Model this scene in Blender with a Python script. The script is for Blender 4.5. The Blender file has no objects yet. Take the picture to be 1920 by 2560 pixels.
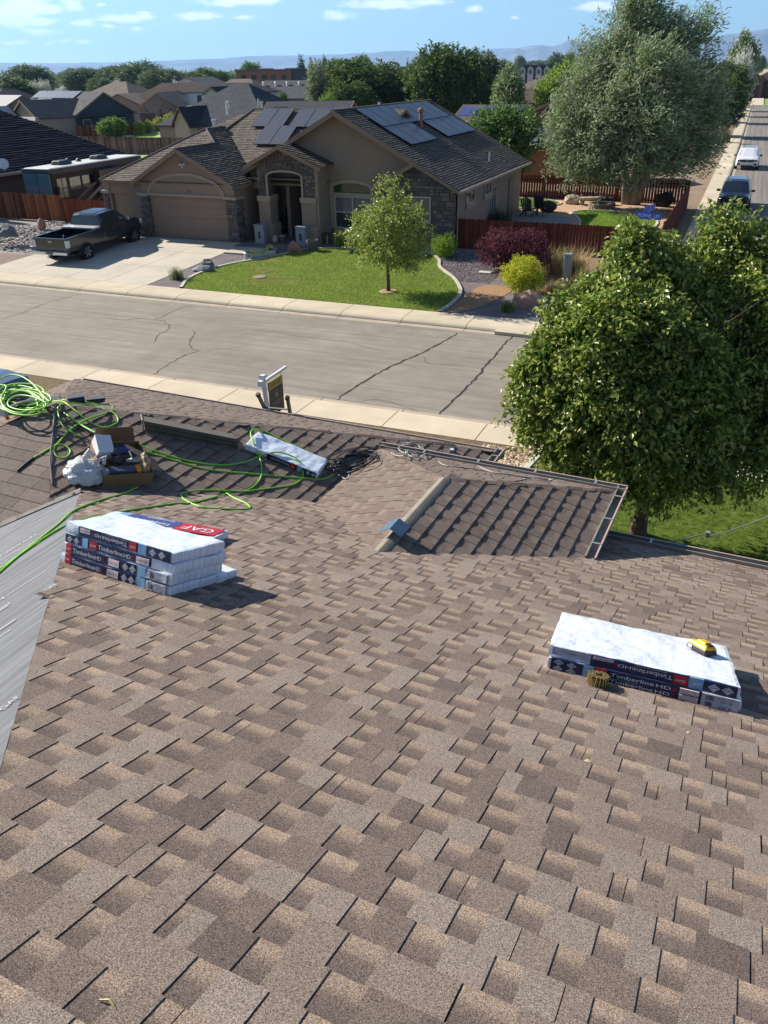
import bpy, bmesh, math, random
import numpy as np
from mathutils import Matrix, Vector, noise as mnoise
R = math.radians
SC = bpy.context.scene
COL = SC.collection
# ---------------------------------------------------------------- camera
F_PX, PITCH, ROLL, YAW, CAMZ = 2011.2, 28.74, 0.926, -22.95, 8.0
a, p, r = R(YAW), R(PITCH), R(ROLL)
fw = np.array([math.sin(a), math.cos(a), 0]); rt = np.array([math.cos(a), -math.sin(a), 0]); up = np.array([0, 0, 1.0])
CF = fw * math.cos(p) - up * math.sin(p); U0 = fw * math.sin(p) + up * math.cos(p)
CR = rt * math.cos(r) - U0 * math.sin(r); CU = rt * math.sin(r) + U0 * math.cos(r)
CP = np.array([0, 0, CAMZ])
cam = bpy.data.objects.new('camera', bpy.data.cameras.new('camera')); COL.objects.link(cam)
cam.matrix_world = Matrix(((CR[0], CU[0], -CF[0], 0), (CR[1], CU[1], -CF[1], 0), (CR[2], CU[2], -CF[2], CAMZ), (0, 0, 0, 1)))
cam.data.sensor_fit = 'VERTICAL'; cam.data.sensor_height = 24.0; cam.data.lens = F_PX / 2560 * 24.0
cam.data.clip_start = 0.05; cam.data.clip_end = 60000
SC.camera = cam
# ---------------------------------------------------------------- sky, sun, exposure
SUN_AZ, SUN_EL = -78.0, 30.5          # azimuth from +Y towards +X
world = bpy.data.worlds.new("World"); SC.world = world; world.use_nodes = True
wn, wl = world.node_tree.nodes, world.node_tree.links
wn.clear()
sky = wn.new('ShaderNodeTexSky'); sky.sky_type = 'NISHITA'; sky.sun_disc = False
sky.sun_elevation = R(SUN_EL); sky.sun_rotation = R(SUN_AZ); sky.altitude = 1400; sky.air_density = 1.0; sky.dust_density = 0.3; sky.ozone_density = 2.0
bg = wn.new('ShaderNodeBackground'); bg.inputs['Strength'].default_value = 0.058
wo = wn.new('ShaderNodeOutputWorld')
sun = bpy.data.lights.new('sun', 'SUN'); sun.energy = 5.0; sun.angle = R(0.53); sun.color = (1.0, 0.93, 0.82)
so = bpy.data.objects.new('sun', sun); COL.objects.link(so)
LS = Vector((math.sin(R(SUN_AZ)) * math.cos(R(SUN_EL)), math.cos(R(SUN_AZ)) * math.cos(R(SUN_EL)), math.sin(R(SUN_EL))))
so.rotation_euler = LS.to_track_quat('Z', 'Y').to_euler()
so.location = (-30, 10, 40)
SC.view_settings.view_transform = 'Standard'; SC.view_settings.look = 'None'
SC.view_settings.exposure = 1.08; SC.view_settings.gamma = 1.0; SC.view_settings.use_curve_mapping = False
SC.cycles.max_bounces = 6; SC.cycles.diffuse_bounces = 3; SC.cycles.glossy_bounces = 3; SC.cycles.transmission_bounces = 4
SC.cycles.transparent_max_bounces = 6; SC.cycles.volume_bounces = 0; SC.cycles.caustics_reflective = False; SC.cycles.caustics_refractive = False

def mathn(nt, op, a_, b_=None, c_=None):
    n = nt.nodes.new('ShaderNodeMath'); n.operation = op
    for i, q in enumerate((a_, b_, c_)):
        if q is None: continue
        if isinstance(q, (int, float)): n.inputs[i].default_value = q
        else: nt.links.new(q, n.inputs[i])
    return n.outputs[0]
# small fair-weather clouds laid over the sky by direction (azimuth, elevation)
def sky_clouds():
    nt = world.node_tree
    tc = wn.new('ShaderNodeTexCoord'); sp = wn.new('ShaderNodeSeparateXYZ'); wl.new(tc.outputs['Generated'], sp.inputs[0])
    az = mathn(nt, 'ARCTAN2', sp.outputs[0], sp.outputs[1]); el = mathn(nt, 'ARCSINE', sp.outputs[2])
    cmb = wn.new('ShaderNodeCombineXYZ'); wl.new(az, cmb.inputs[0]); wl.new(mathn(nt, 'MULTIPLY', el, 3.2), cmb.inputs[1])
    nz = wn.new('ShaderNodeTexNoise'); nz.inputs['Scale'].default_value = 34; nz.inputs['Detail'].default_value = 7; nz.inputs['Roughness'].default_value = 0.62
    wl.new(cmb.outputs[0], nz.inputs['Vector'])
    nb = wn.new('ShaderNodeTexNoise'); nb.inputs['Scale'].default_value = 4.2; nb.inputs['Detail'].default_value = 1.0
    wl.new(cmb.outputs[0], nb.inputs['Vector'])
    base = mathn(nt, 'MULTIPLY_ADD', nz.outputs[0], 1.05, -0.555)
    tot = None
    for (x, y, wx, wy, st) in CLOUDS:
        d = ray(x, y); a0 = math.atan2(d[0], d[1]); e0 = math.asin(d[2])
        dx = mathn(nt, 'MULTIPLY', mathn(nt, 'SUBTRACT', az, a0), F_PX / wx)
        dy = mathn(nt, 'MULTIPLY', mathn(nt, 'SUBTRACT', el, e0), F_PX / wy)
        q = mathn(nt, 'SQRT', mathn(nt, 'ADD', mathn(nt, 'MULTIPLY', dx, dx), mathn(nt, 'MULTIPLY', dy, dy)))
        v = mathn(nt, 'MULTIPLY', mathn(nt, 'SUBTRACT', 1.0, q), 0.42 * st)
        tot = v if tot is None else mathn(nt, 'MAXIMUM', tot, v)
    high = mathn(nt, 'MULTIPLY', mathn(nt, 'SUBTRACT', nb.outputs[0], 0.56), 1.6)      # the same fair-weather clouds over the rest of the sky
    fade = mathn(nt, 'MINIMUM', mathn(nt, 'MAXIMUM', mathn(nt, 'MULTIPLY', mathn(nt, 'SUBTRACT', el, 0.12), 6.0), 0.0), 1.0)
    tot = mathn(nt, 'MAXIMUM', tot, mathn(nt, 'SUBTRACT', mathn(nt, 'MULTIPLY', high, fade), mathn(nt, 'SUBTRACT', 0.3, mathn(nt, 'MULTIPLY', fade, 0.3))))
    m = mathn(nt, 'ADD', mathn(nt, 'ADD', tot, base), 0.0)
    rm = wn.new('ShaderNodeMapRange'); rm.interpolation_type = 'SMOOTHSTEP'
    rm.inputs['From Min'].default_value = 0.02; rm.inputs['From Max'].default_value = 0.34; wl.new(m, rm.inputs['Value'])
    mx = wn.new('ShaderNodeMix'); mx.data_type = 'RGBA'; wl.new(mathn(nt, 'MULTIPLY', rm.outputs[0], 0.88), mx.inputs[0]); 
    tint = wn.new('ShaderNodeMix'); tint.data_type = 'RGBA'; tint.blend_type = 'MULTIPLY'; tint.inputs[0].default_value = 1.0
    wl.new(sky.outputs[0], tint.inputs[6]); tint.inputs[7].default_value = (0.80, 0.95, 1.10, 1)
    wl.new(tint.outputs[2], mx.inputs[6]); mx.inputs[7].default_value = (13.0, 13.2, 13.6, 1)
    wl.new(mx.outputs[2], bg.inputs[0]); wl.new(bg.outputs[0], wo.inputs[0])
def ray(x, y):
    d = CF * F_PX + CR * (x - 960) - CU * (y - 1280); return d / np.linalg.norm(d)
CLOUDS = [(30, 20, 150, 26, 1.2), (20, 52, 120, 16, 1.1), (175, 10, 40, 18, .9), (25, 36, 90, 20, 1.2), (100, 55, 60, 13, 1.1), (135, 30, 34, 10, 1.0), (200, 57, 34, 11, 1.1), (118, 79, 55, 9, 1.1),
          (318, 46, 75, 12, 1.2), (355, 34, 22, 8, .9), (272, 65, 22, 6, .9), (346, 73, 24, 6, 1.0), (495, 41, 60, 12, 1.25), (605, 45, 40, 8, 1.0), (590, 4, 110, 14, 1.2),
          (158, 102, 22, 6, 1), (205, 104, 20, 6, 1), (52, 106, 26, 6, 1), (22, 108, 20, 5, 1), (125, 109, 18, 4, .9), (853, 39, 58, 12, 1.25), (1000, 8, 150, 14, 1.2), (1185, 21, 30, 11, 1.1),
          (1480, 19, 65, 15, 1.25), (1287, 44, 12, 4, 1), (252, 12, 14, 5, 1), (5, 130, 22, 8, 1)]
sky_clouds()

# ---------------------------------------------------------------- placing helpers (a point of the photograph onto a real plane)
def on_z(x, y, z): d = ray(x, y); t = (z - CAMZ) / d[2]; return Vector(CP + t * d)
def on_y(x, y, Y): d = ray(x, y); t = Y / d[1]; return Vector(CP + t * d)
def on_x(x, y, X): d = ray(x, y); t = X / d[0]; return Vector(CP + t * d)
def on_pl(x, y, n, k):
    n = np.array(n, float); d = ray(x, y); t = (k - n @ CP) / (n @ d); return Vector(CP + t * d)
HROT = R(-2.75)
HM = Matrix.Rotation(HROT, 4, 'Z')                      # frame of the house in front of the camera
HMi = HM.inverted()
def S(r_, g_, b_):
    def f(c): c /= 255.0; return c / 12.92 if c < .04045 else ((c + .055) / 1.055) ** 2.4
    return (f(r_) * ALB, f(g_) * ALB, f(b_) * ALB)
ALB = .76

# ---------------------------------------------------------------- materials
MATS = {}
def mat(name, col=(.5, .5, .5), rough=.7, metal=0., noise=None, bump=None, attr=False, spec=.5, trans=0., streak=None, rnd=0., coat=0., emit=None):
    """noise=(scale, lo, hi[, detail]); bump=(scale, strength, distance); streak=(vector scale xyz, lo, hi)"""
    if name in MATS: return MATS[name]
    m = bpy.data.materials.new(name); m.use_nodes = True; nt = m.node_tree; n, l = nt.nodes, nt.links
    b = n['Principled BSDF']; out = n['Material Output']
    b.inputs['Roughness'].default_value = rough; b.inputs['Metallic'].default_value = metal; b.inputs['Specular IOR Level'].default_value = spec
    if coat: b.inputs['Coat Weight'].default_value = coat; b.inputs['Coat Roughness'].default_value = .08
    geo = n.new('ShaderNodeNewGeometry')
    if attr:
        at = n.new('ShaderNodeAttribute'); at.attribute_name = 'Col'; c = at.outputs['Color']
        if col != (1, 1, 1):
            mx = n.new('ShaderNodeMix'); mx.data_type = 'RGBA'; mx.blend_type = 'MULTIPLY'; mx.inputs[0].default_value = 1
            l.new(c, mx.inputs[6]); mx.inputs[7].default_value = (*col, 1); c = mx.outputs[2]
    else:
        rgb = n.new('ShaderNodeRGB'); rgb.outputs[0].default_value = (*col, 1); c = rgb.outputs[0]
    def modulate(c, fac, lo, hi):
        mr = n.new('ShaderNodeMapRange'); mr.inputs['From Min'].default_value = .3; mr.inputs['From Max'].default_value = .7
        mr.inputs['To Min'].default_value = lo; mr.inputs['To Max'].default_value = hi; l.new(fac, mr.inputs['Value'])
        sc_ = n.new('ShaderNodeVectorMath'); sc_.operation = 'SCALE'; l.new(c, sc_.inputs[0]); l.new(mr.outputs[0], sc_.inputs['Scale']); return sc_.outputs[0]
    for nz in ([noise] if noise and not isinstance(noise, list) else (noise or [])):
        t = n.new('ShaderNodeTexNoise'); t.inputs['Scale'].default_value = nz[0]; t.inputs['Detail'].default_value = nz[3] if len(nz) > 3 else 4
        l.new(geo.outputs['Position'], t.inputs['Vector']); c = modulate(c, t.outputs[0], nz[1], nz[2])
    if streak:
        mp = n.new('ShaderNodeMapping'); mp.inputs['Scale'].default_value = streak[0]; l.new(geo.outputs['Position'], mp.inputs[0])
        t = n.new('ShaderNodeTexNoise'); t.inputs['Scale'].default_value = 1; t.inputs['Detail'].default_value = 5
        l.new(mp.outputs[0], t.inputs['Vector']); c = modulate(c, t.outputs[0], streak[1], streak[2])
    if rnd:
        oi = n.new('ShaderNodeObjectInfo'); mr = n.new('ShaderNodeMapRange'); l.new(oi.outputs['Random'], mr.inputs['Value'])
        mr.inputs['To Min'].default_value = 1 - rnd; mr.inputs['To Max'].default_value = 1 + rnd
        sc_ = n.new('ShaderNodeVectorMath'); sc_.operation = 'SCALE'; l.new(c, sc_.inputs[0]); l.new(mr.outputs[0], sc_.inputs['Scale']); c = sc_.outputs[0]
    l.new(c, b.inputs['Base Color'])
    for bp in ([bump] if bump and not isinstance(bump, list) else (bump or [])):
        t = n.new('ShaderNodeTexNoise'); t.inputs['Scale'].default_value = bp[0]; t.inputs['Detail'].default_value = 4
        l.new(geo.outputs['Position'], t.inputs['Vector'])
        bn = n.new('ShaderNodeBump'); bn.inputs['Strength'].default_value = bp[1]; bn.inputs['Distance'].default_value = bp[2]; l.new(t.outputs[0], bn.inputs['Height'])
        if b.inputs['Normal'].is_linked: l.new(b.inputs['Normal'].links[0].from_socket, bn.inputs['Normal'])
        l.new(bn.outputs[0], b.inputs['Normal'])
    if trans:
        tr = n.new('ShaderNodeBsdfTranslucent'); l.new(c, tr.inputs[0]); ms = n.new('ShaderNodeMixShader'); ms.inputs[0].default_value = trans
        l.new(b.outputs[0], ms.inputs[1]); l.new(tr.outputs[0], ms.inputs[2]); l.new(ms.outputs[0], out.inputs[0])
    MATS[name] = m; return m

# ---------------------------------------------------------------- mesh builder
class MB:
    def __init__(s): s.v = []; s.f = []; s.m = []; s.c = []; s.T = None; s.col = (1, 1, 1)
    def P(s, pt):
        pt = Vector(pt); s.v.append(tuple(s.T @ pt) if s.T is not None else tuple(pt)); s.c.append(s.col); return len(s.v) - 1
    def face(s, pts, m=0): s.f.append([s.P(q) for q in pts]); s.m.append(m)
    def box(s, x0, x1, y0, y1, z0, z1, m=0, tx=0, ty=0):
        q = [s.P(t) for t in ((x0, y0, z0), (x1, y0, z0), (x1, y1, z0), (x0, y1, z0), (x0 + tx, y0 + ty, z1), (x1 - tx, y0 + ty, z1), (x1 - tx, y1 - ty, z1), (x0 + tx, y1 - ty, z1))]
        for f in ((0, 3, 2, 1), (4, 5, 6, 7), (0, 1, 5, 4), (1, 2, 6, 5), (2, 3, 7, 6), (3, 0, 4, 7)): s.f.append([q[i] for i in f]); s.m.append(m)
        return s
    def prism(s, poly, d, m=0, mtop=None):
        """poly: 3D points ccw seen from the outside, pushed back by vector d"""
        d = Vector(d); A = [s.P(q) for q in poly]; B = [s.P(Vector(q) + d) for q in poly]; n = len(A)
        s.f.append(A); s.m.append(m if mtop is None else mtop); s.f.append(B[::-1]); s.m.append(m)
        for i in range(n): j = (i + 1) % n; s.f.append([A[j], A[i], B[i], B[j]]); s.m.append(m)
        return s
    def tube(s, pts, rad, seg=6, m=0, cap=True):
        pts = [Vector(q) for q in pts]; rr = rad if isinstance(rad, (list, tuple)) else [rad] * len(pts); rings = []
        u = None
        for i, q in enumerate(pts):
            t = (pts[min(i + 1, len(pts) - 1)] - pts[max(i - 1, 0)]).normalized()
            if u is None: u = t.orthogonal().normalized()
            u = (u - t * u.dot(t)); u = u.normalized() if u.length > 1e-5 else t.orthogonal().normalized()
            w = t.cross(u)
            rings.append([s.P(q + (u * math.cos(k * 2 * math.pi / seg) + w * math.sin(k * 2 * math.pi / seg)) * rr[i]) for k in range(seg)])
        for i in range(len(rings) - 1):
            for k in range(seg):
                j = (k + 1) % seg; s.f.append([rings[i][k], rings[i][j], rings[i + 1][j], rings[i + 1][k]]); s.m.append(m)
        if cap: s.f.append(rings[0][::-1]); s.m.append(m); s.f.append(rings[-1]); s.m.append(m)
        return s
    def lathe(s, prof, seg=20, m=0, c=(0, 0, 0), sx=1, sy=1, cap=True):
        rings = [[s.P((c[0] + sx * rr * math.cos(k * 2 * math.pi / seg), c[1] + sy * rr * math.sin(k * 2 * math.pi / seg), c[2] + z)) for k in range(seg)] for rr, z in prof]
        for i in range(len(rings) - 1):
            for k in range(seg):
                j = (k + 1) % seg; s.f.append([rings[i][k], rings[i][j], rings[i + 1][j], rings[i + 1][k]]); s.m.append(m)
        if cap and prof[0][0] > .001: s.f.append(rings[0][::-1]); s.m.append(m)
        if cap and prof[-1][0] > .001: s.f.append(rings[-1]); s.m.append(m)
        return s
    def blob(s, c, rad, seed=0, sub=2, amp=.25, fr=1.2, flat=0., m=0):
        bm = bmesh.new(); bmesh.ops.create_icosphere(bm, subdivisions=sub, radius=1)
        o = Vector((seed * 7.3, seed * 3.1, 0)); base = len(s.v)
        for v in bm.verts:
            k = 1 + amp * mnoise.noise(v.co * fr + o) * 2; q = v.co * k; q = Vector((q.x * rad[0], q.y * rad[1], q.z * rad[2]))
            if flat and q.z < -flat * rad[2]: q.z = -flat * rad[2]
            s.P(Vector(c) + q)
        for f in bm.faces: s.f.append([base + v.index for v in f.verts]); s.m.append(m)
        bm.free(); return s
    def mesh(s, name, mats, smooth=False):
        me = bpy.data.meshes.new(name); me.from_pydata(s.v, [], s.f)
        for q in (mats if isinstance(mats, (list, tuple)) else [mats]): me.materials.append(q)
        me.polygons.foreach_set('material_index', s.m)
        if any(q != (1, 1, 1) for q in s.c):
            at = me.color_attributes.new('Col', 'FLOAT_COLOR', 'POINT'); at.data.foreach_set('color', np.array([(*q, 1) for q in s.c], dtype=np.float32).ravel())
        if smooth: me.polygons.foreach_set('use_smooth', [True] * len(me.polygons))
        me.update(); return me
    def obj(s, name, mats, parent=None, smooth=False, bevel=0, weld=False, **kw):
        return link(name, s.mesh(name, mats, smooth), parent, bevel, weld, **kw)
def link(name, data, parent=None, bevel=0, weld=False, loc=None, label=None, cat=None, group=None, kind=None, mw=None):
    o = bpy.data.objects.new(name, data); COL.objects.link(o)
    if parent: o.parent = parent
    if loc is not None: o.location = loc
    if mw is not None: o.matrix_local = mw
    if label: o['label'] = label
    if cat: o['category'] = cat
    if group: o['group'] = group
    if kind: o['kind'] = kind
    if weld: w = o.modifiers.new('weld', 'WELD'); w.merge_threshold = 1e-4
    if bevel:
        b = o.modifiers.new('bevel', 'BEVEL'); b.width = bevel; b.segments = 2; b.limit_method = 'ANGLE'; b.angle_limit = R(40)
    return o
def thing(name, label, cat, loc=(0, 0, 0), rz=0, group=None, mw=None):
    o = link(name, None, loc=loc, label=label, cat=cat, group=group); o.rotation_euler = (0, 0, rz)
    if mw is not None: o.matrix_world = mw
    return o
def copy_tree(o, parent=None):
    c = o.copy(); COL.objects.link(c)
    if parent: c.parent = parent
    for ch in KIDS.get(o.name, []) or [k for k in bpy.data.objects if k.parent == o]: copy_tree(ch, c)
    return c
KIDS = {}
def text(body, size, parent, m, mw, align='CENTER', name='lettering', sx=1.0, extr=0.0):
    cu = bpy.data.curves.new(name, 'FONT'); cu.body = body; cu.size = size; cu.align_x = align; cu.align_y = 'CENTER'; cu.extrude = extr; cu.resolution_u = 3
    cu.materials.append(m); o = bpy.data.objects.new(name, cu); COL.objects.link(o); o.parent = parent
    bpy.context.view_layer.update(); me = bpy.data.meshes.new_from_object(o); me.name = name; bpy.data.objects.remove(o); bpy.data.curves.remove(cu)
    o = bpy.data.objects.new(name, me); COL.objects.link(o); o.parent = parent
    o.matrix_local = mw @ Matrix.Diagonal((sx, 1, 1, 1)); return o
def face_mw(o, ex, ey):                                  # matrix with x axis ex, y axis ey at o
    ex = Vector(ex).normalized(); ey = Vector(ey); ey = (ey - ex * ey.dot(ex)).normalized(); n = ex.cross(ey)
    return Matrix(((ex.x, ey.x, n.x, o[0]), (ex.y, ey.y, n.y, o[1]), (ex.z, ey.z, n.z, o[2]), (0, 0, 0, 1)))
def spline(pts, n=8):
    pts = [Vector(q) for q in pts]; out = []
    for i in range(len(pts) - 1):
        p0, p1, p2, p3 = pts[max(i - 1, 0)], pts[i], pts[i + 1], pts[min(i + 2, len(pts) - 1)]
        for k in range(n):
            t = k / n; out.append(.5 * ((2 * p1) + (p2 - p0) * t + (2 * p0 - 5 * p1 + 4 * p2 - p3) * t * t + (3 * p1 - p0 - 3 * p2 + p3) * t ** 3))
    out.append(pts[-1]); return out
def clip2(poly, conv):
    """clip 2D polygon by convex ccw polygon"""
    out = poly
    for i in range(len(conv)):
        ax, ay = conv[i]; bx, by = conv[(i + 1) % len(conv)]
        def sd(q): return (bx - ax) * (q[1] - ay) - (by - ay) * (q[0] - ax)
        res = []
        for j in range(len(out)):
            c, d = out[j], out[(j + 1) % len(out)]; sc_, sd_ = sd(c), sd(d)
            if sc_ >= 0: res.append(c)
            if (sc_ > 0 > sd_) or (sc_ < 0 < sd_): t = sc_ / (sc_ - sd_); res.append((c[0] + (d[0] - c[0]) * t, c[1] + (d[1] - c[1]) * t))
        out = res
        if len(out) < 3: return []
    return out
def halfplanes(hp, big=60):
    """convex polygon from half planes (a,b,c): a*x+b*y<=c, ccw"""
    poly = [(-big, -big), (big, -big), (big, big), (-big, big)]
    for a_, b_, c_ in hp:
        res = []
        for j in range(len(poly)):
            q, w = poly[j], poly[(j + 1) % len(poly)]; s0, s1 = c_ - a_ * q[0] - b_ * q[1], c_ - a_ * w[0] - b_ * w[1]
            if s0 >= 0: res.append(q)
            if (s0 > 0 > s1) or (s0 < 0 < s1): t = s0 / (s0 - s1); res.append((q[0] + (w[0] - q[0]) * t, q[1] + (w[1] - q[1]) * t))
        poly = res
    return poly
# ================================================================ ground, street, pavements
rng = np.random.default_rng(7); random.seed(5)
def struct(name, mb, m, parent=None, **kw):
    return mb.obj(name, m, parent, kind=(None if parent else 'structure'), **kw)
M_earth = mat('earth', S(150, 135, 112), .95, noise=[(.02, .75, 1.15), (2.5, .8, 1.2)], spec=.1)
M_asph = mat('asphalt', S(148, 139, 127), .9, noise=[(.35, .9, 1.1), (1.7, .92, 1.08), (90, .8, 1.2, 2)], streak=((.25, 5, 1), .84, 1.16), bump=(120, .3, .01), spec=.2)
M_asph2 = mat('asphalt_side', S(140, 132, 124), .9, noise=[(90, .8, 1.2, 2)], streak=((4, .05, 1), .72, 1.2), bump=(120, .3, .01), spec=.2)
M_conc = mat('concrete', S(212, 198, 172), .9, noise=[(1.3, .92, 1.07), (40, .93, 1.06), (.35, .93, 1.05)], bump=(60, .15, .01), spec=.2, rnd=.05)
M_conc2 = mat('concrete_drive', S(206, 196, 178), .9, noise=[(.8, .88, 1.06), (40, .93, 1.06)], bump=(60, .15, .01), spec=.2, rnd=.03)
M_gut = mat('concrete_gutter', S(190, 175, 155), .9, noise=[(2., .85, 1.07), (50, .9, 1.08)], spec=.2)
M_dark = mat('tar', S(62, 58, 56), .8, spec=.2)
M_joint = mat('joint_fill', S(110, 98, 84), .95, spec=.1)  # plain brown of the bed seen in the slab joints
g = MB(); g.face([(-9000, -600, -.6), (9000, -600, -.6), (9000, 26000, -.6), (-9000, 26000, -.6)]); struct('ground', g, M_earth)
# lots either side of the street
def yard_z(y): return .12 + (.4 - .12) * min(max((y - 28.1) / 8.4, 0), 1)
g = MB()
for i in range(12):
    y0 = 28.1 + i * .8; y1 = y0 + .8
    g.face([(-70, y0, yard_z(y0)), (-2.3, y0, yard_z(y0)), (-2.3, y1, yard_z(y1)), (-70, y1, yard_z(y1))])
g.face([(-70, 37.7, .4), (-2.3, 37.7, .14), (-2.3, 60, .14), (-70, 60, .3)])
g.face([(-160, 60, .14), (-2.3, 60, .14), (-2.3, 240, .0), (-230, 240, -.1)])
M_bed = mat('bed_gravel', S(128, 118, 118), .95, noise=[(26, .55, 1.5, 3), (1.2, .85, 1.1)], bump=(30, .8, .03), spec=.15)
struct('front_yard', g, mat('yard_dirt', S(158, 138, 116), .95, noise=[(14, .75, 1.2), (.8, .85, 1.1)], bump=(20, .6, .03), spec=.1))
g = MB(); g.face([(-40, -12, .45), (20, -12, .45), (20, 15.6, .45), (-40, 15.6, .45)]); g.face([(-40, 15.6, .45), (20, 15.6, .45), (20, 17.34, .13), (-40, 17.34, .13)])
struct('near_yard', g, mat('near_soil', S(120, 104, 80), .95, noise=[(9, .7, 1.25)], spec=.1))
g = MB(); g.face([(-160, 18.9, 0), (30, 18.9, 0), (30, 26.55, 0), (-160, 26.55, 0)]); struct('street', g, M_asph)
g = MB(); g.face([(-.75, 26.55, .0), (9.2, 26.55, .0), (9.2, 208, .0), (-.75, 208, .0)]); g.face([(-60, 208, 0), (60, 208, 0), (60, 215, 0), (-60, 215, 0)])
struct('side_street', g, M_asph2)
# cross-section of the combined gutter, rolled kerb and walk (y out from the asphalt, z)
PROF = [(0, .0), (0.02, .012), (.30, .008), (.304, -.014), (.314, -.014), (.316, .03), (.36, .085), (.46, .125), (.60, .14), (1.62, .15), (1.62, -.3), (0, -.3)]
def slab_mesh(L, seed):
    mb = MB(); g2 = .013; hw = L / 2 - g2
    for i in range(len(PROF) - 1):
        (ya, za), (yb, zb) = PROF[i], PROF[i + 1]
        mb.face([(-hw, ya, za), (hw, ya, za), (hw, yb, zb), (-hw, yb, zb)], 1 if i < 5 else 0)
    mb.face([(-hw, y, z) for y, z in PROF][::-1]); mb.face([(hw, y, z) for y, z in PROF])
    return mb.mesh('sidewalk_slab', [M_conc, M_gut])
SL = slab_mesh(2.44, 0)
def walk(name, x0, n, y, rz, step=2.44, axis='x'):
    root = link(name, None, kind='structure')
    base = MB()
    if axis == 'x':
        ya, yb = (y, y + 1.62) if rz == 0 else (y - 1.62, y)
        base.box(x0 - 1, x0 + n * step, ya + .02, yb - .02, -.3, .004)
    else: base.box(y - 1.62 + .02, y - .02, x0 - 1, x0 + n * step, -.3, .004)
    base.obj('joint_bed', M_joint, root)
    for i in range(n):
        o = link('sidewalk_slab', SL, root); 
        if axis == 'x': o.location = (x0 + i * step, y, 0); o.rotation_euler = (0, 0, rz)
        else: o.location = (y, x0 + i * step, 0); o.rotation_euler = (0, 0, R(90))
    return root
walk('sidewalk', -28.87 - 1.22 - 2.44 * 20 + 1.22, 30, 26.5, 0)
walk('sidewalk', -4.2 - 2.44 * 24 + .5, 30, 18.92, math.pi)
walk('sidewalk', 31.5, 70, -.75, 0, axis='y')
# corner apron of the far pavement and far kerb of the cross street
g = MB(); g.prism([(-7.0, 26.5, .12), (-5.2, 26.5, .10), (-2.2, 27.3, .10), (-.78, 29.0, .10), (-.78, 30.3, .14), (-2.4, 30.3, .15), (-5.6, 29.4, .15), (-6.5, 28.12, .155), (-7.0, 28.12, .155)], (0, 0, -.4)); struct('corner_apron', g, M_conc)
g = MB(); g.box(-60, 60, 215, 217, -.2, .14); g.box(-1.6, 1.2, 217.1, 262, -.2, .16); struct('cross_pavement', g, M_conc)
# tar lines and cracks, traced on the road
def crack(pts, w, name='road_crack', z0=0.):
    P_ = spline([on_z(x, y, z0) for x, y in pts], 7); mb = MB()
    rr = random.Random(len(pts)); prev = None
    for i, q in enumerate(P_):
        t = (P_[min(i + 1, len(P_) - 1)] - P_[max(i - 1, 0)]); t.z = 0; t.normalize(); nn = Vector((-t.y, t.x, 0))
        q = q + nn * rr.uniform(-.035, .035); ww = w * rr.uniform(.45, 1.1) * (1 if 2 < i < len(P_) - 3 else .45)
        cur = (q + nn * ww + Vector((0, 0, .004)), q - nn * ww + Vector((0, 0, .004)))
        if prev: mb.face([prev[1], cur[1], cur[0], prev[0]])
        prev = cur
    return mb.obj(name, M_dark, street_o)
street_o = bpy.data.objects['street']
crack([(838, 1003), (880, 972), (925, 945), (980, 915), (1030, 893), (1075, 872), (1120, 847), (1145, 832)], .045)
crack([(1093, 1045), (1120, 1012), (1160, 975), (1195, 940), (1215, 912), (1245, 880), (1262, 858), (1285, 838)], .04)
crack([(382, 940), (410, 918), (440, 900), (470, 885), (500, 877)], .02)
crack([(500, 877), (478, 870), (475, 852), (485, 838), (483, 826)], .02); crack([(385, 857), (395, 838), (415, 828), (424, 814), (405, 802), (384, 800)], .018)
crack([(384, 800), (410, 790), (440, 775), (480, 762)], .014); crack([(384, 800), (350, 796), (305, 800), (268, 793)], .014); crack([(0, 799), (60, 780), (130, 753), (200, 737)], .016)
crack([(585, 828), (640, 826), (760, 842), (880, 858), (960, 880)], .010); crack([(1060, 890), (1065, 905), (1090, 912), (1160, 914)], .010)
crack([(1121, 752), (1125, 745), (1110, 738)], .02); crack([(880, 1005), (960, 1002), (1090, 1045)], .008)
crack([(500, 877), (560, 872), (620, 866)], .008)
# driveway slabs of the house opposite
drv = link('driveway', None, kind='structure')
def dslab(x0, x1, y0, y1):
    o = MB().prism([(x0 + .012, y0, yard_z(y0) + .03), (x1 - .012, y0, yard_z(y0) + .03), (x1 - .012, y1 - .02, yard_z(y1) + .03), (x0 + .012, y1 - .02, yard_z(y1) + .03)], (0, 0, -.25)).obj('driveway_slab', M_conc2, drv)
xs = [-31.9, -29.55, -27.1, -24.97, -22.7]
for i in range(4):
    x0, x1 = xs[i], xs[i + 1]
    for y0, y1 in ((28.13, 31.0), (31.0, 33.8), (33.8, 36.45)): dslab(x0, x1, y0, y1)
MB().box(-31.88, -22.72, 28.15, 36.44, -.1, .12).obj('joint_bed', M_joint, drv)
pth = link('entry_path', None, kind='structure')
for (x0, x1) in ((-22.7, -21.6), (-21.6, -20.5)): MB().box(x0 + .01, x1 - .01, 34.15, 35.6, 0, .41).obj('path_slab', M_conc2, pth)
MB().box(-23.0, -18.6, 35.61, 41.2, 0, .44).obj('porch_slab', mat('porch_concrete', S(120, 112, 105), .85, noise=(3, .9, 1.1)), pth)
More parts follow.
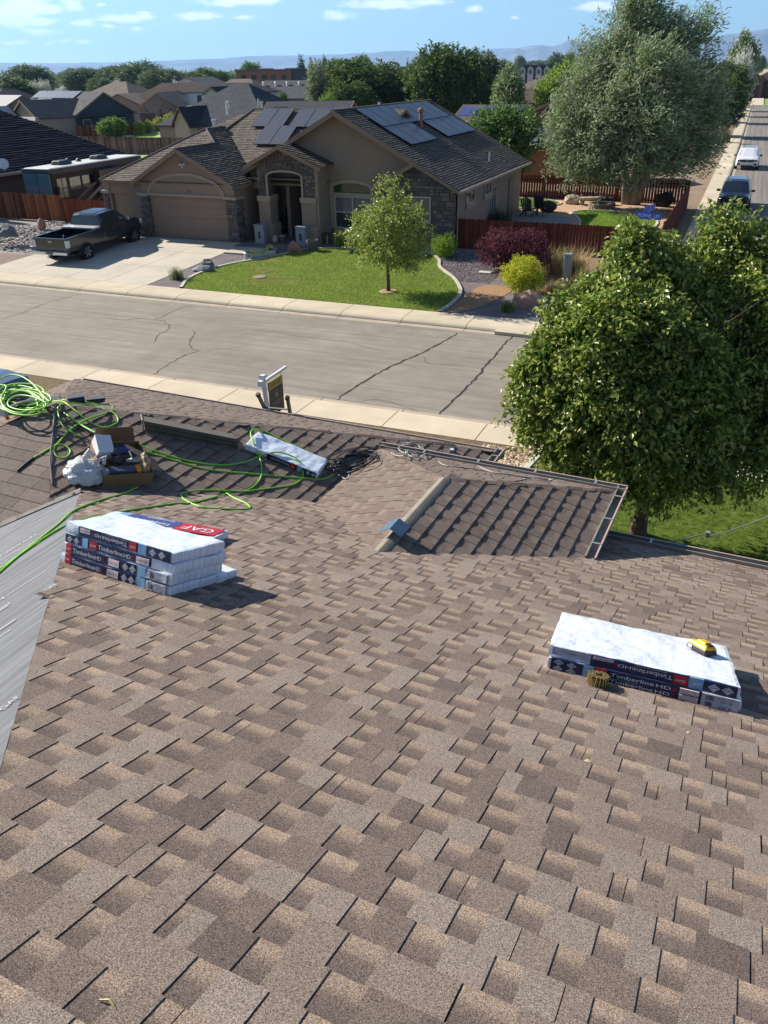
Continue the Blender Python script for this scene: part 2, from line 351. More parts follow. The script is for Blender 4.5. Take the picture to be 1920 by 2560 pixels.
# beds, lawns and edging: outlines lie on the yard
def sheet(name, pts, dz, m, zf=yard_z, kind='structure', parent=None):
    bm = bmesh.new(); vs = [bm.verts.new((x, y, 0)) for x, y in pts]; f = bm.faces.new(vs); bmesh.ops.triangulate(bm, faces=[f])
    bmesh.ops.subdivide_edges(bm, edges=bm.edges, cuts=3, use_grid_fill=True); 
    for v in bm.verts: v.co.z = zf(v.co.y) + dz
    if sum((pts[i][0] * pts[(i + 1) % len(pts)][1] - pts[(i + 1) % len(pts)][0] * pts[i][1]) for i in range(len(pts))) < 0: bmesh.ops.reverse_faces(bm, faces=bm.faces)
    me = bpy.data.meshes.new(name); bm.to_mesh(me); bm.free(); me.materials.append(m)
    return link(name, me, parent, kind=kind if not parent else None)
LAWN = [(q.x, q.y) for q in spline([(-20.95, 28.12, 0), (-21.55, 29.6, 0), (-21.5, 31.3, 0), (-21.0, 32.6, 0), (-20.3, 33.6, 0), (-19.6, 35.0, 0), (-18.9, 36.1, 0), (-17.6, 36.6, 0), (-16.2, 36.5, 0), (-14.6, 36.7, 0), (-13.3, 36.9, 0), (-12.3, 35.9, 0), (-11.7, 34.4, 0), (-10.6, 32.9, 0), (-9.9, 31.6, 0), (-9.55, 30.6, 0), (-9.45, 29.4, 0), (-9.55, 28.12, 0)], 4)]
sheet('gravel_bed', [(-22.68, 28.13), (-2.6, 28.13), (-2.6, 30.2), (-3.1, 38.6), (-12.0, 38.6), (-18.6, 38.2), (-18.6, 35.58), (-20.4, 35.58), (-20.4, 34.1), (-22.68, 34.1)], .018, M_bed)
sheet('brown_mulch', [(q.x, q.y) for q in spline([(-9.3, 28.15, 0), (-9.3, 30.8, 0), (-9.0, 32.2, 0), (-7.8, 32.0, 0), (-8.0, 30.3, 0), (-8.6, 28.6, 0), (-9.3, 28.15, 0)], 3)][:-1], .030, mat('mulch', S(176, 140, 108), .95, noise=[(22, .6, 1.35, 3)], bump=(26, .8, .03), spec=.1))
sheet('tan_soil', [(-7.4, 32.0), (-6.2, 31.0), (-4.4, 31.4), (-2.7, 30.8), (-3.1, 38.4), (-6.6, 38.4), (-7.0, 35)], .034, mat('tan_soil', S(150, 128, 98), .95, noise=[(12, .7, 1.25, 3)], bump=(20, .8, .03), spec=.1))
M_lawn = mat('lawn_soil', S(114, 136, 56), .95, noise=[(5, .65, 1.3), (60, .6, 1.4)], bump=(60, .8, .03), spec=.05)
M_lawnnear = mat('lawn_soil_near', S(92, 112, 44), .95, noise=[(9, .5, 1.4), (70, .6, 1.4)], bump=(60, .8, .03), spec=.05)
sheet('front_lawn', LAWN, .040, M_lawn)
def strip(name, pts, w, h, m, zf=yard_z, parent=None, kind='structure'):
    mb = MB(); P_ = [Vector((q[0], q[1], 0)) for q in pts]; prev = None
    for i, q in enumerate(P_):
        t = (P_[min(i + 1, len(P_) - 1)] - P_[max(i - 1, 0)]).normalized(); nn = Vector((-t.y, t.x, 0)) * w / 2; z = zf(q.y)
        cur = [Vector((q.x + nn.x, q.y + nn.y, z - .05)), Vector((q.x + nn.x, q.y + nn.y, z + h)), Vector((q.x - nn.x, q.y - nn.y, z + h)), Vector((q.x - nn.x, q.y - nn.y, z - .05))]
        if prev:
            for k in range(3): mb.face([prev[k], prev[k + 1], cur[k + 1], cur[k]])
        prev = cur
    return mb.obj(name, m, parent, kind=None if parent else kind)
M_edge = mat('edging', S(205, 196, 182), .85, noise=(6, .85, 1.1))
strip('lawn_edging', LAWN, .13, .09, M_edge)
# vegetation of blades: one object that nobody could count
def blades(name, pts2, n, h, w, cols, zf, label, cat='grass', lean=.5, seed=1, patch=None):
    rg = np.random.default_rng(seed); poly = np.array(pts2); x0, y0 = poly.min(0); x1, y1 = poly.max(0); P_ = []
    while sum(len(q) for q in P_) < n:
        q = rg.uniform((x0, y0), (x1, y1), (n, 2)); ins = np.zeros(len(q), bool); j = len(poly) - 1
        for i in range(len(poly)):
            a_, b_ = poly[i], poly[j]; c_ = ((a_[1] > q[:, 1]) != (b_[1] > q[:, 1])) & (q[:, 0] < (b_[0] - a_[0]) * (q[:, 1] - a_[1]) / (b_[1] - a_[1] + 1e-12) + a_[0]); ins ^= c_; j = i
        P_.append(q[ins])
    q = np.concatenate(P_)[:n]; cs = np.array(cols)[rg.integers(0, len(cols), n)] * rg.uniform(.75, 1.25, (n, 1))
    nz = np.sin(q[:, 0] * 2.1 + np.sin(q[:, 1] * 1.7) * 2) * np.sin(q[:, 1] * 2.6 + q[:, 0] * .6); cs = cs * (1 + .13 * nz[:, None])
    hh = h * rg.uniform(.6, 1.2, n)
    if patch is not None:
        for (px_, py_, rr_, rx_) in patch:
            d = ((q[:, 0] - px_) / rx_) ** 2 + ((q[:, 1] - py_) / rr_) ** 2; k = np.clip(1.25 - d, 0, 1) * rg.uniform(.3, 1.1, n); k = np.clip(k, 0, 1)
            cs = cs * (1 - k[:, None]) + np.array(S(196, 168, 122)) * k[:, None]; hh = hh * (1 - .6 * k)
    th = rg.uniform(0, 2 * np.pi, n); z = np.array([zf(y) for y in q[:, 1]]); dx, dy = np.cos(th), np.sin(th); ln = rg.normal(0, lean, (n, 2)) * hh[:, None]
    V = np.zeros((n, 3, 3)); V[:, 0] = np.stack([q[:, 0] - dx * w / 2, q[:, 1] - dy * w / 2, z], 1); V[:, 1] = np.stack([q[:, 0] + dx * w / 2, q[:, 1] + dy * w / 2, z], 1); V[:, 2] = np.stack([q[:, 0] + ln[:, 0], q[:, 1] + ln[:, 1], z + hh], 1)
    C = np.repeat(cs, 3, 0)
    return link(name, npmesh(name, V.reshape(-1, 3), 3, C, M_leafmat['grass']), label=label, cat=cat, kind='stuff')
def npmesh(name, V, k, C, m):
    me = bpy.data.meshes.new(name); nv = len(V); nf = nv // k
    me.vertices.add(nv); me.vertices.foreach_set('co', V.astype(np.float32).ravel()); me.loops.add(nv); me.loops.foreach_set('vertex_index', np.arange(nv, dtype=np.int32))
    me.polygons.add(nf); me.polygons.foreach_set('loop_start', np.arange(0, nv, k, dtype=np.int32))
    me.materials.append(m); at = me.color_attributes.new('Col', 'FLOAT_COLOR', 'POINT'); at.data.foreach_set('color', np.concatenate([C, np.ones((nv, 1))], 1).astype(np.float32).ravel())
    me.update(calc_edges=True); return me
M_leafmat = {'grass': mat('grass_blades', (1, 1, 1), .6, attr=True, trans=.35, spec=.25), 'leaf': mat('leaves', (1, 1, 1), .40, attr=True, trans=.36, spec=.55), 'matte': mat('leaves_matte', (1, 1, 1), .6, attr=True, trans=.3, spec=.3)}
blades('front_lawn_grass', LAWN, 60000, .06, .016, [S(170, 188, 86), S(150, 172, 72), S(190, 202, 108), S(132, 158, 62)], lambda y: yard_z(y) + .04, 'bright green mown grass of the front lawn opposite, bare tan patches at its left', patch=[(-18.9, 31.7, .7, 1.0), (-18.0, 29.9, .6, 1.1), (-19.6, 33.4, .5, 1.0), (-18.4, 30.9, .4, .7), (-17.0, 30.4, .5, .8)])
# near lawn on the right, below the roof
NL = [(-3.15, 17.25), (-2.9, 15.0), (-2.3, 12.0), (-1.4, 9.0), (9, 8.6), (9, 17.25)]
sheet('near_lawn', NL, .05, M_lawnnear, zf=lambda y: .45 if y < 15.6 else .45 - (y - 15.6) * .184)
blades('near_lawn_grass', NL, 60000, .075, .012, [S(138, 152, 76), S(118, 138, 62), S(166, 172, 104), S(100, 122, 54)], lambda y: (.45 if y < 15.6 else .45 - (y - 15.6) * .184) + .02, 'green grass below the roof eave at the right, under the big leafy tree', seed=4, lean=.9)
# ================================================================ the roof in the foreground
US, VS, ZS = -5.52, 4.544, 4.764
PLN = {'P0': (0, -.36, 6.4), 'U': (.382, 0, 4.817 + .382 * 5.029), 'R': (-.35, 0, ZS - .35 * 5.52), 'Lp': (0, .295, ZS - .295 * VS)}
UA, VA, ZA = -6.36, 5.54, 5.058
PLN['F'] = (0, -.377, ZA + .377 * VA); PLN['G'] = (.385, 0, ZA + .385 * 6.36)
PLN['AR'] = (-.36, 0, 4.629 - .36 * 2.42); PLN['AL'] = (.36, 0, 4.629 + .36 * 2.42); PLN['F2'] = (0, -.36, 4.629 + .36 * 6.36)
def hz(k, u, v): a_, b_, c_ = PLN[k]; return a_ * u + b_ * v + c_
def below(k, j): a_, b_, c_ = PLN[k]; d, e, f = PLN[j]; return (a_ - d, b_ - e, f - c_)     # half plane where k <= j
def roof_h(u, v):
    m = min(hz('P0', u, v), hz('U', u, v)) if v < 7.5 else -9
    if u < -2.73 and v < 8.9 and u > -9.7: m = max(m, min(hz(k, u, v) for k in ('R', 'Lp', 'F', 'G')))
    if -3.9 < u < -1.05 and v < 7.73: m = max(m, min(hz(k, u, v) for k in ('AL', 'AR', 'F2')))
    return m
HMi3 = np.array(HMi.to_3x3())
def on_roof(x, y, h=0.):
    """first point of the foreground roof hit by this view ray (world coordinates), lifted by h"""
    d = HMi3 @ ray(x, y); t = 1.2
    while t < 16:
        q = CP + d * t
        if q[2] < roof_h(q[0], q[1]) + h:
            lo, hi = t - .02, t
            for _ in range(12):
                mid = (lo + hi) / 2; q = CP + d * mid
                if q[2] < roof_h(q[0], q[1]) + h: hi = mid
                else: lo = mid
            return HM @ Vector(CP + d * hi)
        t += .02
    return None
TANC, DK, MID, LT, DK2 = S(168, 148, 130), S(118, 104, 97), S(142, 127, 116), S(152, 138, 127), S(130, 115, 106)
M_shin = mat('shingle_granules', (1, 1, 1), .92, attr=True, noise=[(230, .32, 1.72, 3), (45, .93, 1.07), (1.1, .94, 1.06)], bump=(380, 1., .004), rnd=.05, spec=.12)
M_shin_old = mat('shingle_granules_old', (.98, 1.02, 1.04), .92, attr=True, noise=[(330, .4, 1.6, 2), (25, .85, 1.12)], bump=(420, .6, .004), rnd=.05, spec=.12)
M_edgeblk = mat('asphalt_edge', S(32, 28, 30), .9)
EXPO = .143
def shingle_meshdata(rg, old=False, L=1.0, flat_=0.):
    """one laminated shingle: thin lower layer with raised tabs; x along the course, y up the slope, butt at y=0"""
    mb = MB(); top = .012 if not old else .006
    def zt(y, base): return base * (1 - y / .178) * (1 if not flat_ else 1.7)
    def pr(x0, x1, z0, z1, rows, cols, tp=0.):
        zl = [zt(y, z1) + tp for y in rows]
        for i in range(len(rows) - 1):
            n0 = len(mb.v)
            for (x, y, z, c) in ((x0, rows[i], zl[i], cols[i]), (x1, rows[i], zl[i], cols[i]), (x1, rows[i + 1], zl[i + 1], cols[i + 1]), (x0, rows[i + 1], zl[i + 1], cols[i + 1])): mb.col = c; mb.P((x, y, z))
            mb.f.append([n0, n0 + 1, n0 + 2, n0 + 3]); mb.m.append(0)
        n0 = len(mb.v); mb.col = cols[0]
        ye = rows[-1]
        for q in ((x0, 0, -.004), (x1, 0, -.004), (x1, 0, zl[0]), (x0, 0, zl[0]), (x0, ye, -.004), (x1, ye, -.004), (x1, ye, zl[-1]), (x0, ye, zl[-1])): mb.P(q)
        mb.f += [[n0, n0 + 1, n0 + 2, n0 + 3], [n0 + 4, n0, n0 + 3, n0 + 7], [n0 + 1, n0 + 5, n0 + 6, n0 + 2]]; mb.m += [1, 1, 1]
    if old:
        c = tuple(np.array(DK2) * rg.uniform(.85, 1.15)); w = .305
        pr(0.002, L - .002, 0, .0055, [0, .175], [c, c])
        return mb
    gl = rg.uniform(.86, 1.08)
    tn = np.array(TANC) * (1 - flat_) + np.array(MID) * 1.04 * flat_; dk_ = np.array(DK) * (1 - flat_) + np.array(DK2) * flat_
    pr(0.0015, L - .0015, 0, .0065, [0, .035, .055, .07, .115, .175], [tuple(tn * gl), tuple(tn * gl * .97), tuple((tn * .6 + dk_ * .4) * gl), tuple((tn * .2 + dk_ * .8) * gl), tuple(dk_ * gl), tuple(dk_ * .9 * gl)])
    x = rg.uniform(-.05, .06)
    while x < L - .05:
        w = rg.choice([.09, .11, .14, .12]) * rg.uniform(.9, 1.1); x1 = min(x + w, L - .0015); xx = max(x, .0015)
        if x1 - xx > .04:
            k = rg.random(); c = LT if k < .36 else (MID if k < .72 else (DK2 if k < .94 else DK)); c = np.array(c) * rg.uniform(.95, 1.05); c = tuple(c * (1 - flat_ * .7) + (np.array(MID) * .5 + np.array(DK2) * .5) * flat_ * .7); c = tuple(np.array(c) * (1 - .12 * (flat_ > 0)))
            sh = rg.uniform(-.006, .006)
            pr(xx, x1, 0, .0065, [0, .07, .147], [c, c, c], .0032)
        x = x1 + rg.choice([.075, .095, .115, .09, .0]) * rg.uniform(.85, 1.2)
    return mb
rgs = np.random.default_rng(11)
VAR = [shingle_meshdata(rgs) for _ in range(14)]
VARF = [shingle_meshdata(rgs, flat_=.8) for _ in range(14)]  # duller bank, tabs darkened to stand in for shade on the grazing slopes
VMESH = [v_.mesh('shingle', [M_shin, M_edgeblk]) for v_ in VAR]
VARO = [shingle_meshdata(rgs, True, .305) for _ in range(6)]
VMESHO = [v_.mesh('shingle', [M_shin_old, M_edgeblk]) for v_ in VARO]
def slope_frame(k, eave_pt):
    a_, b_, c_ = PLN[k]; n = Vector((-a_, -b_, 1)).normalized(); upv = Vector((a_, b_, a_ * a_ + b_ * b_)).normalized(); ex = upv.cross(n).normalized()
    return face_mw(eave_pt, ex, upv)
house = thing('foreground_house', 'house whose brown shingle roof fills the lower half of the picture, half re-roofed', 'house', rz=HROT)
deckM = mat('roof_deck', S(96, 78, 60), .9)
def slope(k, cons, parts=True, skip=None, seed=0, old=False, dx=0., deck=True, field=None):
    hp = [below(k, j) for j in cons[0]] + cons[1]; poly = halfplanes(hp)
    pts = [Vector((u, v, hz(k, u, v))) for u, v in poly]
    a_, b_, c_ = PLN[k]; lo = min(pts, key=lambda q: q.z)
    mw = slope_frame(k, lo); inv = mw.inverted(); P2 = [(inv @ q) for q in pts]; P2 = [(q.x, q.y) for q in P2]
    A = sum(P2[i][0] * P2[(i + 1) % len(P2)][1] - P2[(i + 1) % len(P2)][0] * P2[i][1] for i in range(len(P2)))
    if A < 0: P2 = P2[::-1]
    n3 = mw.to_3x3() @ Vector((0, 0, 1))
    so_ = MB().prism([mw @ Vector((x, y, -.012)) for x, y in P2], -n3 * .13).obj('roof_slope', deckM, house)
    rg = np.random.default_rng(seed + 100); x0 = min(q[0] for q in P2); x1 = max(q[0] for q in P2); y1 = max(q[1] for q in P2)
    L = .305 if old else 1.0; bank = (VAR if field is None else VARF) if not old else VARO; bm_ = VMESH if not old else VMESHO
    kk = 0; y = -.012; m3 = mw.to_3x3()
    while y < y1 and kk < 80:
        off = (rg.uniform(0, 1) if not old else .1525 * (kk % 2)) * L + dx; x = x0 - L + off
        while x < x1:
            c = mw @ Vector((x + L / 2, y + .07, 0)); corners = [(x, y), (x + L, y), (x + L, y + .175), (x, y + .175)]
            cl = clip2(corners, P2)
            if cl and not (skip and skip(c)):
                area = abs(sum(cl[i][0] * cl[(i + 1) % len(cl)][1] - cl[(i + 1) % len(cl)][0] * cl[i][1] for i in range(len(cl)))) / 2
                vi = rg.integers(0, len(bank)); tilt = Matrix.Rotation(rg.uniform(-.002, .002), 4, 'Z')
                loc = Matrix.Translation((x, y + rg.uniform(-.002, .002), 0)) @ tilt
                if area > .998 * L * .163 or (y < 0 and area > .9 * L * .163):
                    if parts:
                        o = link('shingle', bm_[vi], so_, mw=mw @ loc)
                    else: merge_into(field, bank[vi], mw @ loc, None)
                else:
                    tmp = MB(); merge_into(tmp, bank[vi], loc, P2)
                    if tmp.f:
                        if parts and area > .02:
                            tmp.T = None; me = tmp.mesh('shingle', [M_shin if not old else M_shin_old, M_edgeblk]); link('shingle', me, so_, mw=mw)
                        else:
                            merge_into(field if field is not None else EDGEF, tmp, mw, None)
            x += L
        y += EXPO; kk += 1
    return so_, mw, P2
def merge_into(dst, src, M4, P2):
    """append src geometry transformed by M4; clip by convex polygon P2 (in the xy plane) when given"""
    if P2 is None:
        b0 = len(dst.v); dst.v += [tuple(M4 @ Vector(q)) for q in src.v]; dst.c += src.c; dst.f += [[i + b0 for i in f] for f in src.f]; dst.m += src.m; return
    for f, m_ in zip(src.f, src.m):
        q = [M4 @ Vector(src.v[i]) for i in f]; cc = [src.c[i] for i in f]
        poly = [(v.x, v.y, v.z, *c) for v, c in zip(q, cc)]
        for i in range(len(P2)):
            ax, ay = P2[i]; bx, by = P2[(i + 1) % len(P2)]; res = []
            sd = [(bx - ax) * (w[1] - ay) - (by - ay) * (w[0] - ax) for w in poly]
            for j in range(len(poly)):
                s0, s1 = sd[j], sd[(j + 1) % len(poly)]
                if s0 >= 0: res.append(poly[j])
                if (s0 > 0 > s1) or (s0 < 0 < s1): t = s0 / (s0 - s1); res.append(tuple(poly[j][k] + (poly[(j + 1) % len(poly)][k] - poly[j][k]) * t for k in range(6)))
            poly = res
            if len(poly) < 3: break
        if len(poly) < 3: continue
        b0 = len(dst.v)
        for w in poly: dst.v.append(w[:3]); dst.c.append(tuple(w[3:]))
        dst.f.append(list(range(b0, b0 + len(poly)))); dst.m.append(m_)
EDGEF = MB(); FIELD = MB(); OLDF = MB()
def hid(k):
    def f(c):
        for j in ((-.5, 0), (.5, 0), (0, 0)):
            if roof_h(c.x + j[0], c.y) < hz(k, c.x + j[0], c.y) + .02: return False
        return True
    return f
# u right, v towards the street
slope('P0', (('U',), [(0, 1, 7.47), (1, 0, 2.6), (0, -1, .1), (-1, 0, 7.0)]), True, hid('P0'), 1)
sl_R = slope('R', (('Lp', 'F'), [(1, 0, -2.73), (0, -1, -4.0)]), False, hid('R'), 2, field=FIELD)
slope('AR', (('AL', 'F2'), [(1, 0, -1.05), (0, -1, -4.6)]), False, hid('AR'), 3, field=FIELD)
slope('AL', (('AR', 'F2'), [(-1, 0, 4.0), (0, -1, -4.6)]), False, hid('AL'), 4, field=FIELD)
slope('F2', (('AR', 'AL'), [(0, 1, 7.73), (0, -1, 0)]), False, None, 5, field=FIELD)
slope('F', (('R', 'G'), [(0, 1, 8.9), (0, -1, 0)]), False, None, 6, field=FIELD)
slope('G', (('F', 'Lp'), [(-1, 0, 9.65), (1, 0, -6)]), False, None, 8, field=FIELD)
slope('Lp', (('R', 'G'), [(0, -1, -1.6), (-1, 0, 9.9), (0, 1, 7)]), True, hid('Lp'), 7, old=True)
M_fieldm = [M_shin, M_edgeblk]
o = FIELD.obj('shingle_field', M_fieldm, house); o['kind'] = 'stuff'
o = EDGEF.obj('shingle_edges', M_fieldm, house); o['kind'] = 'stuff'
# slope stripped to grey underlayment, with printed lines along the roll
uh = halfplanes([below('U', 'P0'), (0, -1, .5), (-1, 0, 10.5), (0, 1, 8.)])
M_under = mat('underlayment', S(108, 110, 114), .85, noise=[(1.2, .92, 1.08), (9, .95, 1.05)], streak=((26, .7, 1), .78, 1.32), bump=[(14, .25, .02), (200, .2, .003)], spec=.3)
und = MB(); nU = Vector((-.382, 0, 1)).normalized()
lapw = .92; u0 = -10.5
k = 0
while u0 < -1.0:
    pl = clip2([(u0, -.5), (u0 + lapw + .06, -.5), (u0 + lapw + .06, 8), (u0, 8)], uh)
    if pl:
        P3 = [Vector((u, v, hz('U', u, v))) + nU * (.002 + .003 * (u0 + lapw + .06 - u)) for u, v in pl]
        und.prism(P3, -nU * .02)
    u0 += lapw; k += 1
und.obj('underlayment', M_under, house)
MB().prism([Vector((u, v, hz('U', u, v))) - nU * .02 for u, v in uh], -nU * .13).obj('roof_deck', deckM, house)
M_prn = mat('print_pale', S(176, 178, 180), .85); M_prb = mat('print_blue', S(120, 150, 190), .8)
def utext(body, size, u, v, m=M_prn):
    o_ = Vector((u, v, hz('U', u, v))) + nU * .0085
    text(body, size, house, m, face_mw(o_, Vector((0, 1, 0)), Vector((-1, 0, -.382))), name='printed_word')
for v_ in (1.2, 2.25, 3.3):
    utext('TIGERPAW', .085, -2.75 - (v_ - 1.2) * .9, v_ + .1); utext('PROTECTION', .035, -2.58 - (v_ - 1.2) * .9, v_ + .1); utext('GAF', .05, -2.4 - (v_ - 1.2) * .9, v_ + .35)
for i in range(40):
    v_ = rgs.uniform(.6, 4.0); u_ = -5.03 + (4.396 - v_) * .943 - rgs.uniform(.03, 1.6)
    L_ = rgs.uniform(.15, .7); w_ = rgs.uniform(.002, .006); q = MB()
    q.face([Vector((u_ + sx * w_ + t * .02, v_ + t * L_, hz('U', u_ + sx * w_ + t * .02, v_ + t * L_))) + nU * .0088 for sx, t in ((-1, 0), (1, 0), (1, 1), (-1, 1))]); 
    if max(p_[1] for p_ in q.v) + (q.v[0][0] + 5.03) / .943 < 4.33: q.obj('scuff_line', M_prn, house)
# hip and ridge caps, valley strips
M_cap = mat('ridge_vent_roll', S(150, 142, 128), .9, noise=[(330, .5, 1.5, 2), (8, .85, 1.1)], bump=(420, .5, .004), spec=.15)
M_strip = mat('strip_grey', S(128, 124, 120), .85, noise=[(12, .8, 1.15), (200, .7, 1.3, 2)], spec=.2)
def ridge_roll(p0, p1, w, h, m, name, seg=8, parent=house, slope_=.36):
    p0, p1 = Vector(p0), Vector(p1); t = (p1 - p0).normalized(); s_ = t.cross(Vector((0, 0, 1))).normalized(); mb = MB(); rows = []
    for i in range(seg + 1):
        f = -1 + 2 * i / seg; zz = h + (1 - abs(f)) * slope_ * w * .0 - abs(f) * slope_ * w + h * .9 * (1 - f * f); rows.append((s_ * f * w + Vector((0, 0, zz))))
    nst = 6
    for j in range(nst):
        a0 = p0.lerp(p1, j / nst); a1 = p0.lerp(p1, (j + 1) / nst)
        for i in range(seg): mb.face([a0 + rows[i], a1 + rows[i], a1 + rows[i + 1], a0 + rows[i + 1]][::-1])
    mb.face([p0 + q for q in rows]); mb.face([p1 + q for q in rows][::-1])
    return mb.obj(name, m, parent, smooth=False)
ridge_roll((-2.42, 4.86, 4.629), (-2.42, 6.36, 4.629), .064, .010, M_cap, 'ridge_cap')
def hipcaps(p0, p1, w=.075, n=None, m=M_shin):
    p0, p1 = Vector(p0), Vector(p1); L = (p1 - p0).length; n = n or int(L / .16); t = (p1 - p0).normalized(); s_ = t.cross(Vector((0, 0, 1))).normalized(); upn = s_.cross(t)
    for i in range(n):
        a0 = p0 + t * (i * L / n); a1 = a0 + t * (L / n + .05); mb = MB(); cc = tuple(np.array((DK2, MID, DK, LT)[rgs.integers(0, 4)]) * .9); mb.col = cc
        for sg in (-1, 1):
            mb.prism([a0 + upn * .006, a1 + upn * .014, a1 + s_ * sg * w - upn * (w * .24 - .012), a0 + s_ * sg * w - upn * (w * .24 - .004)][::sg], -upn * .006)
        mb.obj('hip_cap', m, house)
hipcaps((UA, VA, ZA), (-3.2, 5.54 + 3.16 * .96, ZA - 1.11), .045, 14)
hipcaps((-2.42, 6.36, 4.629), (-1.05, 7.73, 4.14), .045); hipcaps((-2.42, 6.36, 4.629), (-3.75, 7.69, 4.15), .045)
hipcaps((UA, VA, ZA), (-9.6, 8.85, 3.8), .05, 12)
MB().tube([(US + .01, VS + .02, ZS + .012), (-5.75, 4.80, 4.865), (UA, VA, ZA + .012)], .009, 6).obj('hip_strip', M_strip, house)
# ragged edge of old shingles over the stripped slope, with a felt lap
rag = MB(); vv = [(u_, VS + (.053 + .382 * (u_ + 5.029)) / .295) for u_ in (-5.16, -5.3, -5.5, -5.75, -6.0, -6.3, -6.6, -7.0, -7.4, -7.9)]
def lpz(u, v): return max(hz('Lp', u, v), hz('U', u, v))
for i in range(len(vv) - 1):
    (u0, v0), (u1, v1) = vv[i], vv[i + 1]; dn = Vector((.55, -.8, 0)).normalized() * .0
    A_, B_ = Vector((u0, v0, lpz(u0, v0) + .02)), Vector((u1, v1, lpz(u1, v1) + .02)); w_ = rgs.uniform(.03, .08)
    o1 = Vector((w_ * .7, -w_ * .7, 0)); rag.prism([A_ - o1 * 1.3, B_ - o1 * 1.3, B_ + o1 * .5, A_ + o1 * .5], (0, 0, -.03))
rag.obj('felt_lap', M_strip, house, bevel=.004)
# eave gutters, fascia and walls of the house
M_gut2 = mat('gutter_metal', S(176, 160, 140), .45, metal=.0, spec=.5, noise=(3, .9, 1.08)); M_gin = mat('gutter_inside', S(150, 150, 142), .5, spec=.5, noise=(6, .7, 1.15)); M_pink = mat('gutter_lip', S(205, 170, 158), .4, spec=.5)
def gutter(p0, p1, out, hangers=5, name='gutter'):
    p0, p1, out = Vector(p0), Vector(p1), Vector(out).normalized(); z = Vector((0, 0, 1)); mb = MB(); prof = [(0, 0), (0, -.085), (.075, -.095), (.10, -.04), (.10, .0), (.085, .0), (.083, -.035), (.068, -.08), (.012, -.075), (.012, 0)]
    for i in range(len(prof)):
        (a_, b_), (c_, d_) = prof[i], prof[(i + 1) % len(prof)]
        mb.face([p0 + out * a_ + z * b_, p1 + out * a_ + z * b_, p1 + out * c_ + z * d_, p0 + out * c_ + z * d_], 1 if i >= 5 else (2 if i == 4 else 0))
    mb.face([p0 + out * a_ + z * b_ for a_, b_ in prof]); mb.face([p1 + out * a_ + z * b_ for a_, b_ in prof][::-1])
    o = mb.obj(name, [M_gut2, M_gin, M_pink], house)
    for i in range(hangers):
        c = p0.lerp(p1, (i + .5) / hangers); t = (p1 - p0).normalized(); h = MB(); h.prism([c + out * .002 + z * .004 - t * .01, c + out * .002 + z * .004 + t * .01, c + out * .098 + z * .004 + t * .01, c + out * .098 + z * .004 - t * .01], (0, 0, -.006)); h.obj('gutter_hanger', M_pale, o)
    return o
M_pale = mat('pale_metal', S(205, 205, 200), .35, metal=.6)
gutter((-4.2, 7.74, 4.17), (-.94, 7.74, 4.17), (0, 1, 0)); gutter((-1.04, 7.83, 4.16), (-1.04, 6.30, 4.16), (1, 0, 0), 3)
gutter((-1.8, 7.485, 3.75), (3.0, 7.485, 3.75), (0, 1, 0), 2); gutter((-9.6, 8.91, 3.785), (-2.63, 8.91, 3.785), (0, 1, 0), 0); gutter((-2.72, 9.0, 3.82), (-2.72, 7.9, 3.82), (1, 0, 0), 2)
wl_ = MB(); wl_.box(-3.6, -1.45, 4, 7.35, .4, 4.0); wl_.box(-9.3, -3.1, 1, 8.5, .4, 3.62); wl_.box(-9.3, 2.6, -3, 7.05, .4, 3.52)
wl_.obj('house_wall', mat('stucco_near', S(170, 150, 128), .9, noise=(6, .93, 1.05)), house)
# low olive-grey exhaust vent across the dark slope
mR = slope_frame('R', Vector((-2.73, 8.9, hz('R', -2.73, 8.9)))); 
def onR(u, v, h=0): return Vector((u, v, hz('R', u, v))) + Vector((.35, 0, 1)).normalized() * h
vt = thing('slope_vent', 'long low olive-grey vent box let into the dark roof slope left of the foil-wrapped bundle', 'roof vent', mw=HM)
A_, B_ = onR(-5.53, 5.86), onR(-4.76, 6.36); C_, D_ = onR(-5.74, 6.06), onR(-4.96, 6.56); upR = Vector((.1, -.12, 1)).normalized()
hv = .14; M_olive = mat('vent_olive', S(98, 102, 92), .7, noise=[(5, .8, 1.1), (60, .85, 1.1)], spec=.3)
b_ = MB(); A1, B1 = A_ + upR * hv, B_ + upR * hv
b_.face([A_, B_, B1, A1]); b_.face([A1, B1, D_ + upR * .01, C_ + upR * .01], 1); b_.face([A_, A1, C_ + upR * .01]); b_.face([B_, D_ + upR * .01, B1]); b_.obj('vent_body', [M_olive, mat('vent_top', S(92, 84, 78), .95, noise=[(330, .5, 1.5, 2), (12, .7, 1.2)])], vt)
for f in (.32, .66):
    w = MB(); e = (B_ - A_).normalized(); nn = (A1 - A_).cross(B_ - A_).normalized() * -1; nn = nn if nn.y < 0 else -nn
    w.tube([A_.lerp(A1, f) + nn * .003, B_.lerp(B1, f) + nn * .003], .003, 5); w.obj('seam', M_edgeblk, vt)
lv = MB()
for i in range(34):
    q = A_.lerp(B_, (i + .5) / 34) + nn * .004; lv.tube([q + upR * .004, q + upR * .014], .004, 4)
lv.obj('louvre_row', mat('louvre_pale', S(150, 150, 145), .6), vt)
MB().tube([A_ - e * .02, A1 - e * .01, C_ + upR * .02], .008, 5).obj('end_flange', mat('flange', S(140, 138, 132), .5, metal=.4), vt)
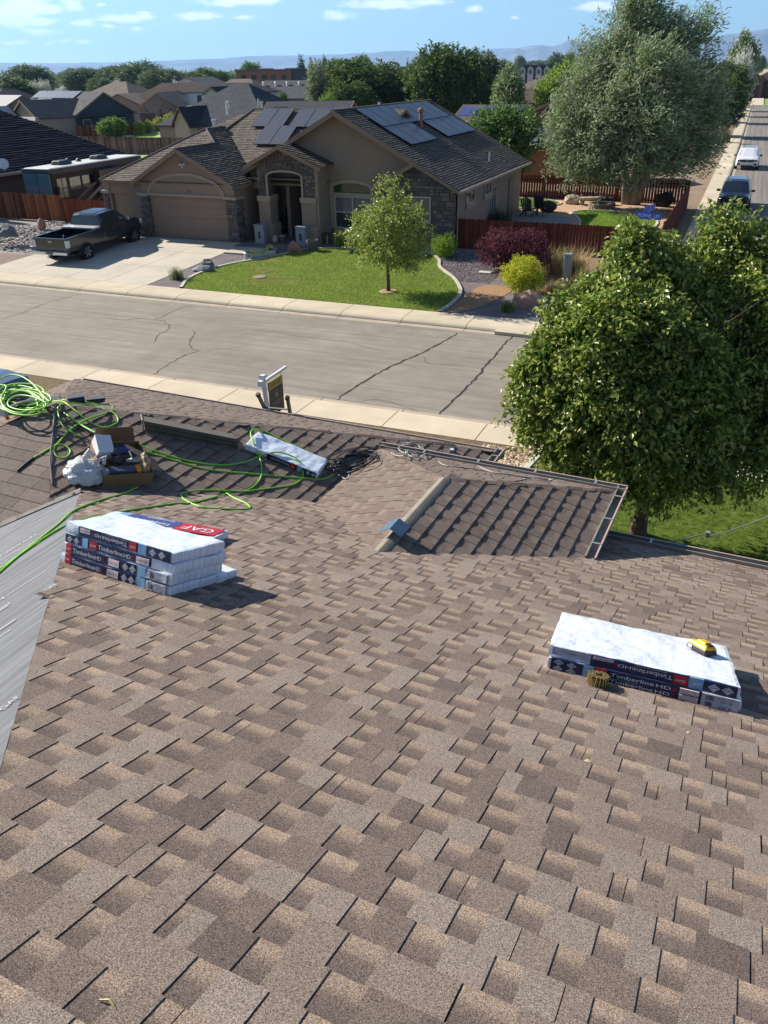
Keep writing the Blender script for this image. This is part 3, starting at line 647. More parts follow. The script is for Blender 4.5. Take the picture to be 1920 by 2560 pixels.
# small bent metal vent cap on the ridge of the small gable
vc = thing('metal_ridge_piece', 'folded blue-grey sheet metal cap straddling the small ridge', 'metal cap', mw=HM)
cp = Vector((-2.42, 5.13, 4.66)); mm = MB(); 
for sg in (-1, 1): mm.prism([cp + Vector((0, 0, .075)), cp + Vector((sg * .10, 0, .02)), cp + Vector((sg * .10, .19, .02)), cp + Vector((0, .19, .075))][::-sg], (0, 0, -.004))
mm.obj('folded_sheet', mat('sheet_steel', S(126, 146, 160), .38, metal=.75, noise=(4, .9, 1.1)), vc)
# ================================================================ things lying on the foreground roof
def HW(u, v, z): return HM @ Vector((u, v, z))
NP0 = Vector((0, .36, 1)).normalized(); NR = Vector((.35, 0, 1)).normalized()
def oP(u, v, h=0): return Vector((u, v, hz('P0', u, v))) + NP0 * h
def mat_wrap(name, tint):
    if name in MATS: return MATS[name]
    m = bpy.data.materials.new(name); m.use_nodes = True; nt = m.node_tree; n, l = nt.nodes, nt.links; b = n['Principled BSDF']
    b.inputs['Roughness'].default_value = .32; b.inputs['Specular IOR Level'].default_value = .55
    tc = n.new('ShaderNodeTexCoord'); br = n.new('ShaderNodeTexBrick'); br.offset = .35; br.inputs['Scale'].default_value = 1.0
    br.inputs['Brick Width'].default_value = .17; br.inputs['Row Height'].default_value = .085; br.inputs['Mortar Size'].default_value = .004; br.inputs['Mortar Smooth'].default_value = .2
    br.inputs['Color1'].default_value = (*[c / ALB * .98 for c in S(214, 222, 234)], 1); br.inputs['Color2'].default_value = (*[c / ALB for c in S(224, 230, 240)], 1); br.inputs['Mortar'].default_value = (*[c / ALB for c in S(232, 237, 244)], 1)
    l.new(tc.outputs['Object'], br.inputs['Vector'])
    mp = n.new('ShaderNodeMapping'); mp.inputs['Scale'].default_value = (55, 170, 1); l.new(tc.outputs['Object'], mp.inputs[0])
    t = n.new('ShaderNodeTexNoise'); t.inputs['Scale'].default_value = 1; t.inputs['Detail'].default_value = 1; l.new(mp.outputs[0], t.inputs[0])
    mr = n.new('ShaderNodeMapRange'); mr.inputs['From Min'].default_value = .35; mr.inputs['From Max'].default_value = .62; mr.inputs['To Min'].default_value = .74; mr.inputs['To Max'].default_value = 1.0; l.new(t.outputs[0], mr.inputs[0])
    sc_ = n.new('ShaderNodeVectorMath'); sc_.operation = 'SCALE'; l.new(br.outputs[0], sc_.inputs[0]); l.new(mr.outputs[0], sc_.inputs['Scale']); l.new(sc_.outputs[0], b.inputs['Base Color'])
    w = n.new('ShaderNodeTexNoise'); w.inputs['Scale'].default_value = 7; w.inputs['Detail'].default_value = 5; w.inputs['Distortion'].default_value = 1.6; l.new(tc.outputs['Object'], w.inputs[0])
    bn = n.new('ShaderNodeBump'); bn.inputs['Strength'].default_value = .6; bn.inputs['Distance'].default_value = .007; l.new(w.outputs[0], bn.inputs['Height']); l.new(bn.outputs[0], b.inputs['Normal'])
    MATS[name] = m; return m
M_wrap = mat_wrap('wrapper_plastic', 1); M_white = mat('print_white', S(232, 234, 238), .5)
M_navy = mat('print_navy', S(22, 30, 74), .35, noise=[(30, .75, 1.25)], bump=(18, .5, .01)); M_red = mat('print_red', S(196, 24, 38), .4, noise=(25, .85, 1.12)); M_ltb = mat('print_light_blue', S(130, 178, 214), .35, noise=(25, .85, 1.1))
M_ink = mat('print_ink', S(30, 30, 42), .5); M_silver = mat('wrap_silver', S(190, 194, 204), .3, noise=(22, .75, 1.15), bump=(30, .6, .01)); M_pinkbox = mat('print_pink', S(236, 214, 216), .5)
def bundle(name, label, O, ex, ey, L, W, H, seed, front=None, group=None, top=None, root_name=None):
    ex = Vector(ex).normalized(); ey = (Vector(ey) - ex * Vector(ey).dot(ex)).normalized()
    root = thing(name, label, 'shingle bundle', group=group, mw=HM @ face_mw(O, ex, ey))
    nx, ny, nz_ = 44, 18, 3; mb = MB(); rr = random.Random(seed)
    def P_(i, j, k):
        x, y, z = L * i / nx, W * j / ny, H * k / nz_; q = Vector((x, y, z)); o_ = Vector((seed * 3.7, seed, 0))
        ed = .003 if k in (0, nz_) else 0
        x += (mnoise.noise(q * 9 + o_) * .005 if i in (0, nx) else 0) + (ed if i == 0 else (-ed if i == nx else 0)); y += (mnoise.noise(q * 11 + o_) * .004 if j in (0, ny) else 0) + (ed * .6 if j == 0 else (-ed * .6 if j == ny else 0))
        if k == nz_: z += mnoise.noise(q * 6 + o_) * .010 + mnoise.noise(q * 17 + o_) * .004 - .004 * (1 if i in (0, nx) or j in (0, ny) else 0)
        return (x, y, max(z, .001))
    for i in range(nx):
        for j in range(ny): mb.face([P_(i, j, nz_), P_(i + 1, j, nz_), P_(i + 1, j + 1, nz_), P_(i, j + 1, nz_)]); mb.face([P_(i, j, 0), P_(i, j + 1, 0), P_(i + 1, j + 1, 0), P_(i + 1, j, 0)])
    for k in range(nz_):
        for i in range(nx): mb.face([P_(i, 0, k), P_(i + 1, 0, k), P_(i + 1, 0, k + 1), P_(i, 0, k + 1)]); mb.face([P_(i + 1, ny, k), P_(i, ny, k), P_(i, ny, k + 1), P_(i + 1, ny, k + 1)])
        for j in range(ny): mb.face([P_(0, j + 1, k), P_(0, j, k), P_(0, j, k + 1), P_(0, j + 1, k + 1)]); mb.face([P_(nx, j, k), P_(nx, j + 1, k), P_(nx, j + 1, k + 1), P_(nx, j, k + 1)])
    me = mb.mesh('wrapper', M_wrap, False); w_ = link('wrapper', me, root, weld=True)
    # printed front: items are (kind, x0, x1, z0, z1, text) in fractions of L and H
    n_ = [0]
    for it in (front or []):
        kind, x0, x1, z0, z1 = it[:5]; x0 *= L; x1 *= L; z0 *= H; z1 *= H; n_[0] += 1; d = .0055 + .0006 * n_[0]
        if kind in ('navy', 'red', 'blue', 'silver', 'pink'):
            m = {'navy': M_navy, 'red': M_red, 'blue': M_ltb, 'silver': M_silver, 'pink': M_pinkbox}[kind]; q = MB(); st = max(1, int((x1 - x0) / .03))
            for i in range(st):
                xa, xb = x0 + (x1 - x0) * i / st, x0 + (x1 - x0) * (i + 1) / st
                ya, yb = [-d + .0018 * math.sin(t * 31 + seed * 2) for t in (xa, xb)]
                q.face([(xa, ya, z0), (xb, yb, z0), (xb, yb, z1), (xa, ya, z1)]); q.face([(xa, ya, z1), (xb, yb, z1), (xb, .004, z1), (xa, .004, z1)]); q.face([(xa, ya, z0), (xa, .004, z0), (xb, .004, z0), (xb, yb, z0)])
            q.obj({'navy': 'navy_band', 'red': 'red_panel', 'blue': 'light_blue_panel', 'silver': 'silver_panel', 'pink': 'notice_panel'}[kind], m, root)
        elif kind == 'dia':
            q = MB(); cx, cz, r1, r2 = (x0 + x1) / 2, (z0 + z1) / 2, (x1 - x0) / 2, (z1 - z0) / 2; d += .002
            for k_, (s1, m_) in enumerate(((1, 0), (.8, 1), (.72, 0))): q.face([(cx, -d - .0004 * k_, cz - r2 * s1), (cx + r1 * s1, -d - .0004 * k_, cz), (cx, -d - .0004 * k_, cz + r2 * s1), (cx - r1 * s1, -d - .0004 * k_, cz)], m_)
            q.face([(cx - r1 * .5, -d - .002, cz - .0016), (cx + r1 * .5, -d - .002, cz - .0016), (cx + r1 * .5, -d - .002, cz + .0016), (cx - r1 * .5, -d - .002, cz + .0016)], 1)
            q.obj('diamond_mark', [mat('print_grey', S(196, 200, 210), .4), M_ink], root)
        elif kind == 'bars':
            q = MB(); x = x0
            while x < x1: w = rr.uniform(.001, .004); q.face([(x, -d - .002, z0), (x + w, -d - .002, z0), (x + w, -d - .002, z1), (x, -d - .002, z1)]); x += w + rr.uniform(.001, .003)
            q.obj('barcode', M_ink, root)
        else:
            body, flip = it[5], it[6]; m = {'w': M_white, 'r': M_red, 'k': M_ink}[kind]; mwt = face_mw(((x0 + x1) / 2, -d - .003, (z0 + z1) / 2), (1, 0, 0) if not flip else (-1, 0, 0), (0, 0, 1) if not flip else (0, 0, -1))
            o = text(body, (z1 - z0), root, m, mwt); xs_ = [v.co.x for v in o.data.vertices]; wd = (max(xs_) - min(xs_)) if xs_ else 1; o.matrix_local = mwt @ Matrix.Diagonal(((x1 - x0) / wd if wd else 1, 1, 1, 1))
    if top: top(root)
    return root
def lab(kind):
    if kind == 'flipR': return [('silver', .02, .22, .25, .95), ('k', .06, .16, .55, .68, 'BARKWOOD', 1), ('navy', .23, .74, .04, .94), ('pink', .24, .35, .62, .90), ('k', .25, .34, .66, .86, 'STACK PALLETS', 1), ('r', .345, .375, .45, .78, 'Z', 1), ('w', .375, .445, .4, .78, 'HD', 1), ('w', .45, .66, .3, .80, 'Timberline', 1), ('w', .46, .63, .83, .92, 'High Definition Lifetime Shingles', 1), ('red', .665, .735, .12, .82), ('w', .675, .727, .35, .6, 'GAF', 1), ('blue', .745, .815, .02, .96), ('w', .76, .80, .4, .62, 'SF', 1), ('navy', .818, .985, .04, .94), ('dia', .838, .90, .15, .85), ('dia', .907, .97, .15, .85)]
    if kind == 'lowR':
        z = 0; out = [('navy', .015, .19, .05, 1.5), ('dia', .03, .085, .80, 1.42), ('dia', .03, .085, .2, .82), ('dia', .105, .16, .72, 1.32), ('dia', .105, .16, .1, .72)]
        return [('navy', .015, .80, .03, .97), ('dia', .03, .085, .50, .97), ('dia', .03, .085, .05, .5), ('dia', .10, .155, .46, .93), ('dia', .10, .155, .02, .48), ('blue', .19, .245, .04, .96), ('w', .20, .235, .58, .8, 'SF', 0), ('w', .20, .235, .15, .37, 'SF', 0), ('red', .25, .315, .4, .96), ('w', .258, .308, .55, .85, 'GAF', 0),
                ('w', .335, .56, .53, .92, 'Timberline', 0), ('w', .57, .645, .53, .88, 'HD', 0), ('r', .65, .675, .53, .88, 'Z', 0), ('w', .335, .48, .45, .52, 'High Definition Lifetime Shingles', 0), ('w', .335, .56, .12, .45, 'Timberline', 0), ('w', .57, .645, .12, .44, 'HD', 0), ('r', .65, .675, .12, .44, 'Z', 0), ('w', .335, .60, .03, .10, 'High Definition Lifetime Shingles', 0),
                ('pink', .69, .785, .56, .92), ('k', .695, .78, .76, .89, 'DO NOT TRIPLE', 0), ('k', .695, .78, .59, .72, 'STACK PALLETS', 0), ('pink', .69, .785, .12, .46), ('k', .695, .78, .30, .43, 'DO NOT TRIPLE', 0), ('k', .695, .78, .14, .27, 'STACK PALLETS', 0), ('silver', .80, .985, .03, .98), ('bars', .82, .855, .55, .9), ('bars', .82, .855, .1, .45), ('k', .875, .955, .8, .88, 'BARKWOOD', 0), ('k', .89, .95, .55, .7, '09-8', 0), ('k', .89, .95, .12, .3, '09-8', 0)]
    if kind == 'flipL': return [('navy', .14, .72, .08, .93), ('pink', .155, .25, .4, .86), ('k', .16, .245, .5, .75, 'DO NOT STACK', 1), ('r', .275, .295, .35, .75, 'Z', 1), ('w', .3, .36, .35, .78, 'HD', 1), ('w', .37, .6, .25, .8, 'Timberline', 1), ('w', .4, .6, .83, .9, 'High Definition', 1), ('red', .62, .685, .1, .88), ('w', .63, .68, .35, .65, 'GAF', 1), ('blue', .70, .77, .03, .96), ('navy', .775, .98, .05, .95), ('dia', .80, .865, .12, .88), ('dia', .88, .945, .12, .88)]
    if kind == 'midL': return [('navy', .02, .80, .1, .9), ('dia', .035, .09, .1, .85), ('dia', .10, .155, .1, .85), ('blue', .18, .235, .06, .95), ('red', .25, .32, .1, .88), ('w', .26, .315, .35, .65, 'GAF', 0), ('w', .335, .56, .2, .82, 'Timberline', 0), ('w', .57, .63, .2, .75, 'HD', 0), ('r', .635, .655, .2, .7, 'Z', 0), ('pink', .68, .79, .15, .75), ('k', .69, .78, .3, .6, 'DO NOT TRIPLE', 0)]
    if kind == 'lowL': return [('navy', .10, .70, .08, .92), ('red', .045, .10, .1, .95), ('w', .05, .095, .4, .7, 'GAF', 0), ('w', .12, .33, .2, .82, 'Timberline', 0), ('w', .335, .385, .2, .75, 'HD', 0), ('r', .39, .41, .2, .7, 'Z', 0), ('pink', .45, .55, .15, .8), ('k', .455, .545, .3, .6, 'STACK PALLETS', 0), ('dia', .58, .64, .1, .88), ('dia', .645, .705, .1, .88), ('blue', .72, .79, .05, .95), ('silver', .80, .97, .1, .9), ('bars', .83, .86, .25, .75)]
GL, GR = 'bundles in the stack of four at the left', 'bundles in the stack of two at the right'
exL = Vector((.893, -.05, .0)); exL.z = -.36 * exL.y; eyL = Vector((.03, .5, -.18))
HB = .066
for i, (k, lb, dx, dy) in enumerate((('lowL', 'bottom shingle bundle of the left stack, with a red corner, resting on the roof', 0, 0), ('lowL', 'second lowest shingle bundle of the left stack, navy label reading the right way up', .0, .004), ('midL', 'third shingle bundle up in the left stack, label partly creased under the top one', .012, .008), ('flipL', 'topmost shingle bundle of the left stack, its navy label upside down', .01, .01))):
    bundle('shingle_bundle', lb, oP(-3.70 + dx, 2.99 + dy, HB * i), exL, eyL, .90 if i < 3 else .885, .46, HB * .985, 3 + i, lab(k), GL)
bundle('shingle_bundle', 'white wrapped shingle bundle end jutting out from under the left stack on its far right', oP(-3.42, 3.30, .0), (.9, .04, -.0144), eyL, .66, .22, .06, 21, None, GL)
def gaf_top(root):
    zt_ = .0725; q = MB(); q.face([(.60, .03, zt_), (.93, .03, zt_), (.93, .27, zt_), (.60, .27, zt_)]); q.obj('red_panel', M_red, root)
    q = MB(); q.face([(.17, .10, zt_), (.595, .06, zt_), (.595, .27, zt_), (.17, .27, zt_)]); q.obj('navy_band', mat('print_blue2', S(62, 74, 142), .4, noise=(20, .8, 1.15)), root)
    q = MB(); q.face([(.08, .12, zt_), (.165, .12, zt_), (.165, .27, zt_), (.08, .27, zt_)]); q.obj('light_blue_panel', M_ltb, root)
    text('GAF', .17, root, M_white, face_mw((.765, .15, zt_ + .002), (-1, 0, 0), (0, -1, 0)), sx=.78)
    text('Timberline', .10, root, M_white, face_mw((.40, .12, zt_ + .002), (-1, 0, 0), (0, -1, 0)), sx=.7); text('StormGuard', .05, root, M_white, face_mw((.42, .235, zt_ + .002), (-1, 0, 0), (0, -1, 0)), sx=.9)
bundle('shingle_bundle', 'blue and red topped bundle lying flat behind the left stack, big white letters on red', oP(-4.26, 3.82, 0), (.91, .20, -.072), (-.2, .9, -.32), .95, .30, .066, 9, None, None, gaf_top)
exR = Vector((.953, .103, -.037)); eyR = Vector((-.12, .75, -.27))
bundle('shingle_bundle', 'lower bundle of the right stack with two rows of printed lettering', oP(-.69, 3.42, 0), exR, eyR, .975, .70, .072, 31, lab('lowR'), GR)
bundle('shingle_bundle', 'upper shingle bundle of the right stack, upside-down label, yellow battery on top', oP(-.70, 3.435, .070), exR, eyR, .965, .70, .062, 33, lab('flipR'), GR)
def oRn(u, v, h=0): return Vector((u, v, hz('R', u, v))) + NR * h
eRx = Vector((.81, .17, -.28)); fR = [('navy', .3, .97, .1, .9), ('r', .33, .35, .3, .7, 'Z', 1), ('w', .36, .42, .3, .75, 'HD', 1), ('w', .43, .62, .25, .8, 'Timberline', 1), ('red', .63, .69, .1, .9), ('w', .635, .685, .35, .65, 'GAF', 1), ('blue', .72, .78, .05, .95), ('dia', .84, .90, .1, .9), ('dia', .91, .97, .1, .9)]
bundle('shingle_bundle', 'foil-white shingle bundle alone on the dark slope, wrapped round by the green hose', oRn(-4.73, 6.42, 0), eRx, (-.06, .33, 0), .84, .36, .07, 41, fR)
# yellow tool battery on the right stack
tb = oP(.045, 3.95, .140); exb = Vector((.12, -.115, .04)).normalized(); eyb = Vector((.7, .7, -.25)).normalized()
bt = thing('tool_battery', 'yellow and black power tool battery lying on the right bundle stack', 'battery', mw=HM @ face_mw(tb, exb, eyb))
M_yel = mat('tool_yellow', S(245, 186, 10), .4, noise=(30, .92, 1.05)); M_blk = mat('tool_black', S(34, 34, 36), .45)
MB().box(-.075, .075, -.045, .045, 0, .030, 0, .004, .004).obj('lower_case', M_blk, bt, bevel=.006)
MB().box(-.074, .074, -.044, .044, .029, .052, 0, .014, .012).obj('upper_case', M_yel, bt, bevel=.007)
MB().box(-.03, .045, -.026, .026, .050, .064, 0, .008, .006).obj('terminal_block', M_yel, bt, bevel=.003)
MB().box(.035, .062, -.02, .02, .046, .056).obj('latch', M_blk, bt); MB().box(-.05, -.03, -.008, .008, .052, .0535).obj('slot', M_blk, bt)
for sg in (-1, 1): MB().box(-.06, -.03, sg * .046 - .001, sg * .046 + .001, .008, .024).obj('clip', M_pale, bt)
# coil of wire-collated nails against the right stack
M_brass = mat('brass_nails', S(196, 176, 120), .35, metal=.7, noise=(60, .8, 1.2))
cn = thing('nail_coil', 'round coil of brass roofing nails against the front of the right stack', 'nail coil', mw=HM @ face_mw(oP(-.415, 3.385, .0), (1, 0, 0), (0, 1, -.36)))
MB().lathe([(.018, .0), (.05, .0), (.052, .045), (.018, .045)], 24).obj('coil_core', mat('brass_dark', S(110, 92, 56), .5, metal=.5), cn)
nlm = MB().tube([(0, 0, 0), (0, 0, .052)], .0022, 5).tube([(0, 0, .052), (0, 0, .055)], .0055, 6).mesh('nail', [M_brass])
for i in range(110):
    a_ = i * .34; rr_ = .024 + .034 * i / 110; o = link('nail', nlm, cn, mw=Matrix.Translation((rr_ * math.cos(a_), rr_ * math.sin(a_), .003 + rgs.uniform(0, .004))) @ Matrix.Rotation(rgs.uniform(-.12, .12), 4, 'X') @ Matrix.Rotation(rgs.uniform(-.12, .12), 4, 'Y'))
# ---- hoses and wires
M_hose = mat('hose_lime', S(140, 214, 44), .45, noise=(30, .93, 1.05), spec=.5); M_wire = mat('cable_dark', S(46, 46, 48), .5); M_wire2 = mat('cable_grey', S(176, 174, 168), .5); M_conn = mat('hose_fitting', S(70, 60, 50), .35, metal=.6)
def tubething(name, label, cat, paths, rad, m, seg=8, group=None, n=8, planes=None, kind=None):
    mb = MB()
    for pts in paths: mb.tube(spline(pts, n), rad, seg)
    return mb.obj(name, m, smooth=True, label=label, cat=cat, group=group)
def rp(px, h=.012, jit=0, seed=0):
    rr = random.Random(seed); out = []
    for q in px:
        hh = q[2] if len(q) > 2 else h; w = on_roof(q[0], q[1], hh + rr.uniform(0, jit)); 
        if w is not None: out.append(w)
    return out
def bund(pt): return pt
hoses = [
 [(-12, 1440), (58, 1380), (145, 1311), (185, 1276), (249, 1251), (310, 1233), (344, 1218)],
 [(-12, 1432), (35, 1398), (100, 1352), (152, 1320), (200, 1300), (250, 1290), (298, 1280), (434, 1259), (480, 1257), (568, 1234.5), (611, 1229), (643.6, 1207), (654, 1182), (649, 1142, .02), (633, 1106, .09), (627, 1081, .09), (638, 1073, .09), (658, 1077, .02), (734, 1113, .02), (800, 1145, .02), (832, 1160)],
 [(611, 1229), (680, 1220), (734, 1211), (757, 1189), (748, 1153, .09), (716, 1135, .09), (683, 1131, .09), (647, 1142), (600, 1158), (535, 1162), (455, 1148), (390, 1128), (343, 1112), (300, 1106, .10), (246, 1085, .10), (202, 1062, .03), (162, 1033), (126, 1005)],
 [(835, 1186), (806, 1198), (752, 1195), (651, 1186), (517, 1173), (408, 1142), (322, 1117, .03), (262, 1093, .08), (200, 1060, .02), (160, 1032), (122, 1004)],
 [(611, 1229), (517, 1225), (463, 1231), (452, 1238), (466, 1252), (502, 1267), (553, 1272), (607, 1273), (625, 1269), (614, 1258), (582, 1243), (566, 1233)],
 [(124, 1004), (165, 1000), (246, 1010), (280, 1013), (269, 1030), (214, 1050, .03), (173, 1076), (142, 1111), (116, 1126), (81, 1146)],
 [(124, 1004), (156, 1004, .03), (185, 1024, .03), (225, 1056), (260, 1068), (289, 1059), (295, 1047), (280, 1030), (231, 1015, .02), (173, 1007, .03), (147, 1016, .03), (146, 1036), (156, 1062), (173, 1076), (202, 1092)],
 [(142, 1111), (162, 1114), (176, 1128), (165, 1143), (145, 1143), (134, 1128), (138, 1112)]]
tubething('air_hose', 'bright lime green air hose looping in long curves across the roof', 'hose', [rp(h_) for h_ in hoses], .0085, M_hose)
tubething('hose_fitting', 'dark metal coupling at the loose end of the green hose on the left slope', 'coupling', [rp([(84, 1145), (62, 1162), (44, 1178)])], .014, M_conn)
# the coil over the peak of the left wing
def onLp(x, y, h):
    n = HM.to_3x3() @ Vector((0, -.295, 1)); k = n.dot(HM @ Vector((US, VS, ZS))); return on_pl(x, y, n, k + h)
rc = random.Random(3); loops = []
for i in range(8):
    cx, cy, wx, wy, ph = 55 + rc.uniform(-8, 10), 996 + rc.uniform(-12, 14), rc.uniform(46, 60), rc.uniform(16, 34), rc.uniform(-.5, .3)
    loops.append([onLp(cx + wx * math.cos(t) + 6 * math.sin(2 * t + i), cy + wy * math.sin(t) + wx * .06 * math.cos(t), .06 + .012 * i + .02 * math.sin(t + i)) for t in [ph + k * 2 * math.pi / 14 for k in range(15)]])
loops.append([onLp(x, y, .14) for x, y in ((-5, 950), (12, 942), (30, 937), (55, 942), (80, 958), (100, 980), (115, 997), (128, 1006))])
loops.append([onLp(x, y, .16) for x, y in ((-5, 962), (15, 965), (12, 978), (4, 992), (5, 1010), (20, 1024), (50, 1032), (85, 1020), (112, 1006), (126, 1003))])
tubething('air_hose', 'lime green air hose coiled in a heap over the peak at the far left', 'hose', loops, .0085, M_hose)
# gear on and behind the peak
def onG(u, v, h=0): return Vector((u, v, min(hz('G', u, v), hz('F', u, v)))) + Vector((0, 0, h))
M_teal = mat('shingle_teal', S(50, 72, 74), .85, noise=(20, .8, 1.2)); M_dkr = mat('shingle_dark', S(74, 76, 86), .85, noise=[(20, .85, 1.2), (120, .8, 1.2)])
def slabpile(name, label, cat, c, rz, n, L, W, T, m, mi=0):
    root = thing(name, label, cat, mw=HM @ Matrix.Translation(c) @ Matrix.Rotation(rz, 4, 'Z') @ Matrix.Rotation(.0, 4, 'X'))
    rr = random.Random(int(L * 1000) + n)
    for i in range(n):
        dx, dy = rr.uniform(-.02, .02), rr.uniform(-.03, .03); MB().box(-L / 2 + dx, L / 2 + dx, -W / 2 + dy, W / 2 + dy, i * T, i * T + T * .85).obj('shingle_sheet', m, root)
    return root
p_ = HMi @ on_z(92, 968, 4.95); q_ = Vector((-6.85, 5.62, 4.84))
slabpile('shingle_offcuts', 'stack of dark teal shingle strips on the peak behind the coiled hose', 'shingles', Vector((-7.02, 5.95, 4.78)), R(28), 5, .34, .2, .02, M_teal)
slabpile('shingle_offcuts', 'small pile of dark grey shingles just right of the hose coil', 'shingles', Vector((-6.55, 5.98, 4.88)), R(50), 5, .17, .12, .02, M_dkr)
slabpile('shingle_offcuts', 'grey shingle pieces right at the left hip edge, topmost tilted', 'shingles', Vector((-6.52, 6.22, 4.82)), R(40), 3, .2, .1, .02, M_dkr)
slabpile('wrapper_scraps', 'crumpled red and white wrapper left beside the yellow tool', 'wrapper', Vector((-7.18, 6.15, 4.72)), R(20), 3, .5, .3, .02, mat('wrap_pinkred', S(216, 120, 104), .6, noise=[(14, .7, 1.25)]))
yt = thing('nail_gun', 'yellow and black nail gun sitting on the peak inside the hose coil', 'nail gun', mw=HM @ Matrix.Translation((-7.02, 5.62, 4.86)) @ Matrix.Rotation(R(35), 4, 'Z'))
MB().lathe([(.035, 0), (.05, .01), (.055, .06), (.045, .10), (.0, .115)], 14).obj('cylinder_cap', M_blk, yt, smooth=True); MB().box(-.16, -.02, -.035, .035, .01, .075, 0, .01, .008).obj('motor_body', M_yel, yt, bevel=.012)
MB().tube([(-.13, 0, .02), (-.15, 0, -.04), (-.14, .02, -.10)], .022, 8).obj('handle', M_yel, yt); MB().lathe([(.05, 0), (.055, .05), (.0, .055)], 12, c=(-.02, .07, -.02)).obj('magazine', M_blk, yt)
gp = thing('roofing_gear', 'pale grey clamp tool and dark gear lying at the left edge beneath the coil', 'tool', mw=Matrix.Translation(onLp(18, 1038, .03)))
MB().box(-.10, .03, -.05, .05, 0, .09).obj('tool_body', mat('tool_grey', S(196, 198, 200), .4), gp, bevel=.01); MB().tube([(.0, 0, .07), (.12, .1, .12), (.2, .16, .13)], .014, 6).tube([(.2, .16, .13), (.17, .1, .03)], .012, 6).obj('tool_arm', mat('tool_arm', S(188, 182, 168), .4), gp)
MB().blob((-.02, .12, .03), (.16, .12, .08), 4, 2, .3).obj('dark_pouch', M_blk, gp)
# cables heaped along the small valley and trailing to the right corner
rc = random.Random(9); W1, W2 = [], []
for i in range(9):
    cx, cy = rc.uniform(870, 925), rc.uniform(1130, 1160); wx, wy = rc.uniform(35, 62), rc.uniform(8, 22); ph = rc.uniform(0, 6)
    W1.append(rp([(cx + wx * math.cos(ph + k * .52), cy - wx * .28 * math.cos(ph + k * .52) + wy * math.sin(ph + k * .52), .02 + .05 * rc.random()) for k in range(rc.choice([8, 10, 12]))]))
for i in range(4):
    cx, cy = rc.uniform(990, 1050), rc.uniform(1118, 1130); wx, wy = rc.uniform(22, 40), rc.uniform(8, 16); ph = rc.uniform(0, 6)
    W2.append(rp([(cx + wx * math.cos(ph + k * .55), cy + .12 * wx * math.cos(ph + k * .5) + wy * math.sin(ph + k * .55), .02 + .05 * rc.random()) for k in range(9)]))
for px_, wsel in (([(845, 1165), (880, 1140), (925, 1125), (960, 1122), (1010, 1132), (1060, 1137)], W1), ([(850, 1150), (900, 1128), (960, 1118), (1000, 1122), (1065, 1138)], W1), ([(835, 1178), (850, 1190), (868, 1198), (872, 1180), (862, 1170), (840, 1172)], W2), ([(866, 1192), (905, 1168), (945, 1152), (955, 1155), (940, 1170), (890, 1185)], W1),
   ([(1065, 1137), (1085, 1142), (1098, 1155), (1112, 1163), (1130, 1166)], W2), ([(1130, 1166), (1200, 1176), (1260, 1187), (1300, 1192), (1370, 1200)], W1), ([(1065, 1130), (1110, 1134), (1170, 1150), (1200, 1168), (1240, 1182), (1290, 1188), (1340, 1196)], W2), ([(1070, 1150), (1105, 1130), (1130, 1130), (1170, 1148), (1210, 1166)], W1),
   ([(1225, 1185), (1236, 1198), (1262, 1203), (1300, 1202), (1330, 1193)], W1), ([(1330, 1193), (1350, 1188), (1372, 1190), (1376, 1199), (1362, 1203), (1310, 1197)], W2), ([(1072, 1090), (1100, 1092), (1130, 1098), (1148, 1106)], W1)):
    wsel.append(rp([(x, y, .012) for x, y in px_]))
W1 = [w for w in W1 if len(w) > 3]; W2 = [w for w in W2 if len(w) > 3]
tubething('cable', 'heap of black cable lying along the valley between the two small roofs', 'cable', W1, .006, M_wire, 6)
tubething('cable', 'pale grey cable looping through the black heap and trailing along the gutter', 'cable', W2, .0065, M_wire2, 6)
for (x, y), lb in (((1062, 1137), 'white cable junction block on the right side of the cable heap'), ((1130, 1128), 'clear plastic cable clip on the dark slope'), ((1190, 1161), 'white cable plug beside the gutter end')):
    w = on_roof(x, y, .0); MB().box(-.025, .025, -.02, .02, 0, .03).obj('cable_junction', M_white, label=lb, cat='junction', loc=w, bevel=.005)
gw = thing('overhead_wire', 'thin grey service wire sagging over the lawn at the right edge', 'wire', loc=(0, 0, 0))
MB().tube(spline([on_y(1655, 1355, 7.6), on_y(1700, 1350, 7.7), on_y(1765, 1335, 7.9), on_y(1772, 1341, 7.9), on_y(1830, 1325, 8.1), on_y(1925, 1290, 8.4)], 8), .007, 6).obj('wire', mat('wire_pale', S(150, 150, 140), .5), gw)
MB().box(-.02, .02, -.02, .02, -.03, .03).obj('wire_clip', M_pale, gw, loc=on_y(1769, 1336, 7.9))
# carton of tools on the dark slope
e1, e2 = Vector((.55, .83, 0)), Vector((-.80, .52, 0))
for e_ in (e1, e2): e_.z = -.35 * e_.x
bx0 = oRn(-5.22, 4.86, .01); MW = HM @ face_mw(bx0, e1, e2)
bxr = thing('cardboard_box', 'open cardboard box full of tools and a white carton on the dark slope', 'box', mw=MW)
M_card = mat('cardboard', S(150, 118, 86), .9, noise=(8, .9, 1.1)); M_cardi = mat('cardboard_inner', S(120, 92, 66), .9)
LX, LY, LZ = .46, .52, .13
MB().box(0, LX, 0, LY, 0, .008).obj('box_base', M_card, bxr)
for q in ((0, LX, 0, .006), (0, LX, LY - .006, LY), (0, .006, .006, LY - .006), (LX - .006, LX, .006, LY - .006)): MB().box(q[0], q[1], q[2], q[3], .008, LZ).obj('box_side', M_card, bxr)
MB().prism([(LX + .001, .05, LZ), (LX + .001, .3, LZ), (LX + .10, .26, LZ - .05), (LX + .10, .09, LZ - .05)], (0, 0, -.005)).obj('box_flap', M_card, bxr)
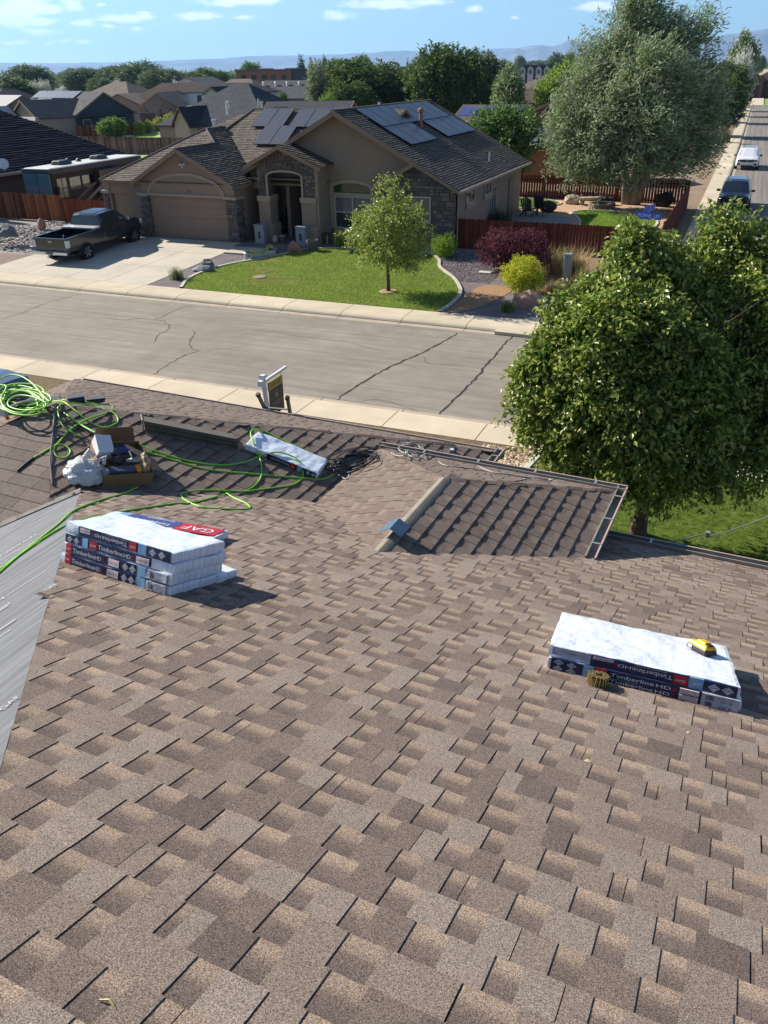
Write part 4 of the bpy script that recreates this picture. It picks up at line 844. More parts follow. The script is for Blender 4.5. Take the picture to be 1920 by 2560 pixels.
MB().prism([(.02, LY + .002, LZ), (.42, LY + .002, LZ), (.40, LY + .05, LZ + .13), (.05, LY + .05, LZ + .13)], (0, .005, 0)).obj('box_flap', M_cardi, bxr)
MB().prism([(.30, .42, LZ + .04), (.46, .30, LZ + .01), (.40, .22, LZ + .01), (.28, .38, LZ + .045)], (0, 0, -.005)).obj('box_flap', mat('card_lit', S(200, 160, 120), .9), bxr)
def boxthing(name, label, cat, x0, x1, y0, y1, z0, z1, m, tilt=0, bev=.004):
    o = MB().box(-(x1 - x0) / 2, (x1 - x0) / 2, -(y1 - y0) / 2, (y1 - y0) / 2, -(z1 - z0) / 2, (z1 - z0) / 2).obj(name, m, bevel=bev, label=label, cat=cat)
    o.matrix_world = MW @ Matrix.Translation(((x0 + x1) / 2, (y0 + y1) / 2, (z0 + z1) / 2)) @ Matrix.Rotation(tilt, 4, 'X') @ Matrix.Rotation(tilt * .4, 4, 'Y'); return o
boxthing('parts_box', 'dark slate-blue flat carton at the front of the cardboard box', 'carton', .06, .30, .03, .11, .03, .15, mat('slate_blue', S(64, 76, 98), .6))
boxthing('white_carton', 'square white carton lid tilted in the back left of the cardboard box', 'carton', .01, .16, .30, .50, .10, .22, mat('carton_white', S(226, 226, 228), .6), R(18))
boxthing('blue_packet', 'deep blue crumpled packet among the tools in the cardboard box', 'packet', .17, .30, .30, .44, .10, .17, mat('packet_blue', S(24, 56, 130), .3, bump=(20, .8, .02)), R(-22), .02)
boxthing('level_strap', 'orange and yellow strap at the right end of the cardboard box', 'strap', .31, .36, .03, .13, .03, .14, mat('strap_orange', S(224, 150, 40), .6))
ct = thing('impact_wrench', 'grey metal air tool lying across the cardboard box', 'air tool', mw=MW @ Matrix.Translation((.24, .18, .15)))
M_gm = mat('gun_metal', S(150, 160, 158), .3, metal=.7); 
MB().tube([(-.0, 0, 0), (.05, 0, 0), (.055, 0, 0), (.13, 0, 0), (.135, 0, 0), (.15, 0, 0)], [.02, .022, .028, .028, .02, .018], 14).obj('tool_barrel', M_gm, ct)
MB().blob((-.06, .02, 0), (.06, .05, .035), 5, 2, .3).obj('tool_handle', M_blk, ct); MB().tube([(.06, .02, .03), (.05, .08, .05), (.09, .10, .05)], .008, 6).obj('tool_lever', M_pale, ct)
MB().blob((-.05, .13, 0), (.05, .06, .04), 6, 2, .35).obj('motor_lump', mat('dark_steel', S(84, 84, 86), .35, metal=.6), ct)
pb = MB().blob((0, 0, 0), (.05, .10, .07), 8, 3, .45, 2.5).obj('crumpled_paper', mat('kraft_paper', S(206, 176, 140), .85), label='crumpled brown paper stuffed in the right end of the cardboard box', cat='paper'); pb.matrix_world = MW @ Matrix.Translation((.41, .16, .13))
M_bag = mat('bag_plastic', S(226, 226, 230), .3, trans=.3, bump=[(14, 1., .03)])
bag = thing('plastic_bag', 'white plastic shopping bag slumped against the left of the cardboard box', 'bag', mw=MW @ Matrix.Translation((-.13, .14, .075)))
MB().blob((0, 0, 0), (.19, .16, .085), 12, 4, .22, 2.4, .8).obj('bag_body', M_bag, bag, smooth=True)
MB().tube([(.02, .03, .05), (.0, .08, .12), (.05, .13, .15), (.09, .09, .11)], [.03, .02, .018, .03], 7).tube([(.06, -.02, .05), (.12, .02, .12), (.18, .05, .13), (.16, .0, .08)], [.03, .018, .018, .02], 7).obj('bag_handle', M_bag, bag)
# twigs and leaf scraps on the shingles
for (x, y, L_), lb in (((270, 2510, .05), 'short dry twig on the shingles near the bottom left'), ((1468, 1903, .03), 'pale yellow leaf on the shingles right of centre'), ((1720, 1832, .02), 'tiny dry leaf below the right bundle stack')):
    w = on_roof(x, y, .008); q = MB(); q.tube([(-L_ / 2, 0, 0), (0, .006, .006), (L_ / 2, -.003, .001)], [.002, .0035, .001], 5) if L_ > .04 else q.prism([(-L_ / 2, 0, 0), (0, -L_ / 3, .003), (L_ / 2, 0, .002), (0, L_ / 3, .005)], (0, 0, -.001)); q.obj('twig' if L_ > .04 else 'leaf', mat('dry_leaf', S(200, 186, 130), .7), label=lb, cat='twig' if L_ > .04 else 'leaf', loc=w)
# ladder leaning on the street-side gutter
M_alu = mat('ladder_rail', S(112, 112, 108), .4, metal=.5)
def hy(x, y, v): 
    n = HM.to_3x3() @ Vector((0, 1, 0)); return on_pl(x, y, n, v)
ld = thing('ladder', 'top of a grey ladder standing against the street-side eave', 'ladder')
for (x0, y0, x1, y1) in ((644, 984, 664, 1026), (718, 992, 726, 1036)):
    t_, b_ = hy(x0, y0, 8.95), hy(x1, y1, 9.1); dn = (b_ - t_).normalized(); L_ = (t_.z - .2) / -dn.z
    q = MB(); q.tube([t_, t_ + dn * .05], .036, 4).obj('rail_cap', M_blk, ld); MB().tube([t_ + dn * .05, t_ + dn * L_], .028, 4).obj('ladder_rail', M_alu, ld)
for k_ in range(7):
    a_ = hy(644, 984, 8.95).lerp(hy(664, 1026, 9.1), .82) ; b_ = hy(718, 992, 8.95).lerp(hy(726, 1036, 9.1), .72); dd = (hy(664, 1026, 9.1) - hy(644, 984, 8.95)).normalized() * .28 * k_; dd2 = (hy(726, 1036, 9.1) - hy(718, 992, 8.95)).normalized() * .28 * k_
    MB().tube([a_ + dd, b_ + dd2], .014, 6).obj('rung', M_alu, ld)
# for-sale post in the front yard
M_vinyl = mat('vinyl_white', S(232, 232, 234), .45); tp = on_y(657, 944, 14.8); 
sg = thing('sale_sign', 'white for-sale post with a hanging black and gold board by the near pavement', 'sign')
bt_ = Vector((tp.x + .12, tp.y, .3)); MB().tube([bt_, tp], .055, 4).obj('post', M_vinyl, sg); MB().box(-.075, .075, -.075, .075, 0, .06, 0, .02, .02).obj('post_cap', M_vinyl, sg, loc=tp)
ar0 = tp + Vector((.02, 0, -.09)); ar1 = ar0 + Vector((.0, 1.02, .02)); MB().tube([ar0, ar1], .04, 4).obj('arm', M_vinyl, sg)
MB().box(-.05, .05, -.05, .05, -.06, .06).obj('arm_finial', M_vinyl, sg, loc=ar0 + Vector((-.0, -.14, .0)))
bd = MB(); y0, y1 = ar0.y + .17, ar0.y + .80; zt_, zb_ = ar0.z - .09, ar0.z - .92; xx = ar0.x
bd.box(xx - .012, xx + .012, y0, y1, zb_, zt_).obj('board', mat('board_black', S(36, 38, 40), .5), sg)
for s_ in (-1, 1): MB().tube([(xx, (y0 + y1) / 2 + s_ * .26, zt_), (xx, (y0 + y1) / 2 + s_ * .26, ar0.z)], .006, 5).obj('hanger', M_blk, sg)
MB().box(xx - .015, xx + .015, y0, y1, zt_ - .19, zt_ + .002).obj('gold_band', mat('board_gold', S(176, 156, 70), .5), sg)
text('FOR SALE', .13, sg, M_ink, face_mw((xx + .017, (y0 + y1) / 2, zt_ - .095), (0, 1, 0), (0, 0, 1)), sx=.8)
text('6', .24, sg, mat('gold_print', S(190, 172, 110), .5), face_mw((xx + .014, (y0 + y1) / 2, zt_ - .36), (0, 1, 0), (0, 0, 1)))
for i, (w_, zz) in enumerate(((.44, .54), (.3, .60), (.2, .76))): MB().box(xx + .0125, xx + .014, (y0 + y1) / 2 - w_ / 2, (y0 + y1) / 2 + w_ / 2, zt_ - zz - .012, zt_ - zz + .012).obj('small_print', mat('print_dim', S(130, 126, 110), .6), sg)
# red rock, pebbles and kerb beside the near pavement
MB().blob((-4.0, 15.0, .62), (.26, .22, .26), 3, 2, .2, 1.5).obj('red_rock', mat('red_sandstone', S(176, 100, 76), .9, noise=(4, .85, 1.15)), label='orange red sandstone rock just past the end of the gutter', cat='rock')
MB().prism([(-3.32, 14.8, .5), (-3.18, 14.8, .5), (-3.18, 15.6, .5), (-3.18, 17.28, .19), (-3.32, 17.28, .19), (-3.32, 15.6, .5)], (0, 0, -.3)).obj('lawn_kerb', mat('kerb_pale', S(206, 200, 186), .9), label='pale concrete edging strip between pebbles and near lawn', cat='edging')
# ================================================================ the tan house across the street
M_st = mat('stucco_tan', S(160, 137, 119), .92, noise=[(.5, .93, 1.06), (2.2, .95, 1.04), (30, .95, 1.05)], bump=(40, .3, .01)); M_trim = mat('stucco_trim', S(178, 158, 138), .9, noise=(20, .96, 1.04)); M_gd = mat('garage_door', S(156, 130, 110), .7, noise=(2, .96, 1.04))
M_fas = mat('fascia_tan', S(150, 124, 104), .8); M_gl = mat('window_glass', S(60, 66, 72), .06, spec=.8); M_glg = mat('arch_glass', S(46, 76, 34), .15, spec=.8); M_wf = mat('window_frame', S(196, 186, 174), .6); M_bl = mat('blind_slat', S(140, 140, 138), .6)
M_mort = mat('mortar', S(96, 88, 82), .95); M_door = mat('dark_door', S(40, 30, 28), .5)
M_stone = mat('veneer_stone', (1, 1, 1), .9, attr=True, noise=[(9, .75, 1.2), (60, .85, 1.15)], bump=(24, .6, .03))
STC = [S(120, 107, 98), S(104, 94, 89), S(132, 117, 105), S(94, 87, 86), S(122, 107, 95), S(110, 101, 97)]
th = thing('tan_house', 'tan stucco house with stone trim and solar panels across the street', 'house')
M_tile = mat('roof_shingle_far', (1, 1, 1), .95, attr=True, noise=[(30, .75, 1.25, 3), (.8, .94, 1.06)], spec=.1)
RC = [S(128, 119, 108), S(120, 111, 101), S(136, 126, 114), S(114, 106, 97), S(124, 115, 104)]
def course_roof(name, pl, poly, down, parent, expo=.155, cols=RC, seed=0, butt=.011, m=None, thick=.12, cell=(.14, .32), tag=True):
    """pl=(a,b,c) plane z=ax+by+c ; poly list of (x,y); down: unit xy direction of fall"""
    a_, b_, c_ = pl; n = Vector((-a_, -b_, 1)).normalized(); upv = Vector((a_, b_, a_ * a_ + b_ * b_)).normalized(); ex = upv.cross(n).normalized()
    pts = [Vector((x, y, a_ * x + b_ * y + c_)) for x, y in poly]; lo = min(pts, key=lambda q: q.z); mw = face_mw(lo, ex, upv); inv = mw.inverted()
    P2 = [(inv @ q) for q in pts]; P2 = [(q.x, q.y) for q in P2]
    if sum(P2[i][0] * P2[(i + 1) % len(P2)][1] - P2[(i + 1) % len(P2)][0] * P2[i][1] for i in range(len(P2))) < 0: P2 = P2[::-1]
    rg = np.random.default_rng(seed + 5); mb = MB(); x0, x1, y1 = min(q[0] for q in P2), max(q[0] for q in P2), max(q[1] for q in P2); y = 0
    while y < y1:
        x = x0 - rg.uniform(0, .4)
        while x < x1:
            w = rg.uniform(*cell); cl = clip2([(x, y), (x + w, y), (x + w, y + expo * 1.02), (x, y + expo * 1.02)], P2); jut = rg.uniform(0, .012)
            if cl:
                mb.col = tuple(np.array(cols[rg.integers(0, len(cols))]) * rg.uniform(.93, 1.07)); f = lambda q: mw @ Vector((q[0], q[1], (butt + jut) * (1 - (q[1] - y) / expo)))
                mb.face([f(q) for q in cl])
                lw = [q for q in cl if abs(q[1] - y) < 1e-4]
                if len(lw) >= 2:
                    l0, l1 = min(lw), max(lw); mb.face([mw @ Vector((l0[0], y, -.002)), mw @ Vector((l1[0], y, -.002)), f(l1), f(l0)], 1)
            x += w
        y += expo
    rs = MB().prism([mw @ Vector((qx, qy, -.004)) for qx, qy in P2], -n * thick).obj('roof_slope', M_fas, parent)
    o = mb.obj('shingle_courses', [m or M_tile, M_edgeblk], rs); o['kind'] = 'stuff'
    return rs
def stones(parent, O, ux, uz, W_, H_, seed=0, inside=None, sw=(.18, .42), sh=(.10, .19), dep=.045):
    """ashlar veneer as single stones on the wall rectangle; O lower-left, ux along the wall, outward = ux x uz"""
    ux, uz = Vector(ux), Vector(uz); n = ux.cross(uz).normalized(); rg = random.Random(seed); z = 0
    while z < H_ - .02:
        h = min(rg.uniform(*sh), H_ - z); x = 0
        while x < W_ - .01:
            w = rg.uniform(*sw); w = min(w, W_ - x); w = W_ - x if W_ - x - w < .08 else w
            if inside is None or all(inside(x + dx, z + dz) for dx in (.02, w - .02) for dz in (.02, h - .02)) :
                g_ = .008; d = dep * rg.uniform(.6, 1.25); mb = MB(); mb.col = tuple(np.array(rg.choice(STC)) * rg.uniform(.85, 1.15)); j = [rg.uniform(0, .008) for _ in range(8)]
                A = [O + ux * (x + g_) + uz * (z + g_), O + ux * (x + w - g_) + uz * (z + g_), O + ux * (x + w - g_) + uz * (z + h - g_), O + ux * (x + g_) + uz * (z + h - g_)]
                mid = sum(A, Vector()) / 4; B = [q + (mid - q) * .07 + n * (d - j[i]) for i, q in enumerate(A)]
                mb.face(B)
                for i in range(4): k = (i + 1) % 4; mb.face([A[i], A[k], B[k], B[i]])
                mb.obj('stone', M_stone, parent)
            x += w
        z += h
X_, Z_ = Vector((1, 0, 0)), Vector((0, 0, 1)); Y_ = Vector((0, 1, 0))
EZ = 3.15; SL_ = .53
# wing planes
pWf = (0, SL_, EZ - SL_ * 36.45); pWr = (-SL_, 0, EZ + SL_ * -23.05); pWl = (SL_, 0, EZ + SL_ * 31.5); pMf = (0, SL_, 3.1 - SL_ * 38.2); pMr = (-.52, 0, 3.1 - .52 * 12.0)
wx = (-31.5 - 23.05) / 2; wz = EZ + SL_ * 4.225; wy = 36.45 + 4.225
course_roof('wf', pWf, [(-31.5, 36.45), (-23.2, 36.45), (wx + .02, wy)], 0, th, seed=1)
course_roof('wr', pWr, [(-23.05, 36.0), (-23.05, 39.0), (-26.09, 44.5), (-26.09, 36.0)], 0, th, seed=2, butt=.030)
course_roof('wr', pWr, [(-26.1, 39.51), (-26.1, 44.5), (wx, 47.5), (wx, wy)], 0, th, seed=22, butt=.030)
course_roof('wl', pWl, [(-31.5, 36.45), (wx, wy), (wx, 47.5), (-31.5, 47.5)], 0, th, seed=3)
course_roof('gl', (SL_, 0, (EZ + SL_ * 3.05) + SL_ * 26.1), [(-26.1, 36.0), (-29.1, 36.0), (-29.1, 37.4), (-26.1, 40.2)], 0, th, seed=4)
rx, rz_ = -18.33, 6.39
course_roof('mf', pMf, [(-24.0, 38.2), (-19.0, 38.2), (-17.0, 44.05), (-26.2, 44.05), (-28.4, 42.3), (-27.5, 41.2)], 0, th, seed=5)
course_roof('mback', (0, -SL_, 6.2 + SL_ * 44.05), [(-26.2, 44.05), (-17.0, 44.05), (-16, 52), (-30, 52)], 0, th, seed=8)
course_roof('mleft', (.42, 0, 6.2 + .42 * 26.2), [(-26.2, 44.05), (-26.2, 48), (-33, 50), (-33, 42.4), (-28.4, 42.3)], 0, th, seed=9)
course_roof('mr', pMr, [(-11.95, 37.75), (-11.95, 51.6), (rx, 51.6), (rx, 38.0)], 0, th, seed=6, butt=.030)
course_roof('ml', (.52, 0, rz_ - .52 * -18.33), [(rx, 38.0), (rx, 51.6), (-24.8, 51.6), (-24.8, 38.0)][::-1], 0, th, seed=7)
# stone gable left slope and entry tower roofs
course_roof('sgl', (.52, 0, 4.27 + .52 * 14.2), [(-14.2, 37.85), (-14.2, 38.5), (-16.3, 38.5), (-16.3, 37.85)], 0, th, seed=10)
ex_, ez_ = -20.85, 4.92
course_roof('er', (-.40, 0, ez_ + .40 * ex_), [(ex_, 36.9), (ex_ + 2.2, 36.9), (ex_ + 2.2, 38.5), (ex_, 41.5)], 0, th, seed=11, butt=.030); course_roof('el', (.46, 0, ez_ - .46 * ex_), [(ex_, 36.9), (ex_, 41.5), (ex_ - 1.85, 39.5), (ex_ - 1.85, 36.9)], 0, th, seed=12)
# ridge caps
def rcap(p0, p1, parent=th): MB().tube([p0, p1], .05, 6).obj('ridge_cap', mat('cap_brown', S(112, 100, 90), .95), parent)
for q in (((rx, 38.0, rz_ + .02), (rx, 51.6, rz_ + .02)), ((-26.2, 44.05, 6.22), (-18.9, 44.05, 6.22)), ((wx, wy, wz + .01), (wx, 44.5, wz + .01)), ((-31.5, 36.45, EZ + .02), (wx, wy, wz + .02)), ((wx, wy, wz + .02), (-26.15, 39.6, 4.82)), ((-26.1, 36.0, 4.79), (-26.1, 39.6, 4.79)), ((-26.2, 44.05, 6.22), (-27.3, 41.6, 4.98))): rcap(*q)
# walls
def wallgable(name, x0, x1, y, z0, ze, xr, zr, d=.25, m=M_st):
    return MB().prism([(x0, y, z0), (x1, y, z0), (x1, y, ze), (xr, y, zr), (x0, y, ze)], (0, d, 0)).obj(name, m, th)
def rake(x0, z0, x1, z1, y, w=.20, t=.05, y1=None): 
    MB().prism([(x0, y, z0 - w), (x1, y, z1 - w), (x1, y, z1), (x0, y, z0)], (0, t, 0)).obj('rake_board', M_fas, th)
wy_, gz = 36.5, .4
# garage front with openings (left single bay recessed)
def arch_poly(cx, hw, z0, rise, n=14): return [(cx + hw * math.cos(math.pi - math.pi * i / n), z0 + rise * math.sin(math.pi * i / n)) for i in range(n + 1)]
MB().prism([(-28.9, wy_, 2.52), (-23.25, wy_, 2.52), (-23.25, wy_, 3.12), (-26.1, wy_, 4.66), (-28.9, wy_, 3.2)], (0, .3, 0)).obj('wall', M_st, th)
MB().box(-28.9, -28.55, wy_, wy_ + .6, gz, 2.52).obj('wall', M_st, th); MB().box(-23.75, -23.25, wy_ + .31, 41.2, gz, 3.1).obj('wall', M_st, th)
MB().box(-31.6, -31.2, 36.85, 47, gz, 3.1).obj('wall', M_st, th); MB().box(-31.2, -28.9, 36.9, 37.3, 2.45, 3.1).obj('wall', M_st, th); MB().box(-28.9, -28.6, 37.1, 37.3, gz, 3.1).obj('wall', M_st, th)
MB().box(-31.15, -23.8, 36.75 + .6, 47, 3.0, 3.08).obj('soffit', M_fas, th)
gd = MB().box(-28.5, -23.8, wy_ + .14, wy_ + .18, gz, 2.52).obj('garage_door', M_gd, th)
for i in range(4):
    for j in range(1): x0 = -28.48; z0 = gz + .02 + i * .53; MB().box(x0, -23.82, wy_ + .125, wy_ + .141, z0, z0 + .515, 0).obj('door_panel', M_gd, gd)
gd = MB().box(-31.15, -29.0, 37.05, 37.09, gz, 2.45).obj('garage_door', M_gd, th)
for i in range(4):
    for j in range(1): x0 = -31.12; z0 = gz + .02 + i * .51; MB().box(x0, -29.02, 37.035, 37.051, z0, z0 + .495).obj('door_panel', M_gd, gd)
MB().box(-29.2, -23.1, wy_ - .06, wy_ + .0, 2.50, 2.62).obj('trim_band', M_trim, th)
# arch moulding over the double door
ao = arch_poly(-26.15, 2.35, 2.62, 1.02); ai = arch_poly(-26.15, 2.19, 2.62, .88); q = MB()
for i in range(14): q.prism([(ai[i][0], wy_ - .05, ai[i][1]), (ai[i + 1][0], wy_ - .05, ai[i + 1][1]), (ao[i + 1][0], wy_ - .05, ao[i + 1][1]), (ao[i][0], wy_ - .05, ao[i][1])], (0, .05, 0))
q.obj('arch_moulding', M_trim, th)
text('335', .17, th, mat('number_dark', S(70, 58, 52), .6), face_mw((-25.9, wy_ - .02, 2.76), (1, 0, 0), (0, 0, 1)), name='house_number')
fl = thing('flood_light', 'small white twin flood light fixed high on the garage gable', 'light', loc=(-26.05, wy_ - .02, 4.02))
MB().box(-.07, .07, -.05, 0, -.05, .05).obj('lamp_base', M_white, fl); MB().tube([(-.03, -.05, 0), (-.14, -.16, .03)], [.03, .06], 8).tube([(.03, -.05, 0), (.14, -.16, .03)], [.03, .06], 8).tube([(0, -.05, -.04), (0, -.14, -.12)], [.03, .05], 8).obj('lamp_head', M_white, fl)
for (x0, x1, yb, d) in ((-23.8, -23.15, wy_ - .1, .75), (-29.05, -28.5, wy_ - .1, .5), (-31.75, -31.3, 36.8, .5)):
    o = MB().box(x0 + .03, x1 - .03, yb + .03, yb + d, gz, 2.46).obj('stone_pier', M_mort, th)
    stones(o, Vector((x0 + .03, yb + .03, gz)), X_, Z_, x1 - x0 - .06, 2.08, int(-x0 * 10), sw=(.16, .34)); stones(o, Vector((x1 - .03, yb + .03, gz)), Y_, Z_, d - .04, 2.08, int(-x0 * 10) + 1, sw=(.16, .34))
    MB().box(x0 - .04, x1 + .05, yb - .04, yb + d, 2.465, 2.60).obj('pier_cap', M_trim, th)
rake(-29.15, 3.17, -26.1, 4.80, 35.98); rake(-26.1, 4.80, -23.0, 3.16, 35.98)
# big gable wall with the arched window
bx0, bx1, by = -23.3, -14.9, 38.55
_a, _b = on_y(832, 462, 38.55), on_y(926, 462, 38.55)
wxa, wxb, wz0, wz1 = _a.x, _b.x, 1.02, 2.55
RK = lambda x: (6.3 - .53 * abs(x + 18.33))
MB().prism([(-19.6, by, gz), (wxa, by, gz), (wxa, by, RK(wxa)), (-19.6, by, RK(-19.6))], (0, .25, 0)).obj('wall', M_st, th)
MB().prism([(-23.5, by, 3.1), (-19.6, by, 3.1), (-19.6, by, RK(-19.6)), (-23.5, by, 3.6)], (0, .25, 0)).obj('wall', M_st, th)
cap = arch_poly((wxa + wxb) / 2, (wxb - wxa) / 2, 2.92, .26, 16); cap = [(wxa, 2.72)] + cap + [(wxb, 2.72)]; 
MB().prism([(x, by, z) for x, z in cap[1:-1]] + [(wxb, by, RK(wxb)), (-18.33, by, 6.3), (wxa, by, RK(wxa))], (0, .25, 0)).obj('wall', M_st, th)
MB().box(wxa, wxb, by, by + .25, gz, wz0).obj('wall', M_st, th); MB().box(wxa, wxb, by, by + .25, wz1, 2.72).obj('wall', M_trim, th)
MB().prism([(wxb, by, gz), (-12.4, by, gz), (-12.4, by, 3.2), (wxb, by, RK(wxb))], (0, .25, 0)).obj('wall', M_st, th)
win = thing_w = MB().box(wxa + .02, wxb - .02, by + .14, by + .16, wz0, wz1).obj('window', M_gl, th)
xm = (wxa + wxb) / 2
for x0, x1 in ((wxa, wxa + .07), (xm - .04, xm + .04), (wxb - .07, wxb)): MB().box(x0, x1, by + .05, by + .13, wz0, wz1).obj('window_frame', M_wf, win)
for x0, x1 in ((wxa + .07, xm - .04), (xm + .04, wxb - .07)):
    MB().box(x0, x1, by + .07, by + .12, 1.78, 1.85).obj('sash_bar', M_wf, win); MB().box(x0, x1, by + .05, by + .12, wz1 - .06, wz1 - .001).obj('sash_bar', M_wf, win); MB().box(x0, x1, by + .05, by + .12, wz0, wz0 + .06).obj('sash_bar', M_wf, win)
    for i in range(13): MB().prism([(x0, by + .125, 1.88 + i * .047), (x1, by + .125, 1.88 + i * .047), (x1, by + .138, 1.905 + i * .047), (x0, by + .138, 1.905 + i * .047)], (0, .001, -.002)).obj('blind_slat', M_bl, win)
q = MB(); q.prism([(x, by + .14, z) for x, z in cap] , (0, .02, 0)); aw = q.obj('arched_window', M_glg, th)
def archring(parent, cx, hw, z0, rise, w, y, d, m=M_trim, n=16, name='arch_trim'):
    i_, o_ = arch_poly(cx, hw, z0, rise, n), arch_poly(cx, hw + w, z0, rise + w, n); q = MB()
    for i in range(n): q.prism([(i_[i][0], y, i_[i][1]), (i_[i + 1][0], y, i_[i + 1][1]), (o_[i + 1][0], y, o_[i + 1][1]), (o_[i][0], y, o_[i][1])], (0, d, 0))
    return q.obj(name, m, parent)
archring(th, xm, (wxb - wxa) / 2, 2.92, .26, .16, by - .05, .05)
for x0, x1, z0, z1 in ((wxa - .16, wxa, .86, 2.92), (wxb, wxb + .16, .86, 2.92), (wxa - .22, wxb + .22, .86, 1.02)): MB().box(x0, x1, by - .05, by, z0, z1 - .001).obj('window_trim', M_trim, th)
rake(-24.6, 3.15, -18.33, 6.41, 37.98, .24); rake(-18.33, 6.41, -11.95, 3.10, 37.98 - .13, .22)
# stone block at the right
sb0, sb1, sy = -16.15, -12.4, 38.2
q = MB(); q.prism([(sb0, sy, gz), (sb1, sy, gz), (sb1, sy, 3.15), (-14.2, sy, 4.12), (sb0, sy, 3.3)], (0, .35, 0)); sbk = q.obj('stone_wall', M_mort, th)
wn0, wn1, wn2, wn3 = -14.5, -13.5, 1.55, 2.75
stones(sbk, Vector((sb0, sy, gz)), X_, Z_, sb1 - sb0, 3.8, 77, inside=lambda x, z: (z + gz < 3.12 + (min(x, sb1 - sb0 - x) * .50)) and z + gz < 4.05 and not (wn0 < sb0 + x < wn1 and wn2 < gz + z < wn3), sw=(.2, .5), sh=(.13, .24))
stones(sbk, Vector((sb1, sy, gz)), Y_, Z_, .33, 2.6, 78)
wi = MB().box(wn0 + .05, wn1 - .05, sy - .015, sy - .005, wn2 + .05, wn3 - .05).obj('window', mat('pale_glass', S(96, 92, 82), .15, spec=.8), th)
for q4 in ((wn0, wn1, wn2, wn2 + .06), (wn0, wn1, wn3 - .06, wn3), (wn0, wn0 + .06, wn2 + .06, wn3 - .06), (wn1 - .06, wn1, wn2 + .06, wn3 - .06)): MB().box(q4[0], q4[1], sy - .05, sy - .016, q4[2], q4[3]).obj('window_frame', M_wf, wi)
rake(-16.35, 3.20, -14.2, 4.30, 37.83, .2, .05)
# right side wall with windows
MB().box(-12.65, -12.4, 38.55, 51.2, gz, 3.12).obj('wall', mat('stucco_side', S(160, 138, 120), .9, noise=(2, .95, 1.05), bump=(40, .3, .01)), th)
MB().box(-24.5, -12.7, 51.0, 51.3, gz, 3.1).obj('wall', M_st, th); MB().box(-12.4, -11.95, 37.8, 51.6, 3.0, 3.06).obj('soffit', M_fas, th)
MB().box(-12.0, -11.88, 37.75, 51.6, 2.98, 3.1).obj('fascia_gutter', mat('gutter_far', S(170, 156, 140), .5), th)
for (a_, b_) in (((885, 930), (960, 905)),): pass
for (px0, px1, zt_, zb_) in (((1167, 0), (1185, 0), 2.75, 2.25), ((1211, 0), (1226, 0), 2.75, 2.25), ((1230, 0), (1240, 0), 2.45, 1.0)):
    y0 = on_x(px0[0], 470, -12.38).y; y1 = on_x(px1[0], 470, -12.38).y
    f = MB().box(-12.385, -12.37, y0, y1, zb_, zt_).obj('window', M_gl, th)
    for q4 in ((y0 - .06, y1 + .06, zb_ - .06, zb_), (y0 - .06, y1 + .06, zt_, zt_ + .06), (y0 - .06, y0, zb_, zt_), (y1, y1 + .06, zb_, zt_), ((y0 + y1) / 2 - .025, (y0 + y1) / 2 + .025, zb_, zt_)): MB().box(-12.38, -12.33, q4[0], q4[1], q4[2], q4[3]).obj('window_frame', M_wf, f)
    MB().box(-12.39, -12.30, y0 - .12, y1 + .12, zb_ - .28, zb_ - .06).obj('sill_block', M_trim, th)
MB().box(-12.39, -12.32, 48.3, 49.2, gz, 2.5).obj('side_door', M_fas, th); MB().tube([(-12.3, 38.62, .4), (-12.3, 38.62, 3.0)], .045, 6).obj('downpipe', M_trim, th)
# entry tower
ty = 37.35; xl, xr_ = -22.35, -19.2
q = MB(); q.prism([(xl, ty, 2.55), (xr_, ty, 2.55), (xr_, ty, 4.15), (-20.85, ty, 4.80), (xl, ty, 4.15)], (0, .2, 0))
ea = arch_poly(-20.85, .93, 3.52, .20, 12)
# tower front built round the arched opening
tf = MB()
tf.prism([(xl, ty, 2.5), (-21.78, ty, 2.5)] + [(x, ty, z) for x, z in ea if x <= -20.85] + [(-20.85, ty, 4.78), (xl, ty, 4.14)], (0, .3, 0))
tf.prism([(-20.85, ty, 4.78)] + [(x, ty, z) for x, z in ea if x >= -20.851] + [(-19.92, ty, 2.5), (xr_, ty, 2.5), (xr_, ty, 4.14)], (0, .3, 0))
tfo = tf.obj('tower_front', M_mort, th)
stones(tfo, Vector((xl, ty, 2.6)), X_, Z_, xr_ - xl, 2.1, 55, inside=lambda x, z: z + 2.6 < 4.16 + min(x, xr_ - xl - x) * .40 and not (abs(xl + x + 20.85) < 1.02 and 2.6 + z < 3.58 + .24 * math.sqrt(max(0, 1 - ((xl + x + 20.85) / 1.05) ** 2))), sw=(.16, .38), sh=(.10, .18))
archring(th, -20.85, .93, 3.52, .20, .10, ty - .06, .06); 
for x0, x1 in ((-21.88, -21.78), (-19.92, -19.82)): MB().box(x0, x1, ty - .06, ty, 2.6, 3.52).obj('opening_trim', M_trim, th)
for x0, x1 in ((-22.38, -21.74), (-19.96, -19.17)):
    MB().box(x0, x1, ty - .05, ty + .75, 1.25, 2.35).obj('pillar', M_st, th); MB().box(x0 - .08, x1 + .08, ty - .12, ty + .82, gz, 1.25, 0).obj('pillar_base', M_trim, th); MB().box(x0 - .05, x1 + .05, ty - .09, ty + .79, 2.35, 2.6).obj('pillar_cap', M_trim, th)
MB().box(-19.2, -19.0, ty, 38.55, gz, 4.0).obj('wall', M_st, th); MB().box(xl - .0, xl + .15, ty + .75, 38.6, 2.6, 4.0).obj('wall', M_st, th)
